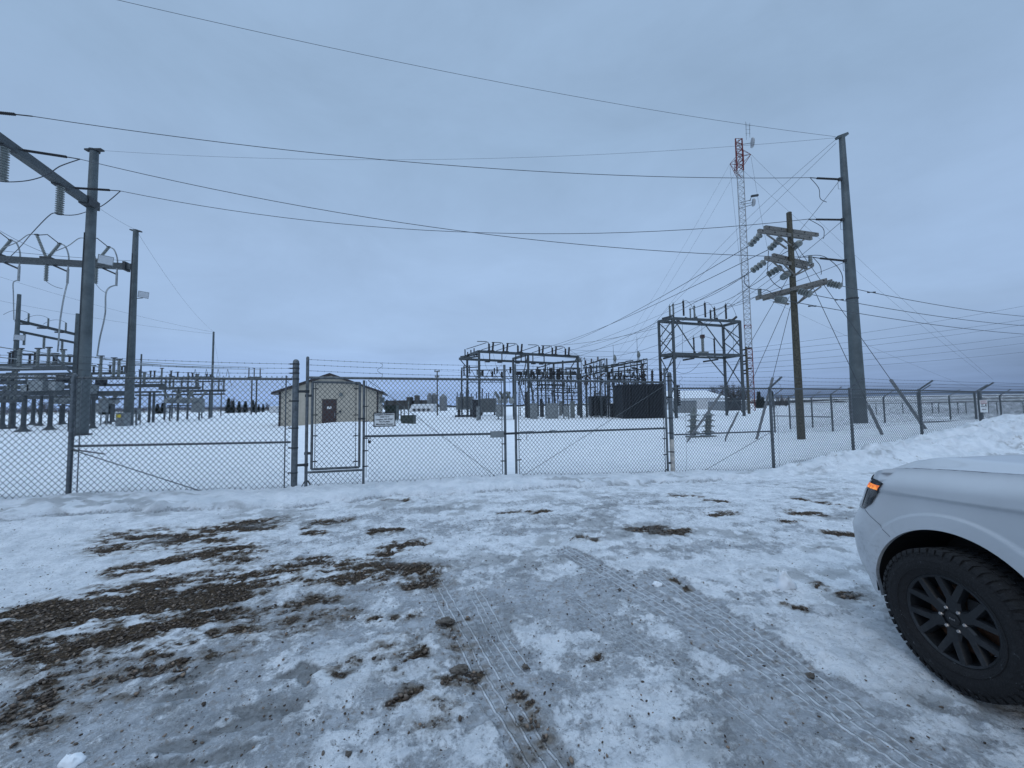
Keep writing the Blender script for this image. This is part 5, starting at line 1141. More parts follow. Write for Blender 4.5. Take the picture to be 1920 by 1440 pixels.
for x0, y0, Y0, x1, y1, Y1 in ((1093, 686, 51, 1133, 673, 51), (1093, 690, 52, 1140, 686, 53), (1108, 690, 50, 1151, 684, 51), (1140, 690, 54, 1213, 673, 53), (1146, 687, 51, 1190, 678, 53), (1088, 707, 50, 1140, 694, 52), (1136, 705, 52, 1208, 705, 53), (1140, 712, 50, 1210, 712, 52), (1120, 745, 52, 1166, 745, 52), (1133, 758, 52, 1166, 762, 52), (1140, 698, 53, 1213, 692, 53), (1160, 690, 54, 1213, 681, 54)):
    bm(C2, P(x0, y0, Y0), P(x1, y1, Y1), .16, .17)
lattice(C2, P(1093, 700, 51), P(1140, 692, 51), .9, 6, .05); lattice(C2, P(1140, 714, 51), P(1210, 716, 52), .8, 8, .05); lattice(C2, P(1146, 700, 53), P(1213, 696, 53), .8, 8, .05)
rnd = random.Random(5)
for i in range(64):
    px = 1094+ i*1.88; yt = np.interp(px, [1090, 1133, 1150, 1213], [690, 680, 692, 682])+rnd.uniform(0, 30); Y = rnd.uniform(50, 55); a = P(px, yt, Y); L_ = rnd.uniform(.5, .95)
    mb = MB(); d = V(rnd.uniform(-1, 1), 0, rnd.uniform(-.3, .3)) if i % 3 == 0 else V(0, 0, 1)
    d.normalize(); mb.insul(a, a-d*L_, rnd.choice((.1, .13, .17)), 5, .6, 8); mb.build('insulator', rnd.choice((BLK, PORB, PORC, BLK)), C2, True)
for i in range(14):
    px = 1090+i*9; Y = 52+(i % 3)*2.5; a = P(px, 760, Y); z_ = zp(px, 700+(i*7) % 20, Y); mb = MB(); mb.box((a.x, a.y, z_/2), (.12, .12, z_)); mb.build('column', DKST, C2)
for i in range(12):
    px = 1094+i*9.5; Y = 51+(i % 2)*2; y_ = 716+(i*11) % 40; bm(C2, P(px, y_, Y), P(px+12, y_-1, Y), .12, .14)
for px, y0, Y in ((1166, 680, 52), (1180, 677, 52), (1195, 679, 53), (1153, 683, 52)):
    a = P(px, y0, Y); mb = MB(); mb.beam(a-V(.5, 0, .05), a+V(.5, 0, .05), .2, .14); mb.build('switch_blade', DKST, C2)
for px, py_ in ((1098, 679), (1109, 676), (1121, 672), (1107, 688)):
    a = P(px, py_, 50.5); mb = MB(); mb.insul(a-UP*.3, a+UP*.25, .17, 3, .4, 8); mb.build('insulator', PORB, C2, True)
for px, yt, y0, yb2, lab in ((1149.5, 646, 683, 670, 0), (1194, 631, 678, 660, 1)):
    a, b = P(px+1.5, y0, 52), P(px, yt, 52); mb = MB(); mb.tube(a, b, .035, .02, 6); mb.build('lightning_rod', STEEL, C2)
    c0, c1 = P(px+4, y0-2, 51.5), P(px+3.2, yb2, 51.5); mb = MB(); mb.insul(c0, c0+(c1-c0)*.35, .1, 3, .6, 8); mb.lathe(c0+(c1-c0)*.35, c1-c0, [(.12, 0), (.24, .25), (.2, .55), (.04, .9)], 10); mb.build('arrester', PORC, C2, True)
# round dark transformer among the lattice
TC, Y_ = transformer(1107, 744, 1139, 779, 781, 733, [(1107, 733, .1), (1115, 733, .11), (1123, 733, .1), (1119, 737, .09)], 'dark blue transformer with round tank tucked under the lattice structure', mt=EQD, depth=1.8, fin=[(.05, .3), (.4, .95)])
cabinet(1146, 757, 1156, 780, 'dark switch cabinet left of the big dark transformer', EQD, Y=51, depth=.6, door=False)
# big dark transformer
TD, Y_ = transformer(1166, 722, 1250, 784, 784, 695, [(1207, 695, .2), (1223, 695, .2), (1239.5, 697, .2)], 'huge dark ribbed transformer with three tall black bushings', mt=EQD, depth=3.5, fin=[(0.03, .16), (.2, .55), (.6, .97)])
for px in (1207, 1223, 1239.5):
    c_ = P(px, 697, Y_+1.4); mb = MB(); mb.tube(c_-UP*.2, c_+UP*.3, .06, n=6); mb.poly(sagpts(c_+UP*.3, c_+V(1.1, 0, .1), -.25, 6), .02, 4); mb.build('bushing_terminal', STEEL, TD)
a, b = P(1267, 722, Y_+.5), P(1272.5, 761, Y_+.5); 
mb = MB(); z_ = a.z
for i in range(9): mb.box(((a.x+b.x)/2, a.y, a.z-(i+.5)*(a.z-b.z)/9), (.45, .7, (a.z-b.z)/9*.72))
mb.box(((a.x+b.x)/2, a.y+.2, (a.z+b.z)/2), (.3, .5, a.z-b.z)); mb.box(((a.x+b.x)/2, a.y+.2, b.z/2), (.12, .12, b.z+.1)); RD = mb.build('radiator_bank', EQD, None, loc=V(a.x, a.y, 0)); tag(RD, 'narrow dark radiator bank right of the right gate post', 'radiator')
# ------------------------------------------------------------------ tall lattice dead end tower
Z12 = zp(1237, 603, 48)
def tower_leg(px, py): return G(px, py, Z12)
qa, qb_, qc, qd = tower_leg(1235, 603), tower_leg(1261, 597), tower_leg(1355.5, 611), tower_leg(1387, 603)
Q = thing('substation_structure', 'tall braced steel frame right of centre carrying black insulators on two levels', 'substation frame', Vector((qa.x, qa.y, 0)))
for p in (qa, qb_, qc, qd): mb = MB(); mb.beam((p.x, p.y, -.1), (p.x, p.y, Z12+.1), .26, .26, V(0, 1, 0)); mb.build('leg', STEEL, Q)
mz = zp(1355.5, 671, qc.y); lo = 1.0
def xbr(p, q, z0, z1): 
    mb = MB(); mb.beam((p.x, p.y, z0), (q.x, q.y, z1), .09, .09); mb.build('brace', STEEL, Q); mb = MB(); mb.beam((q.x, q.y+.1, z0), (p.x, p.y+.1, z1), .09, .09); mb.build('brace', STEEL, Q)
for p, q in ((qa, qb_), (qc, qd)):
    for z0, z1 in ((mz, (mz+Z12)/2), ((mz+Z12)/2, Z12-.1), (.3, mz/2), (mz/2, mz)): xbr(p, q, z0, z1)
for z_ in (Z12, mz):
    for p, q in ((qa, qc), (qb_, qd), (qa, qb_), (qc, qd)): bm(Q, V(p.x, p.y, z_), V(q.x, q.y, z_), .26, .30)
for p, q in ((qa, qc),):
    d = (V(q.x, q.y, 0)-V(p.x, p.y, 0)).normalized(); 
    for a, s_ in ((p, 1), (q, -1)):
        bm(Q, V(a.x, a.y, Z12-3.3)+d*s_*.0, V(a.x, a.y, Z12-.1)+d*s_*2.9, .1, .1, 'brace'); bm(Q, V(a.x, a.y, mz-2.6), V(a.x, a.y, mz-.1)+d*s_*2.6, .1, .1, 'brace')
for p, q in ((qb_, qd),): d = (V(q.x, q.y, 0)-V(p.x, p.y, 0)).normalized(); bm(Q, V(p.x, p.y, Z12-.1)+d*.2, V(p.x, p.y, mz)+d*3.2, .1, .1, 'brace'); bm(Q, V(q.x, q.y, Z12-3.3), V(q.x, q.y, Z12-.1)-d*3.1, .1, .1, 'brace')
Yq = 48.5
for px, y0, y1, r_, m_ in ((1281, 592, 565, .15, BLK), (1321.5, 595, 569, .15, BLK), (1360.5, 598, 572, .15, BLK), (1255.5, 597, 575, .15, PORC), (1262, 596, 571, .15, PORC), (1294, 600, 580, .12, PORC), (1301.5, 598, 575, .14, PORC), (1332, 600, 583, .13, BLK), (1339.5, 600, 578, .13, BLK),
                     (1300.5, 668, 634, .13, BLK), (1339, 668, 636, .13, BLK), (1263, 667, 634, .12, BLK)):
    a, b = P(px, y0, Yq), P(px, y1, Yq); mb = MB(); mb.insul(V(b.x, b.y, a.z), b, r_, 12, .65, 8); mb.build('insulator', m_, Q, True); mb = MB(); mb.tube(b, b+UP*.3, .03, n=5); mb.box(V(b.x, b.y, b.z+.03), (.2, .2, .08)); mb.build('terminal_cap', DKST, Q)
for x0, y0, x1, y1, yl in ((1284, 596, 1307, 596, 599), (1327, 600, 1345, 597, 601), (1366, 600, 1381, 594, 600)):
    a, m2, b = P(x0, y0, Yq), P((x0+x1)/2, yl, Yq), P(x1, y1, Yq); mb = MB(); mb.poly([a, lerp(a, m2, .5)-UP*.03, m2, lerp(m2, b, .5)-UP*.03, b], .15, 7); mb.build('strain_insulator', BLK, Q, True)
for x0, y0, x1, y1 in ((1255, 575, 1281, 567), (1294, 580, 1321, 571), (1332, 584, 1360, 574)): mb = MB(); mb.tube(P(x0, y0, Yq), P(x1, y1, Yq), .04, n=5); mb.build('switch_arm', STEEL, Q)
for x0, y0, x1, y1 in ((1281, 565, 1306, 595), (1321, 569, 1345, 597), (1361, 572, 1381, 594)): mb = MB(); mb.poly(sagpts(P(x0, y0, Yq), P(x1, y1, Yq), -.8, 10), .025, 4); mb.build('jumper', LINE, Q)
for x0, y0, x1, y1 in ((1270, 600, 1275, 606), (1310, 603, 1316, 607), (1243, 597, 1262, 592), (1245, 672, 1262, 668), (1282, 675, 1300, 672), (1320, 678, 1345, 674)):
    mb = MB(); mb.beam(P(x0, y0, Yq-1), P(x1, y1, Yq), .3, .2); mb.build('switch_box', DKST, Q)
a, b, c_ = P(1311, 660, Yq), P(1326.5, 668, Yq), P(1317, 634, Yq)
mb = MB(); mb.box((a+b)/2, (b.x-a.x, .7, a.z-b.z)); mb.build('instrument_box', PORC, Q); mb = MB(); mb.insul(V(c_.x, c_.y, a.z), c_, .2, 10, .8, 10); mb.build('instrument_insulator', PORC, Q, True); mb = MB(); mb.box(c_+UP*.2, (.42, .42, .45)); mb.build('instrument_head', PORB, Q)
for px, y0, y1 in ((1279.5, 606, 672), (1316, 607, 632), (1241.5, 600, 655), (1375, 606, 668)): mb = MB(); mb.tube(P(px, y0, Yq), P(px, y1, Yq), .02, n=4); mb.build('dropper_wire', LINE, Q)
for x0, y0, x1, y1, s_ in ((1262, 692, 1312, 680, .9), (1281, 638, 1300, 634, .1), (1241, 636, 1262, 632, .1), (1301, 634, 1339, 637, -.3), (1258, 695, 1276, 676, .5)): mb = MB(); mb.poly(sagpts(P(x0, y0, Yq), P(x1, y1, Yq), s_, 10), .022, 4); mb.build('jumper', LINE, Q)
# wood pole with black horizontal insulators
g_ = P(1401, 700, 58); WP = thing('utility_pole', 'slim pole beside the red and white mast with black insulators sticking out both sides', 'utility pole', V(g_.x, g_.y, -.1))
mb = MB(); mb.tube((g_.x, g_.y, -.1), (g_.x, g_.y, zp(1399, 650, 58)), .2, .16, 8); mb.build('pole', WOOD, WP, True)
side = []
for y_, sg in ((653, 1), (672, 1), (691.5, 1), (655, -1), (666, -1), (677, -1), (682, -1), (694, -1), (700, -1)):
    c_ = P(1400, y_, 58); e_ = c_+V(sg*.75, 0, .05 if sg > 0 else -.12); mb = MB(); mb.insul(c_+V(sg*.12, 0, 0), e_, .13, 6, .7, 8); mb.build('insulator', BLK, WP, True); side.append((sg, e_))
# ------------------------------------------------------------------ red and white mast
mbx = P(1407, 765, 76); mx, my = mbx.x, 76.0; ztp = zp(1393, 262, my)
MS = thing('radio_mast', 'tall red and white guyed lattice radio mast with dish antennas', 'radio mast', V(mx, my, -.1))
hw = .66; corners = [V(-hw, -hw*.6, 0), V(hw, -hw*.6, 0), V(0, hw*1.1, 0)]; nb = 8; bh = ztp/ nb; bandz = [0, 3.5, 6.5, 15.5, 17.0, 29, 33, 39.5, 44.3, ztp]
bandz = [0]+[zp(1395, q_, my) for q_ in (655, 616, 610, 445, 385, 322)]+[ztp]; bc = [1, 0, 1, 0, 0, 0, 1]
for (z0, z1), c in zip(zip(bandz[:-1], bandz[1:]), bc):
    mb = MB()
    th_ = 1.6 if z1 >= ztp-.1 else 1.0
    for k in corners: mb.beam(V(mx, my, z0)+k, V(mx, my, z1)+k, .12*th_, .12*th_, V(0, 1, 0))
    n = max(1, int(round((z1-z0)/1.15)))
    for i in range(n):
        for j in range(3):
            p, q = corners[j], corners[(j+1) % 3]; za, zb_ = z0+(z1-z0)*i/n, z0+(z1-z0)*(i+1)/n; p_, q_ = (p, q) if i % 2 else (q, p); mb.tube(V(mx, my, za)+p_, V(mx, my, zb_)+q_, .042*th_, n=4); mb.tube(V(mx, my, zb_)+p, V(mx, my, zb_)+q, .036*th_, n=4)
    mb.build('red_section' if c else 'white_section', TRED if c else TWHT, MS)
def mz_(py_): return zp(1394, py_, my)
mb = MB(); zz0 = mz_(316)
arms3 = []
for k, (dx, dy) in enumerate(((1, -.35), (-1, -.25), (.1, 1))):
    e_ = V(mx+dx*2.1, my+dy*2.1, mz_(294 if k == 0 else 310)); arms3.append(e_)
    for o_ in (-.5, .5): mb.tube(V(mx+o_*.9, my+o_*.3, e_.z+.1), e_, .05, n=4); mb.tube(V(mx+o_*.9, my, e_.z-2.6), e_, .05, n=4); mb.tube(V(mx+o_*.9, my, e_.z+1.9), e_, .04, n=4)
    mb.tube(V(mx+dx*.9, my+dy*.9, e_.z+1.2), V(mx+dx*.9, my+dy*.9, e_.z-1.6), .04, n=4)
mb.build('torque_arm', TRED, MS)
def dish(px, py, r, name='dish_antenna'):
    c_ = P(px, py, my-.6); mb = MB(); mb.lathe(c_, V(1, -.35, 0), [(r, 0), (r, .25), (r*.8, .42), (r*.3, .5)], 14); mb.build(name, TWHT, MS, True); mb = MB(); mb.tube(c_, V(mx, my, c_.z), .05, n=5); mb.build('antenna_bracket', STEEL, MS)
dish(1409, 268, .95); dish(1411, 380, .75)
for px, y0, y1 in ((1399.5, 262, 228), (1406, 258, 232), (1385.5, 272, 259)): mb = MB(); a = P(px, y0, my); mb.tube(a, V(a.x, a.y, zp(px, y1, my)), .03, n=4); mb.build('whip_antenna', STEEL, MS)
mb = MB(); a = P(1406, 258, my); 
for y_ in (236, 243, 250): c_ = P(1403, y_, my); mb.tube(c_-V(.55, 0, 0), c_+V(.45, 0, 0), .022, n=4)
mb.tube(P(1400, 255, my), P(1400, 230, my), .02, n=4); mb.tube(P(1406, 255, my), P(1406, 230, my), .02, n=4); mb.build('ladder_antenna', STEEL, MS)
mb = MB(); c_ = P(1415, 367, my-.5); mb.beam(c_-V(.7, 0, .1), c_+V(.7, 0, .1), .35, .35); mb.tube(P(1406, 377, my), P(1409, 368, my), .06, n=5); mb.tube(P(1385, 381, my), P(1408, 375, my), .06, n=5); mb.tube(P(1386, 391, my), P(1410, 384, my), .06, n=5); mb.build('side_antenna', DKST, MS)
GW = 'guy wires of the red and white mast'
for lb_, a, x1, y1, Y1 in (('guy wire from the right arm of the mast running far down right, upper', arms3[0], 1862, 712, 95), ('guy wire from the mast running far down right, lower', V(mx+.5, my, arms3[0].z-2.5), 1840, 700, 100), ('guy wire from the left arm of the mast running down left', arms3[1], 1160, 660, 110), ('second guy wire from the mast running down left', V(mx-.5, my, arms3[1].z-1), 1185, 640, 100),
         ('steep guy wire hanging right of the upper mast', arms3[0]-UP*.5, 1440, 470, 78), ('steep guy wire hanging left of the upper mast', arms3[1]-UP*.5, 1395, 560, 77), ('guy wire from the middle of the mast down right', V(mx, my, mz_(540)), 1870, 745, 110), ('guy wire from the middle of the mast down left', V(mx, my, mz_(540)), 1130, 745, 110)):
    wire('guy_wire', lb_, 'guy wire', a, P(x1, y1, Y1), 1.0, .02, GW)
# ------------------------------------------------------------------ wood pole with three crossarms
wb = G(1503, 831); wt_ = zp(1477.5, 399, wb.y); wb.z = -.15; K = thing('utility_pole', 'tall brown wooden utility pole with three levels of double crossarms', 'utility pole', wb)
wtop = V(wb.x, wb.y, wt_); mb = MB(); mb.lathe(wb, UP, [(.150, 0), (.140, wt_*.3), (.102, wt_+.15), (.08, wt_+.17)], 14); mb.build('pole', WOOD, K, True)
arms = []
Yk = wb.y
def carm(x0, y0, x1, y1, Y0, Y1, off, nm='crossarm'):
    a, b = P(x0, y0, Y0), P(x1, y1, Y1); 
    mb = MB(); mb.beam(a, b, .11, .15); mb.build(nm, ARMW, K); 
    for t in (.06, .28, .5, .72, .94): mb = MB(); c = lerp(a, b, t); mb.lathe(c+V(0, -.06, 0), V(0, -1, 0), [(.025, 0), (.025, .03)], 6); mb.build('bolt', DKST, K)
    return a, b
z1_ = zp(1478, 439, Yk)
# top pair
A1 = carm(1422, 433, 1521, 447, Yk-.75, Yk+.45, 0); A2 = carm(1434, 426.5, 1533, 440.5, Yk-.35, Yk+.85, 0)
A3 = carm(1435, 484, 1512, 501.5, Yk-.6, Yk+.35, 0); A4 = carm(1449, 478.5, 1524, 497, Yk-.2, Yk+.75, 0)
A5 = carm(1417, 560, 1551, 525, Yk+.9, Yk-.9, 0); A6 = carm(1430, 561, 1561, 527, Yk+1.3, Yk-.5, 0)
for x0, y0, x1, y1 in ((1438, 440, 1475, 466), (1452, 436, 1483, 460), (1516, 444, 1486, 463), (1446, 488, 1478, 516), (1462, 487, 1489, 515), (1510, 500, 1488, 518), (1524, 500, 1492, 516), (1450, 566, 1478, 571), (1443, 558, 1480, 570), (1529, 535, 1493, 571), (1540, 537, 1494, 570)):
    Y0 = Yk+(x0-1480)*.012 if y0 < 520 else Yk-(x0-1485)*.013; mb = MB(); mb.beam(P(x0, y0, Y0-.1), P(x1, y1, Yk-.15), .05, .05); mb.build('crossarm_brace', ARMW, K)
def discs(a, b, n, name='insulator_string', m_=None, r=.145):
    mb = MB(); a = Vector(a); b = Vector(b); d = (b-a); L_ = d.length; u = d.normalized(); mb.tube(a, b, .02, n=6)
    for i in range(n): mb.lathe(a+u*(L_*(i+.35)/n), u, [(.04, -.02), (r*.7, 0), (r, .04), (r, .055), (.06, .075), (.045, .11)], 12)
    mb.build(name, m_ or PORC, K, True)
kout = []
for x0, y0, x1, y1, dY in ((1427, 438, 1406, 460, .5), (1465, 446, 1443, 467, .5), (1501, 454, 1484, 467, .5), (1435, 490, 1410, 508, .5), (1466, 500, 1440, 515, .5), (1478, 512, 1468, 520, .5)):
    a, b = P(x0, y0, Yk-.2), P(x1, y1, Yk+dY); discs(a, b, 4); kout.append(b)
kr = []
for x0, y0, x1, y1 in ((1551, 531, 1577, 536), (1497, 545, 1520, 552), (1455, 560, 1471, 563)):
    a, b = P(x0, y0, Yk-.5), P(x1, y1, Yk-.9); discs(a, b, 5, r=.14); kr.append(b)
for px, y0, y1, Y in ((1519, 494, 480, Yk+.3), (1424, 556, 542, Yk+.9)):
    a, b = P(px, y0, Y), P(px, y1, Y); mb = MB(); mb.insul(V(b.x, b.y, a.z), b, .085, 3, .85, 10); mb.build('insulator', PORC, K, True)
# pole conductors towards the yard
ends = [(1045, 650, 58), (1020, 652, 57), (1083, 668, 56), (1281, 566, 48.5), (1321, 570, 48.5), (1361, 573, 48.5)]
YL = 'conductors from the wooden pole to the yard'
for b, e_, lb_ in zip(kout, ends, ('top left insulator string', 'second string of the top crossarm', 'third string of the top crossarm', 'left string of the middle crossarm', 'second string of the middle crossarm', 'innermost string of the middle crossarm')):
    wire('power_line', 'cable from the '+lb_+' down into the yard', 'power line', b, P(*e_), .5, .017, YL)
RL = 'conductors leaving to the right edge'
for b, (x1, y1), lb_ in zip(kr, ((1990, 597), (1990, 614), (1990, 630)), ('upper', 'middle', 'lowest')):
    o = wire('power_line', lb_+' conductor from the bottom crossarm to the right picture edge', 'power line', b, P(x1, y1, 26), .28, .015, RL)
    for px in ():
        pass
for px, py_ in ((1634, 546), (1574, 560), (1523, 572)):
    c_ = P(px, py_+2, 17.2); mb = MB(); mb.tube(c_-V(.12, 0, 0), c_+V(.12, 0, 0), .02, n=6); mb.lathe(c_-V(.17, 0, 0), V(1, 0, 0), [(.035, 0), (.03, .09)], 8); mb.lathe(c_+V(.08, 0, 0), V(1, 0, 0), [(.03, 0), (.035, .09)], 8); o = mb.build('vibration_damper', DKST, None, True, loc=c_)
    tag(o, {1634: 'small damper clipped under the upper right-going conductor', 1574: 'small damper clipped under the middle right-going conductor', 1523: 'small damper clipped under the lowest right-going conductor'}[px], 'line damper', 'dampers on the right-going conductors')
# lines from the right steel pole down to the yard
dl = [(rtop+V(-.42, 0, -.2), (1180, 676, 53), 1405, 410, 'upper shield wire from the right pole top slanting down left behind the mast'), (rtop+V(-.42, 0, -.45), (1150, 683, 52), 1405, 431, 'lower shield wire from the right pole top slanting down left behind the mast'),
      (att[0]-UP*.1, (1063, 652, 56), 1430, 518, 'cable from the top arm of the right pole down to the centre structure'), (att[1]-UP*.1, (1038, 651, 56), 1425, 543, 'cable from the middle arm of the right pole down to the centre structure'), (att[2]-UP*.1, (1014, 648, 55), 1425, 552, 'cable from the lowest arm of the right pole down to the centre structure')]
for a, e_, mx_, my_, lb_ in dl: wirefit('power_line', lb_, 'power line', a, P(*e_), mx_, my_, .017 if 'shield' not in lb_ else .013, 'cables from the right steel pole to the yard')
# jumpers by the arms
for a, (a2, b2), pts in zip((att[1], att[2], att[0]), strain_ends, (((1545, 442), (1538, 448)), ((1540, 512), (1534, 515)), ((1538, 372), (1545, 379)))):
    b = b2; curve('jumper_cable', {0: 'jumper loop below the middle arm insulator of the right pole', 1: 'jumper loop below the lowest arm insulator of the right pole', 2: 'jumper loop below the top arm insulator of the right pole'}[[ (1545, 442), (1540, 512), (1538, 372)].index(pts[0])], 'cable', [b, P(pts[0][0]-3, (pts[0][1]+proj(b)[1])/2, rb.y-.2), P(pts[0][0], pts[0][1], rb.y), P(pts[1][0]+5, pts[1][1], rb.y)], .02, 'jumper loops of the right pole')
curve('jumper_cable', 'curved jumper around the wooden pole from the middle crossarm to the right string', 'cable', [P(1500, 483, Yk), P(1519, 479, Yk), P(1545, 481, Yk-.3), P(1570, 500, Yk-.6), P(1580, 520, Yk-.8), kr[0]], .014)
curve('jumper_cable', 'curved jumper from the middle crossarm strings down to the bottom crossarm', 'cable', [P(1441, 470, Yk), P(1440, 490, Yk), P(1440, 512, Yk), P(1450, 530, Yk), P(1467, 542, Yk)], .014)
curve('jumper_cable', 'drooping jumper in front of the mast beside the crossarms', 'cable', [P(1404, 508, Yk), P(1396, 520, Yk), P(1397, 532, Yk), P(1408, 541, Yk), P(1424, 543, Yk+.8), P(1440, 545, Yk), P(1462, 562, Yk)], .014)
# guy wires of the wooden pole
GG = 'guy wires of the wooden pole'
GRD = mat('grey_guy_guard', (.16, .17, .18), .6, 0, (9, .3, None))
for lb_, top_, g0, g1, anc in (('grey guard leaning left, its foot under the standing insulators', (1478, 520), (1352, 738), (1290, 826), None), ('grey guard leaning behind the fence, middle of the left three', (1480, 556), (1384, 773), (1361, 820), (1359, 833)), ('grey guard leaning behind the fence post with the barbed arm', (1482, 575), (1449, 708), (1417, 830), None),
                               ('grey guard leaning right in front of the steel pole base', (1485, 455), (1628, 760), (1654, 815), (1662, 841)), ('long grey guard leaning right across the fence top', (1482, 445), (1670, 712), (1748, 822), None)):
    Yg = {1290: 18.5, 1361: 17.6, 1417: 17.6, 1654: 15.3, 1748: 15.3}[g1[0]]; a = P(top_[0], top_[1], Yk-.1); b = P(g0[0], g0[1], Yg-(.25)); c = P(g1[0], g1[1], Yg)
    t = thing('guy_wire', 'guy wire with a '+lb_, 'guy wire', V(c.x, c.y, gzs(c.x, c.y)), GG)
    mb = MB(); mb.tube(a, b, .011, n=5); mb.build('strand', LINE, t)
    mb = MB(); mb.tube(b, c, .055 if g1[0] != 1361 else .04, n=8); mb.build('guard', GRD, t, True)
    d = (c-b).normalized(); e_ = P(anc[0], anc[1], Yg) if anc else c+d*.25; mb = MB(); mb.tube(c, e_, .022, n=6); mb.lathe(e_-d*.05, d, [(.03, 0), (.05, .06), (.03, .14)], 8); mb.build('anchor_rod', DKST, t)
# ------------------------------------------------------------------ two standing insulator stacks
for px, lab in ((1299.5, 'left'), (1328, 'right')):
    g_ = G(px, 817); z0 = gzs(g_.x, g_.y); g_.z = z0; t = thing('insulator_stack', lab+' one of two big grey stacked disc insulators standing in the snow behind the fence', 'insulator', g_, 'two big insulators standing in the snow')
    mb = MB(); mb.box(g_+UP*.03, (.55, .55, .07), .3); mb.build('base', PORC, t); zt_ = zp(px, 768, g_.y); H_ = zt_-z0; n = 4
    for i in range(n):
        za = .1+i*(H_-.25)/n; h_ = (H_-.25)/n; mb = MB(); mb.lathe(g_+UP*za+V(.02*i*(1 if px > 1310 else 1), 0, 0), UP, [(.15, 0), (.16, h_*.3), (.15, h_*.42), (.33, h_*.46), (.34, h_*.54), (.22, h_*.68), (.14, h_*.8), (.12, h_)], 16); mb.build('disc', PORC, t, True)
    mb = MB(); mb.tube(g_+UP*(H_-.2)+V(.07, 0, 0), g_+UP*(H_+.12)+V(.12, 0, 0), .07, n=8); mb.build('cap', PORC, t, True)
# ------------------------------------------------------------------ things in the yard left of centre
t, c_, Y_ = cabinet(752, 780, 774, 797, 'dark green pad mounted transformer box in the snow right of the name sign', GREEN, depth=1.2, name='pad_transformer', cat='transformer')
cabinet(722, 761, 742, 776, 'small dark green switch box just behind the name sign', GREEN, Y=52, depth=1.5, name='pad_transformer', cat='transformer')
cabinet(724, 751, 726.5, 761, 'short dark post on the small green switch box', DKST, Y=53, depth=.2, door=False, name='bollard', cat='post')
for px in (752, 758, 766, 745): 
    g_ = P(px, 779, 47); mb = MB(); mb.tube((g_.x, g_.y, -.1), (g_.x, g_.y, zp(px, 762 if px < 760 else 753, 47)), .07, n=6); o = mb.build('bollard', PORC if px != 752 else GREEN, None, True, loc=(g_.x, g_.y, 0)); tag(o, {752: 'dark thin bollard left of two pale ones behind the green box', 758: 'short pale bollard behind the dark green box', 766: 'tallest pale bollard behind the dark green box', 745: 'leftmost thin bollard behind the name sign'}[px], 'bollard', 'bollards near the green box')
_, up_ = slimpole(820, 779, 823, 695, .14, 'small utility pole with crossarms in front of the grain bins', arm=((2, 5, .2), (12, 4, .2)))
wire('power_line', 'faint line from the small utility pole towards the centre structure', 'power line', up_, P(1100, 693, 90), .8, .015)
# ------------------------------------------------------------------ far buildings
def bx(name, label, cat, x0, y0, x1, y1, Y, mt, roof=None, rh=3, group=None, depth=10, snowroof=True, doors=()):
    a, b = P(x0, y0, Y), P(x1, y1, Y); g0 = min(0, b.z); w_ = b.x-a.x; c_ = V((a.x+b.x)/2, Y+depth/2, 0); t = thing(name, label, cat, c_, group)
    mb = MB(); mb.box((c_.x, c_.y, (a.z+g0-.5)/2), (w_, depth, a.z-g0+.5)); mb.build('wall', mt, t)
    if roof:
        h_ = rh*Y/FL; mb = MB(); x0_, x1_, z_ = a.x-.3, b.x+.3, a.z
        mb.add([(x0_, Y-.4, z_), (x1_, Y-.4, z_), (x1_, Y+depth/2, z_+h_), (x0_, Y+depth/2, z_+h_), (x0_, Y+depth+.4, z_), (x1_, Y+depth+.4, z_)], [(0, 1, 2, 3), (3, 2, 5, 4), (0, 3, 4), (1, 5, 2), (0, 4, 5, 1)]); mb.build('roof', roof, t)
    for dx, dw, dh in doors: mb = MB(); mb.box((a.x+w_*dx, Y-.03, dh/2), (dw, .06, dh)); mb.build('door', DKST, t)
    return t
WSH = mat('white_shed_metal', (.55, .56, .57), .5, 0, (1.5, .15, None)); GSH = mat('grey_shed_metal', (.22, .235, .245), .6, 0, (1.5, .2, None)); FAR = mat('far_building_wall', (.06, .058, .055), .8, 0, (.8, .4, None))
bx('shipping_container', 'grey container beside the white shed, behind the right gate post', 'container', 1275, 751, 1307, 776, 66, GSH, SNOWM, .6, depth=3)
bx('shed', 'large white metal shed with a snow covered roof behind the tall braced frame', 'shed', 1262, 747, 1366, 777, 100, WSH, SNOWM, 17, depth=24)
bx('shed', 'small grey shed right of the white shed by the mast foot', 'shed', 1363, 752, 1407, 775, 82, GSH, SNOWM, 2, depth=8, doors=((.3, 3, 2.6),))
bx('shed', 'low dark farm building right of the mast behind the fence', 'shed', 1452, 752, 1480, 763, 170, FAR, SNOWM, 2, depth=14)
bx('house', 'tiny white farmhouse by the right steel pole on the horizon', 'house', 1578, 754, 1590, 760, 300, WSH, FAR, 2.5, depth=10)
bx('farm_building', 'long dark low farm building on the horizon left of the grain bins', 'farm building', 720, 752, 800, 760, 250, FAR, FAR, 1.5, depth=20)
bx('farm_building', 'narrow dark grain elevator rising above the low farm building', 'grain elevator', 777, 741, 783, 756, 245, FAR, depth=6)
bx('farm_building', 'small stepped roof barn left of the grain elevator', 'barn', 762, 746, 769, 757, 245, FAR, FAR, 2, depth=8)
bx('house', 'tiny pale house seen under the left bus supports', 'house', 296, 766, 304, 771, 220, WSH, FAR, 1.5, depth=8)
bx('shed', 'small white block at the left side of the tan building, far behind', 'shed', 505, 762, 520, 772, 160, WSH, SNOWM, .8, depth=8)
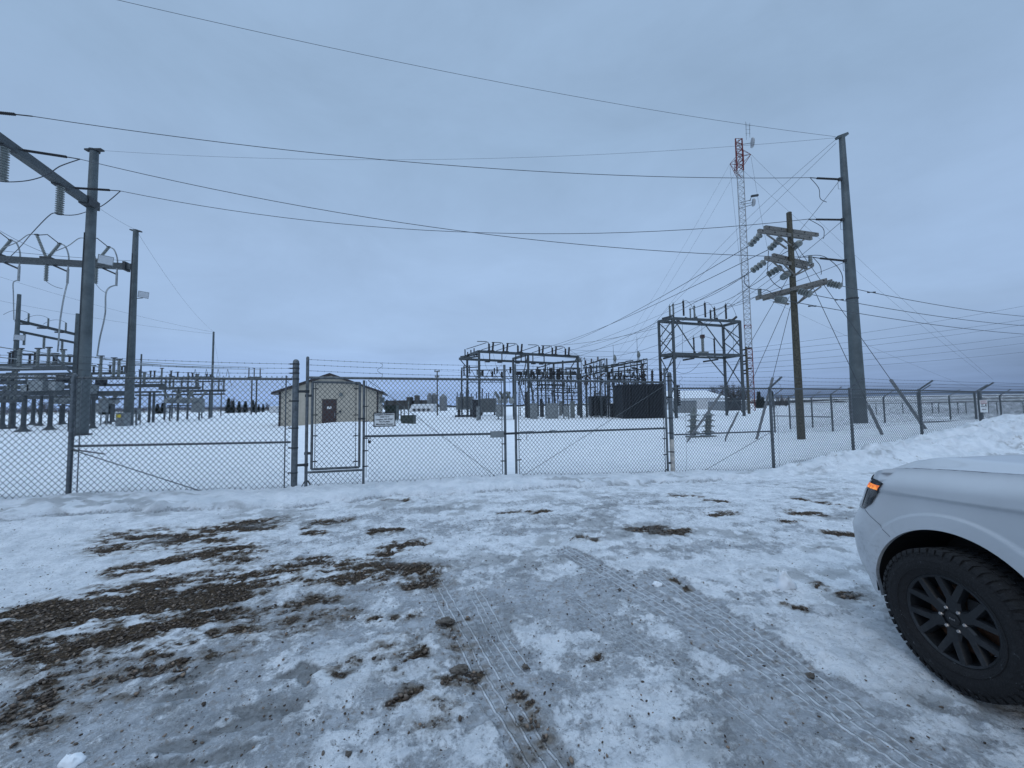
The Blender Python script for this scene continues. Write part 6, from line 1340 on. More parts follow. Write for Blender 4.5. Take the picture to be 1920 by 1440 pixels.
# quonset
a, b = P(768, 770, 130), P(812, 757, 130); mb = MB(); n = 14; r_ = (b.x-a.x); hq = b.z
mb = MB(); pr = [(0.0, sin(pi*i/n)*hq, -cos(pi*i/n)) for i in range(n+1)]
for i in range(n):
    y0_, z0_, y1_, z1_ = 130+5-cos(pi*i/n)*5, sin(pi*i/n)*hq, 135-cos(pi*(i+1)/n)*5, sin(pi*(i+1)/n)*hq; mb.quad((a.x, y0_, z0_), (b.x, y0_, z0_), (b.x, y1_, z1_), (a.x, y1_, z1_))
mb.add([(a.x, 135-cos(pi*i/n)*5, sin(pi*i/n)*hq) for i in range(n+1)], [tuple(range(n+1))]); mb.add([(b.x, 135-cos(pi*i/n)*5, sin(pi*i/n)*hq) for i in range(n+1)], [tuple(range(n, -1, -1))])
QT = thing('quonset_hut', 'low white round roofed hut beside the grain bins', 'hut', V((a.x+b.x)/2, 135, 0))
mb.build('shell', WSH, QT); 
for i in range(4): mb = MB(); mb.box((a.x+(b.x-a.x)*(.2+.2*i), 129.9, .7), (.8, .3, .8)); mb.build('window', DKST, QT)
def bin_(x0, x1, ye, yp, yb_, Y, label):
    a, b = P(x0, ye, Y), P(x1, ye, Y); r_ = (b.x-a.x)/2; c_ = V((a.x+b.x)/2, Y+r_, 0); zp_ = zp((x0+x1)/2, yp, Y+r_); t = thing('grain_bin', label, 'grain bin', c_, 'steel grain bins')
    mb = MB(); nr = 10
    for i in range(nr): z0, z1 = a.z*i/nr-.3*(i == 0), a.z*(i+1)/nr; mb.lathe(c_, UP, [(r_, z0), (r_*1.008, (z0+z1)/2), (r_, z1)], 20)
    mb.build('wall', BIN, t, True); mb = MB(); mb.lathe(c_, UP, [(r_*1.05, a.z-.1), (.4, zp_-.1), (.4, zp_), (.05, zp_+.15)], 20); mb.build('roof', BIN, t, True)
bin_(800, 809, 741, 737, 770, 150, 'narrow tall grain bin at the left of the group'); bin_(808, 818, 740, 737, 770, 152, 'middle tall grain bin behind the small utility pole'); bin_(823, 837, 744, 739, 768, 150, 'wider grain bin with a pointed roof, right of the others')
# ------------------------------------------------------------------ trees
def leafcloud(mb, c, rad, n, s, rnd, flat=1, shell=.0):
    for _ in range(n):
        th = rnd.uniform(0, 2*pi); u = rnd.uniform(-1, 1); r_ = rnd.uniform(shell, 1)**.5; q = V(cos(th)*sqrt(1-u*u), sin(th)*sqrt(1-u*u), u*flat)*r_
        p = Vector(c)+V(q.x*rad[0], q.y*rad[1], q.z*rad[2]); d1 = V(rnd.gauss(0, 1), rnd.gauss(0, 1), rnd.gauss(0, 1)).normalized()*s; d2 = V(rnd.gauss(0, 1), rnd.gauss(0, 1), rnd.gauss(0, 1)).normalized()*s
        mb.add([p, p+d1, p+d2], [(0, 1, 2)])
def conifer(px, yt, yb_, Y, label, wpx=5, seed=0, group='spruces on the left horizon'):
    rnd = random.Random(seed); g_ = P(px, yb_, Y); z0 = min(0, g_.z)-.3; H_ = zp(px, yt, Y)-z0; t = thing('spruce_tree', label, 'spruce tree', V(g_.x, Y, z0), group)
    mb = MB(); mb.tube((g_.x, Y, z0), (g_.x, Y, z0+H_*.95), H_*.025, H_*.006, 6); mb.build('trunk', BARK, t); mb = MB(); R_ = 1.15*wpx*Y/FL
    for i in range(1300):
        h_ = rnd.random()**1.25; rr = R_*(1-h_)**.85*(.25+.75*rnd.random()**.5)*(.8+.35*sin(h_*38+seed)); a = rnd.uniform(0, 2*pi); p = V(g_.x+cos(a)*rr, Y+sin(a)*rr, z0+H_*(.06+.94*h_)-rr*.25)
        o_ = V(cos(a), sin(a), -.35)*R_*.42; sd_ = V(-sin(a), cos(a), rnd.uniform(-.2, .2))*R_*.2; mb.add([p-sd_, p+sd_, p+o_], [(0, 1, 2)])
    mb.build('crown', NEED, t)
def baretree(px, yt, yb_, Y, label, wpx=10, seed=0, group=None, dens=1.0):
    rnd = random.Random(seed); g_ = P(px, yb_, Y); z0 = min(0, g_.z)-.3; H_ = zp(px, yt, Y)-z0; t = thing('bare_tree', label, 'bare tree', V(g_.x, Y, z0), group); R_ = wpx*Y/FL; mbt = MB(); mbc = MB()
    base = V(g_.x, Y, z0); mbt.tube(base, base+UP*H_*.35, H_*.03, H_*.02, 6)
    for i in range(int(16*dens)):
        a = rnd.uniform(0, 2*pi); s0 = base+UP*H_*rnd.uniform(.12, .4); e_ = base+V(cos(a)*R_*rnd.uniform(.3, 1), sin(a)*R_*rnd.uniform(.3, 1), H_*rnd.uniform(.5, 1)); mid = (s0+e_)/2+V(cos(a), sin(a), 0)*R_*.12
        mbt.tube(s0, mid, H_*.012, H_*.008, 4); mbt.tube(mid, e_, H_*.008, H_*.003, 4)
        for j in range(14):
            p = lerp(mid, e_, rnd.random()); d = V(rnd.gauss(0, 1), rnd.gauss(0, 1), abs(rnd.gauss(.5, .8))).normalized()*R_*rnd.uniform(.2, .5); q = p+d; mbc.tube(p, q, H_*.004, H_*.0015, 3, False)
            for k in range(4): p2 = lerp(p, q, rnd.random()); mbc.tube(p2, p2+V(rnd.gauss(0, 1), rnd.gauss(0, 1), rnd.gauss(.4, 1)).normalized()*R_*.2, H_*.0022, H_*.001, 3, False)
    mbt.build('trunk', BARK, t); mbc.build('crown', TWIG, t)
for i, (px, yt, wp) in enumerate(((428, 746, 5.5), (437, 751, 4), (448, 752, 4.5), (460, 752, 5), (474, 750, 4), (479, 753, 3.5), (493, 757, 3), (485, 758, 3))):
    conifer(px, yt, 770, 180+i*4, ('first', 'second', 'third', 'fourth', 'fifth', 'sixth', 'seventh', 'last')[i if i < 6 else (7 if px == 493 else 6)]+' dark spruce from the left in the row between slim pole and building', wp, i)
for i, (px, yt, wp) in enumerate(((192, 754, 6), (201, 750, 7), (209, 752, 5), (295, 757, 5), (305, 755, 5))): conifer(px, yt, 772, 190+i*3, ('dark spruce low behind the small grey cabinet, left', 'tallest dark spruce between the two tall left poles', 'dark spruce touching the second tall pole', 'dark spruce clump under the three column support, left', 'dark spruce clump under the three column support, right')[i], wp, 20+i, 'spruces behind the left yard')
for i, (px, yt, wp, Y) in enumerate(((434, 744, 6, 200), (72, 750, 10, 210), (88, 752, 12, 215), (50, 755, 9, 212), (740, 747, 5, 240), (502, 756, 5, 230))):
    baretree(px, yt, 771, Y, ('bare tree sticking up behind the left spruces', 'bare bushy tree behind the tank support columns, left', 'widest bare bushy tree behind the tank support columns', 'low bare tree at the far left horizon', 'small bare tree above the low farm building', 'small bare tree left of the tan building')[i], wp, i)
for i, (px, yt, wp, Y) in enumerate(((1352, 722, 16, 120), (1374, 716, 15, 124), (1395, 722, 13, 118), (1333, 728, 9, 122), (1280, 742, 6, 130))):
    baretree(px, yt, 770, Y, ('bare grey tree behind the braced frame legs', 'tallest bare grey tree behind the braced frame, left of the mast', 'bare grey tree crossing the foot of the mast', 'low bare tree over the white shed roof', 'small bare tree top behind the right gate post')[i], wp, 30+i, None, 1.6)
for i, (px, yt, wp, Y) in enumerate(((1424, 734, 7, 105), (1431, 744, 6, 108), (1450, 733, 3.5, 110))):
    conifer(px, yt, 768, Y, ('dark spruce just right of the mast foot', 'second shorter dark spruce right of the mast foot', 'slim spruce behind the right fence post with the arm')[i], wp, 50+i, 'spruces right of the mast')
for i, (px, yt, wp, Y) in enumerate(((1462, 738, 8, 130), (1474, 742, 7, 134))): baretree(px, yt, 766, Y, ('bare tree between the fence post and the wooden pole', 'lower bare tree touching the wooden pole')[i], wp, 60+i, None, 1.3)
# far tree lines: one object each, nobody could count them
def treeline(pts, label, seed, mt, hjit=.5, dens=1.0):
    rnd = random.Random(seed); mb = MB()
    for (x0, yt0, yb0, Y0), (x1, yt1, yb1, Y1) in zip(pts[:-1], pts[1:]):
        n = int(abs(x1-x0)*5*dens)
        for i in range(n):
            t = (i+rnd.random())/n; px = x0+(x1-x0)*t; Y = Y0+(Y1-Y0)*t+rnd.uniform(0, 15); a = P(px, yb0+(yb1-yb0)*t+1, Y); zt_ = zp(px, yt0+(yt1-yt0)*t+rnd.uniform(-.4, 1)*hjit+1.2*sin(px*.31+seed)*hjit, Y); H_ = max(zt_-a.z, .5); base = min(a.z, 0)
            leafcloud(mb, (a.x, Y, base+(zt_-base)*.5), (1.4*Y/FL, 3, (zt_-base)*.52), 9, 1.1*Y/FL, rnd)
    o = mb.build('treeline', mt, None, loc=(P(pts[0][0], 760, pts[0][3]).x, pts[0][3], 0)); return tag(o, label, 'trees', kind='stuff')
FARG = mat('far_tree_mass', (.028, .032, .034), .95, 0, (.05, .4, None)); FARB = mat('far_brush_mass', (.06, .045, .038), .95, 0, (.05, .4, None))
treeline([(-30, 765, 771, 300), (120, 764, 771, 300), (250, 763, 770, 300), (340, 760, 770, 280), (520, 763, 770, 300)], 'long low dark belt of trees along the left horizon', 1, FARB)
treeline([(716, 758, 763, 420), (800, 757, 762, 420), (860, 760, 763, 500), (1090, 757, 760, 600), (1270, 757, 760, 600)], 'low dark belt of trees behind the farm buildings', 2, FARG)
treeline([(1400, 749, 757, 330), (1480, 750, 757, 340), (1530, 749, 754, 420), (1640, 747, 752, 500), (1700, 745, 750, 520), (1780, 745, 750, 520)], 'dark belt of trees along the right horizon behind the steel pole', 3, FARG)
treeline([(1760, 744, 750, 520), (1850, 742, 750, 480), (1990, 740, 752, 440), (2100, 740, 752, 440)], 'thicker dark wood at the right picture edge', 4, FARG, dens=1.5)
treeline([(1690, 757, 762, 240), (1780, 755, 762, 230), (1830, 753, 763, 225), (1990, 752, 764, 215)], 'brown scrub and stubble strip in the middle distance at right', 5, FARB, .3)
# faint transmission lines across the right sky
FG = 'faint parallel lines across the right sky'
for i, ((xa, ya), (xc, yc)) in enumerate((((1408, 653), (1990, 560)), ((1408, 660), (1990, 588)), ((1408, 672), (1990, 597)), ((1408, 681), (1990, 620)), ((1408, 691), (1990, 634)), ((1408, 698), (1990, 652)))):
    wire('power_line', ('highest', 'second', 'third', 'fourth', 'fifth', 'lowest')[i]+' faint line rising to the right edge beyond the steel pole', 'power line', P(xa, ya, 58), P(xc, yc, 75), .5, .020, FG)
for i, (y0, y1) in enumerate(((655, 652), (666, 668), (677, 680), (682, 690), (694, 699))):
    wire('power_line', ('highest', 'second', 'third', 'fourth', 'lowest')[i]+' faint level line running left from the slim insulator pole behind the braced frame', 'power line', P(1392, y0, 58), P(1060, y1+3, 70), .5, .018, 'faint level lines behind the braced frame')
for i, (xa, ya, xb, yb_) in enumerate(((1230, 611, 1000, 672), (1232, 625, 1050, 668), (1395, 520, 1090, 650))):
    wire('power_line', ('thin line from the braced frame top left corner down to the centre structure', 'thin line from the braced frame left leg down to the centre structure', 'thin line passing behind the mast down to the lattice structure')[i], 'power line', P(xa, ya, 48), P(xb, yb_, 56), .25, .015)
# ------------------------------------------------------------------ the white truck at the right
HD = radians(2.0); Wc = V(2.655, 2.40, .43)                  # front wheel centre, heading almost straight away from the camera
TF = V(sin(-HD)*-1*-1, cos(HD), 0); TF = V(-sin(HD), cos(HD), 0).normalized(); TS = V(TF.y, -TF.x, 0)   # forward, and inboard (away from camera)
def T(s, t, z): return V(Wc.x, Wc.y, 0)+TF*s+TS*t+V(0, 0, z)
PAINT = mat('white_truck_paint', (.50, .52, .54), .35, 0, (1.1, .05, (.45, .465, .48)), None, .5, None, .6)
RUB = mat('tyre_rubber', (.005, .005, .006), .95, 0, (40, .3, (.014, .014, .015)), (90, .4)); RIM = mat('dark_grey_alloy', (.018, .020, .023), .42, .4, (20, .2, None))
BKP = mat('black_plastic', (.008, .008, .009), .6); CHR = mat('chrome', (.55, .56, .58), .2, 1); NUT = mat('lug_nut_steel', (.42, .40, .39), .35, .7)
RUST = mat('rusty_brake', (.10, .045, .022), .7, .3, (30, .5, None)); WGL = mat('tinted_window_glass', (.02, .025, .03), .05, 0, spec=.8)
HLB = mat('headlight_dark_lens', (.010, .014, .018), .12, 0, spec=.8); HLC = mat('headlight_clear_edge', (.30, .32, .35), .15, .3)
amb = bpy.data.materials.new('lit_amber_marker'); amb.use_nodes = True; nt = amb.node_tree; B_ = nt.nodes['Principled BSDF']; vo2 = nt.nodes.new('ShaderNodeTexVoronoi'); vo2.inputs['Scale'].default_value = 42; tc2 = nt.nodes.new('ShaderNodeTexCoord'); nt.links.new(tc2.outputs['Object'], vo2.inputs['Vector'])
rp2 = nt.nodes.new('ShaderNodeValToRGB'); rp2.color_ramp.elements[0].color = (1, .42, .06, 1); rp2.color_ramp.elements[1].color = (.45, .06, .01, 1); rp2.color_ramp.elements[1].position = .75; nt.links.new(vo2.outputs['Distance'], rp2.inputs[0]); nt.links.new(rp2.outputs[0], B_.inputs['Emission Color']); B_.inputs['Emission Strength'].default_value = 1.0; B_.inputs['Base Color'].default_value = (.5, .12, .02, 1); B_.inputs['Roughness'].default_value = .2
def grime(m_, colr, zlo, zhi, sc, amt, thr=(.45, .7)):
    nt = m_.node_tree; N = nt.nodes; L = nt.links; B = N['Principled BSDF']; src = B.inputs['Base Color'].links[0].from_socket; t = N.new('ShaderNodeTexCoord'); g_ = N.new('ShaderNodeNewGeometry'); sp = N.new('ShaderNodeSeparateXYZ'); L.new(g_.outputs['Position'], sp.inputs[0])
    r1 = N.new('ShaderNodeMapRange'); r1.inputs['From Min'].default_value = zhi; r1.inputs['From Max'].default_value = zlo; L.new(sp.outputs['Z'], r1.inputs['Value']); n = N.new('ShaderNodeTexNoise'); n.inputs['Scale'].default_value = sc; n.inputs['Detail'].default_value = 7; n.inputs['Roughness'].default_value = .75; L.new(t.outputs['Object'], n.inputs['Vector'])
    r2 = N.new('ShaderNodeMapRange'); r2.inputs['From Min'].default_value = thr[0]; r2.inputs['From Max'].default_value = thr[1]; L.new(n.outputs['Fac'], r2.inputs['Value']); a = N.new('ShaderNodeMath'); a.operation = 'MULTIPLY'; L.new(r1.outputs[0], a.inputs[0]); L.new(r2.outputs[0], a.inputs[1]); b = N.new('ShaderNodeMath'); b.operation = 'MULTIPLY'; b.inputs[1].default_value = amt; L.new(a.outputs[0], b.inputs[0])
    mx_ = N.new('ShaderNodeMix'); mx_.data_type = 'RGBA'; L.new(b.outputs[0], mx_.inputs['Factor']); L.new(src, mx_.inputs['A']); mx_.inputs['B'].default_value = (*colr, 1); L.new(mx_.outputs['Result'], B.inputs['Base Color'])
grime(PAINT, (.20, .19, .18), .30, .95, 30, .8, (.5, .68)); grime(RUB, (.25, .27, .29), .0, .95, 34, .6, (.62, .68)); grime(RIM, (.10, .10, .10), .0, .7, 20, .6)
TK = thing('parked_truck', 'white truck with black alloy wheels cut off by the right edge, amber marker lit', 'truck', T(-1.5, .95, 0))
CT_ = .98                                   # half width
def ip(x, xs, ys): return float(np.interp(x, xs, ys))
def s0f(z): return ip(z, [.32, .47, .60, .77, .90, 1.0, 1.18, 1.3], [.41, .47, .50, .52, .455, .415, .36, .355])
AF, BF = .42, .5
def sst1(a, b, x): t = min(1, max(0, (x-a)/(b-a))); return t*t*(3-2*t)
def ztop(s): return ip(s, [-4.9, -.7, -.39, -.1, .05, .28, .40, .52, .66, .80, .9], [1.36, 1.36, 1.34, 1.314, 1.302, 1.277, 1.258, 1.225, 1.175, 1.11, 1.07])
RA, AZ, AS = .492, .44, .005
def side(sig, z):
    s0 = s0f(z); Lq = AF*1.25
    if sig <= s0: s, t = sig, 0.0
    else: q = min((sig-s0)/Lq, 1.0)*pi/2; s, t = s0+AF*sin(q), BF*(1-cos(q))
    # body sculpting: shoulder rolls in, crease, wheel arch flare, sill tuck
    cz = ip(sig, [-4, -.4, .37, .6], [1.165, 1.155, 1.10, 1.085]); t += .020*sst1(cz+.004, cz-.016, z)*(1-sst1(.35, .6, sig))
    zt_ = ztop(s); t += .075*sst1(.16, 0, zt_-z)**2*(1 if s < .45 else .4) + .045*max(0, (z-.75)/.6)**2
    for a_c in (AS, AS-3.25):
        r_ = math.hypot(sig-a_c, z-AZ); t -= .018*(1-sst1(RA+.088, RA+.103, r_))*(1-sst1(.42, .62, sig))
    t += .03*sst1(.55, .36, z)
    return s, t
def S(sig, z, off=0): s, t = side(sig, z); return T(s, t-off, z)
def fan(mb, ac, x0, x1, closed_front):
    nA, nR = 110, 60; vs = []
    th0, th1 = radians(-9), radians(189)
    if closed_front: th0 = radians(-13)
    for i in range(nA):
        th = th0+(th1-th0)*i/(nA-1); d = (cos(th), sin(th))
        # outer boundary of the panel
        R1 = 5.0
        if d[0] > 1e-6: R1 = min(R1, (x1-ac)/d[0])
        if d[0] < -1e-6: R1 = min(R1, (x0-ac)/d[0])
        if d[1] < -1e-6: R1 = min(R1, ((.28 if closed_front and d[0] > 0 else .40)-AZ)/d[1])
        if d[1] > 1e-6:
            r = .5
            for _ in range(40):
                sg = ac+d[0]*r; s_, _t = side(min(sg, x1), 1.2); zt_ = ztop(s_)
                r = (zt_-AZ)/d[1]
                if abs(d[0]*r) > 2: break
            # march for accuracy
            r = RA
            while r < R1:
                s_, _t = side(ac+d[0]*r, AZ+d[1]*r)
                if AZ+d[1]*r >= ztop(s_): break
                r += .004
            R1 = min(R1, r)
        if closed_front and d[0] > 0 and th < .35:
            r = RA
            while r < R1 and AZ+d[1]*r >= ip(ac+d[0]*r, [.45, .52, .62, .75, 1.2], [.29, .315, .35, .39, .42]): r += .004
            R1 = min(R1, r)
        R1 = max(R1, RA+.002)
        for j in range(nR):
            f_ = (j/(nR-1))**1.15; r = RA+(R1-RA)*f_; vs.append(S(ac+d[0]*r, min(AZ+d[1]*r, 1.5)))
    mb.add(vs, [(i*nR+j, (i+1)*nR+j, (i+1)*nR+j+1, i*nR+j+1) for i in range(nA-1) for j in range(nR-1)])
    # inner lip of the arch
    lv = []
    for i in range(nA):
        th = th0+(th1-th0)*i/(nA-1)
        for k in (0, .012, .025): p = S(ac+cos(th)*RA, AZ+sin(th)*RA); lv.append(p+TS*k)
    mb.add(lv, [(i*3+j, i*3+j+1, (i+1)*3+j+1, (i+1)*3+j) for i in range(nA-1) for j in range(2)])
SEAM = .36
mb = MB(); fan(mb, AS, -.62, s0f(.8)+AF*1.25, True); body = mb.build('body', PAINT, TK, 'all')
mb = MB(); fan(mb, AS-3.25, -4.15, -2.30, False)
for x0, x1 in ((-1.45, -.632), (-2.29, -1.462)):
    pass
mb.build('rear_quarter', PAINT, TK, 'all')
for x0, x1 in ((-1.42, -.630), (-2.29, -1.43)):
    mb = MB(); mb.grid(lambda u, v: S(u, v), list(np.linspace(x0, x1, 14)), list(np.linspace(.42, 1.37, 34)), True); dr_ = mb.build('door', PAINT, TK, 'all')
    mb = MB(); c0 = S(x0+.12, 1.08, .05); c1 = S(x0+.34, 1.09, .05); mb.beam(c0, c1, .03, .035); mb.beam(c0, c0+TS*.05, .03, .03); mb.beam(c1, c1+TS*.05, .03, .03); mb.build('handle', BKP, dr_)
mb = MB(); mb.grid(lambda u, v: S(u, v), list(np.linspace(-4.95, -4.15, 10)), list(np.linspace(.45, 1.37, 20)), True); mb.grid(lambda u, v: T(-4.95-.0, u, v), [0.03, 1.93], [.45, 1.37]); mb.build('rear_end', PAINT, TK, 'all')
mb = MB(); mb.grid(lambda u, v: T(u, .10, v), [-4.9, -3.72], [.35, .62]); mb.beam(T(-2.75, .06, .40), T(-.48, .06, .40), .05, .08); mb.build('sill', BKP, TK)
# hood
def hood(u, w):
    st_ = side(u, 1.2)[0]
    for _ in range(4): st_, tt_ = side(u, ztop(st_))
    wm = w if w <= 1 else 2-w; t = tt_+(CT_-tt_)*wm; v = t-tt_; s = st_
    bump = ip(s, [-.7, -.4, .1, .5], [.02, .03, .055, .085])*sst1(.02, .30, v)*sst1(.86, .30, s)+.012*sst1(.3, .9, v)
    return T(s, t if w <= 1 else 2*CT_-t, ztop(s)+bump)
UE = s0f(1.15)+AF*1.25
us_ = list(np.linspace(-.72, .3, 24))+list(np.linspace(.3, UE, 30))[1:]; ws_ = [0, .012, .03, .06, .10, .14, .18, .22, .26, .30, .35, .42, .5, .65, .8, 1.0]; ws_ = ws_+[2-q for q in reversed(ws_[:-1])]
mb = MB(); mb.grid(hood, us_, ws_); mb.build('hood', PAINT, TK, 'all')
def hs(u): p = hood(u, .02); return p+UP*.0015
mb = MB(); q_ = [hs(u) for u in us_[:44]]
for a, b in zip(q_[:-1], q_[1:]): mb.beam(a, b, .004, .003)
mb.build('hood_seam', BKP, TK)
# far side and front face
mb = MB(); mb.grid(lambda u, v: T(side(u, v)[0], 2*CT_-side(u, v)[1], v), list(np.linspace(-.62, s0f(.8)+AF*1.25, 30)), list(np.linspace(.55, 1.1, 10))); mb.grid(lambda u, v: T(u, 2*CT_-.03, v), [-4.95, -.6], [.42, 1.37]); mb.build('far_side_panel', PAINT, TK, 'all')
mb = MB(); mb.grid(lambda u, v: T(.80+.03*sin(u*1.6), u, v), list(np.linspace(.45, 1.51, 8)), [.70, .85, 1.0, 1.1]); mb.build('grille', BKP, TK)
mb = MB()
for z_ in (.76, .84, .92, 1.0): mb.beam(T(.84, .48, z_), T(.84, 1.48, z_), .03, .03)
mb.build('grille_bar', CHR, TK)
mb = MB(); mb.beam(T(.87, .40, .58), T(.87, 1.56, .58), .16, .26); mb.build('bumper', PAINT, TK)
# inner arch liner, dark
for ac in (AS, AS-3.25):
    mb = MB(); n = 28; vs = []
    for i in range(n):
        th = radians(-9)+radians(195)*i/(n-1)
        for k in (.02, .5): vs.append(T(ac+cos(th)*(RA+.02), k, AZ+sin(th)*(RA+.02)))
    mb.add(vs, [(i*2, i*2+1, i*2+3, i*2+2) for i in range(n-1)]); mb.grid(lambda u, v: T(ac+u, .5, v), [-.52, .52], [.1, .97]); mb.build('wheel_arch_liner', BKP, TK)
# panel seams
def seam(pts, w_=.004, nm='panel_gap'):
    mb = MB(); pts = [S(a, b, .0015) for a, b in pts]
    for p, q in zip(pts[:-1], pts[1:]): mb.beam(p, q, w_, w_)
    mb.build(nm, BKP, TK)
def sl(a, b, n=12): return [(a[0]+(b[0]-a[0])*i/n, a[1]+(b[1]-a[1])*i/n) for i in range(n+1)]
GREYP = mat('bumper_seam_grey', (.16, .17, .18), .6)  # flat grey of the thin bumper joint line
mb = MB()
for p, q in zip([S(a, b, .001) for a, b in sl((.56, .925), (.375, .79))][:-1], [S(a, b, .001) for a, b in sl((.56, .925), (.375, .79))][1:]): mb.beam(p, q, .003, .003)
mb.build('bumper_seam', GREYP, TK)
# headlamp wrapping the corner
def lamp(pts_top, pts_bot, off, name, mt, n=16, m_=6, par=None):
    mb = MB()
    def f(u, v):
        a = (np.interp(u, [p[0] for p in pts_top], [p[1] for p in pts_top]), np.interp(u, [p[0] for p in pts_top], [p[2] for p in pts_top])); b = (np.interp(u, [p[0] for p in pts_bot], [p[1] for p in pts_bot]), np.interp(u, [p[0] for p in pts_bot], [p[2] for p in pts_bot]))
        return S(float(a[0]+(b[0]-a[0])*v), float(a[1]+(b[1]-a[1])*v), off*(1-.0))
    mb.grid(f, list(np.linspace(0, 1, n)), list(np.linspace(0, 1, m_)), True); return mb.build(name, mt, par or TK, 'all')
HL = lamp([(0, .415, 1.150), (.25, .46, 1.163), (1, .78, 1.150)], [(0, .452, 1.075), (.25, .50, .985), (.5, .575, .922), (1, .80, .915)], .006, 'headlight', HLB)
HL = HL
lamp([(0, .430, 1.130), (1, .56, 1.127)], [(0, .448, 1.094), (1, .575, 1.092)], .011, 'amber_marker', amb, par=HL)
lamp([(0, .415, 1.152), (1, .78, 1.170)], [(0, .420, 1.146), (1, .78, 1.150)], .012, 'trim', BKP, par=HL)
lamp([(0, .56, 1.075), (1, .60, 1.075)], [(0, .60, .94), (1, .615, .94)], .010, 'chrome_strip', HLC, n=4, par=HL)
lamp([(0, .415, 1.150), (1, .43, 1.150)], [(0, .452, 1.075), (1, .462, 1.075)], .010, 'trim', BKP, n=3, par=HL)
# wheels
def wheel(ac, t0, sgn, yaw=0.0):
    c = T(ac, t0, .43); Rw = .43; ax = -TS*sgn; ax = (ax+TF*yaw).normalized(); fx = UP.cross(ax).normalized()
    def W(r, th, h): return c+ax*h+fx*(r*cos(th))+UP*(r*sin(th))
    # rim barrel and spokes
    mb = MB(); vs = []; n = 72; prof = [(.242, .035), (.248, .045), (.240, .050), (.228, .040), (.222, .0), (.215, -.10), (.20, -.16)]
    for r, h in prof: vs += [W(r, 2*pi*k/n, h) for k in range(n)]
    mb.add(vs, [(i*n+k, i*n+(k+1) % n, (i+1)*n+(k+1) % n, (i+1)*n+k) for i in range(len(prof)-1) for k in range(n)])
    def bar(a, b, wa, wb, ha, hb, th=.03):
        # a,b = (r,theta)
        pa, pb = W(a[0], a[1], ha), W(b[0], b[1], hb); d = (pb-pa).normalized(); s_ = d.cross(ax).normalized(); vs = []
        for p, w_ in ((pa, wa), (pb, wb)): vs += [p-s_*w_/2, p+s_*w_/2, p+s_*w_*.36+ax*.012, p-s_*w_*.36+ax*.012, p-s_*w_/2-ax*th, p+s_*w_/2-ax*th]
        mb.add(vs, [(0, 6, 9, 3), (3, 9, 8, 2), (2, 8, 7, 1), (4, 10, 6, 0), (1, 7, 11, 5)])
    off = radians(28)
    for k in range(6):
        th = off+k*pi/3; bar((.05, th), (.135, th), .082, .072, .018, .022)
        for sg in (-1, 1): bar((.118, th+sg*.10), (.236, th+sg*.27), .050, .042, .021, .035)
    vs = [W(0, 0, .022)]+[W(.085, 2*pi*k/24, .020) for k in range(24)]+[W(.09, 2*pi*k/24, -.01) for k in range(24)]; mb.add(vs, [(0, 1+k, 1+(k+1) % 24) for k in range(24)]+[(1+k, 25+k, 25+(k+1) % 24, 1+(k+1) % 24) for k in range(24)])
    wh = mb.build('wheel', RIM, TK, True)
    # tyre
    mb = MB(); vs = []; n = 96; prof = [(.244, .045), (.258, .058), (.285, .070), (.33, .073), (.36, .064), (.378, .052), (.389, .040), (.392, .0), (.389, -.19), (.375, -.23), (.31, -.25), (.25, -.22), (.22, -.16)]
    for r, h in prof: vs += [W(r, 2*pi*k/n, h) for k in range(n)]
    mb.add(vs, [(i*n+k, i*n+(k+1) % n, (i+1)*n+(k+1) % n, (i+1)*n+k) for i in range(len(prof)-1) for k in range(n)]); ty = mb.build('tyre', RUB, wh, True)
    mb = MB(); nb_ = 52
    for k in range(nb_):
        for row, (h0, h1) in enumerate(((.056, -.004), (-.016, -.06), (-.072, -.12), (-.132, -.196))):
            t0_ = 2*pi*(k+(.5 if row % 2 else 0))/nb_; dt = 2*pi/nb_*(.76 if (row or k % 2) else .66); vs = []
            r0_, r1_ = (.370 if row == 0 else .382), (.398 if row else .3955)
            for th in (t0_, t0_+dt):
                vs += [W(r0_, th, h0+(.012 if row == 0 else 0)), W(r1_, th, h0), W(r1_, th, h1), W(r0_, th, h1)]
            mb.add(vs, [(0, 1, 2, 3), (7, 6, 5, 4), (0, 4, 5, 1), (1, 5, 6, 2), (2, 6, 7, 3)])
    for k in range(nb_):   # shoulder lugs reaching down the sidewall
        t0_ = 2*pi*k/nb_; dt = 2*pi/nb_*.45; L_ = .350 if k % 2 else .360; vs = []
        for th in (t0_, t0_+dt): vs += [W(L_, th, .066), W(.381, th, .057), W(.381, th, .04), W(L_, th, .05)]
        vs2 = [v+ax*.004 for v in vs]; mb.add(vs2, [(0, 1, 2, 3), (7, 6, 5, 4), (0, 4, 5, 1), (1, 5, 6, 2), (2, 6, 7, 3), (3, 7, 4, 0)])
    mb.build('tread', RUB, wh)
    for r in (.280, .322):
        mb = MB(); vs = []
        for rr, h in ((r, .0700), (r+.003, .0745), (r+.006, .0725)): vs += [W(rr, 2*pi*k/n, h) for k in range(n)]
        mb.add(vs, [(i*n+k, i*n+(k+1) % n, (i+1)*n+(k+1) % n, (i+1)*n+k) for i in range(2) for k in range(n)]); mb.build('sidewall_ring', RUB, wh)
    for k in range(6): mb = MB(); th = off+(k+.5)*pi/3; p = W(.062, th, .014); mb.lathe(p, ax, [(.0115, 0), (.0115, .016), (.008, .022), (.002, .023)], 6); mb.build('lug_nut', NUT, wh)
    for k in range(6): mb = MB(); th = off+(k+.5)*pi/3; p = W(.062, th, .0225-.0035); mb.lathe(p, ax, [(.0165, 0), (.0165, .003)], 12); mb.build('lug_recess', BKP, wh)
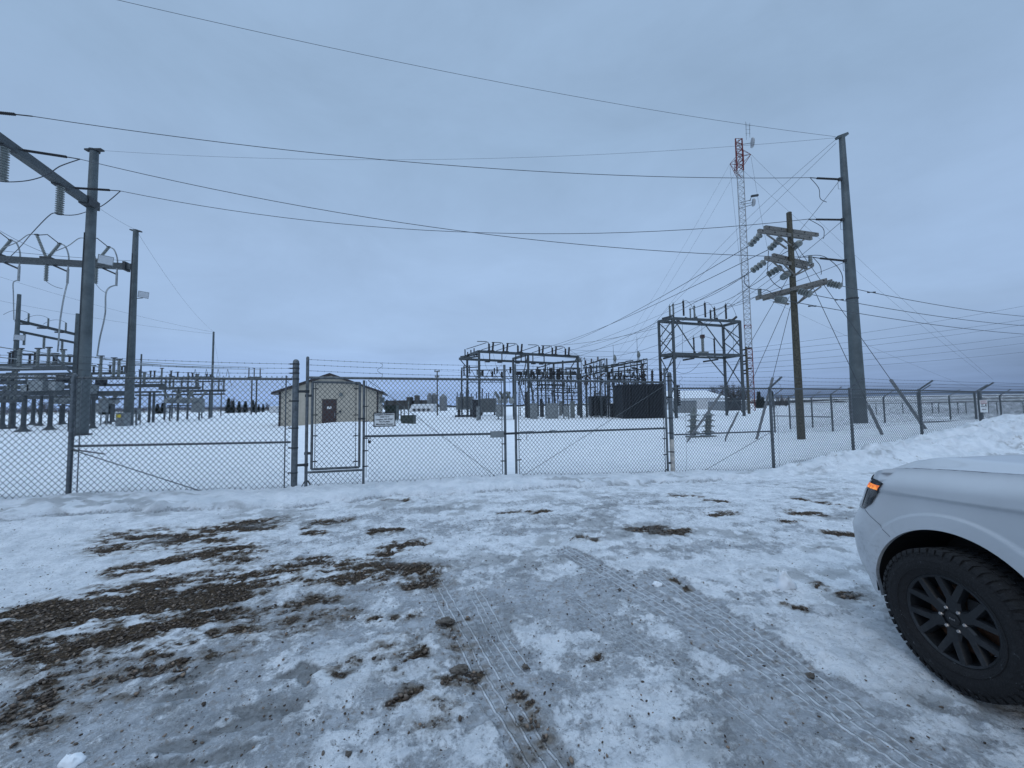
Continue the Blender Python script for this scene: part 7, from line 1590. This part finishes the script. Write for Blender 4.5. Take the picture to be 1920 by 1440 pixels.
    mb = MB(); mb.lathe(W(0, 0, .016), ax, [(.034, 0), (.034, .010), (.028, .013), (.004, .014)], 20); cap = mb.build('center_cap', BKP, wh, True)
    mb = MB(); vs = [W(0, 0, .031)+fx*(.021*cos(2*pi*k/20))+UP*(.0095*sin(2*pi*k/20)) for k in range(20)]; mb.add(vs, [tuple(range(20))]); mb.build('emblem_oval', RIM, wh)
    if sgn > 0 and ac > -1: 
        tx = text('Ford', .015, NUT, wh, W(0, 0, .0318), math.atan2(fx.y, fx.x) if False else math.atan2(ax.x, -ax.y), 0, name='emblem_script', ext=.0004)
    mb = MB(); mb.lathe(W(0, 0, -.075), ax, [(.185, 0), (.185, .025), (.09, .03), (.08, .06)], 32); mb.build('brake_disc', RUST, wh, True)
    mb = MB(); p = W(.14, radians(38), -.055); mb.box(p, (.09, .12, .12), 0); mb.build('brake_caliper', BKP, wh)
    return wh
wheel(0, 0, 1, .0)
wheel(-3.25, 0.0, 1)
for ac in (0, -3.25): wheel(ac, 2*CT_-.06, -1)
mb = MB(); mb.tube(T(0, .2, .40), T(0, 1.8, .40), .05, n=8); mb.tube(T(-3.25, .2, .40), T(-3.25, 1.8, .40), .06, n=8); mb.box(T(-1.7, .95, .42), (.9, 4.6, .12), -HD*-1); mb.build('chassis', BKP, TK)
# cab
def cabz(s): return 1.37
g = lambda s, t, z: T(s, t, z)
prof = [(-.72, 1.40), (-1.32, 1.90), (-1.6, 1.955), (-3.4, 1.95), (-4.6, 1.86), (-4.93, 1.40)]
ti = lambda z: .045+.20*max(0, (z-1.37)/.58)
mb = MB(); vs = []
for s, z in prof: t = ti(z); vs += [T(s, t, z), T(s, 2*CT_-t, z)]
mb.add(vs, [(i*2, i*2+2, i*2+3, i*2+1) for i in range(1, len(prof)-2)]); mb.build('roof', PAINT, TK)
mb = MB(); mb.quad(vs[0], vs[2], vs[3], vs[1]); mb.build('windshield', WGL, TK); mb = MB(); mb.quad(vs[8], vs[10], vs[11], vs[9]); mb.build('rear_window', WGL, TK)
for sd in (0, 1):
    f = lambda s, z, o=0: T(s, (ti(z)-o) if sd == 0 else 2*CT_-ti(z)+o, z)
    mb = MB(); ps = [f(s, z) for s, z in prof]; mb.add(ps, [tuple(range(len(ps)))]); mb.build('side_frame', PAINT, TK)
    for a in (((-.88, 1.43), (-1.30, 1.80), (-1.46, 1.86), (-1.46, 1.43)), ((-1.54, 1.43), (-1.54, 1.87), (-2.5, 1.87), (-2.5, 1.43)), ((-2.6, 1.43), (-2.6, 1.87), (-4.3, 1.82), (-4.5, 1.43))):
        mb = MB(); mb.add([f(s, z, .004) for s, z in a], [(0, 1, 2, 3)]); mb.build('side_window', WGL, TK)
mb = MB(); mb.box(T(-.98, -.18, 1.47), (.26, .14, .2), HD); mb.beam(T(-.98, -.08, 1.42), T(-.98, .06, 1.40), .05, .05); mb.build('side_mirror', BKP, TK)
mb = MB(); mb.grid(lambda u, v: T(u, v, 1.40+.0*v), [-.80, -.68], [.08, 1.88]); mb.build('cowl', BKP, TK)
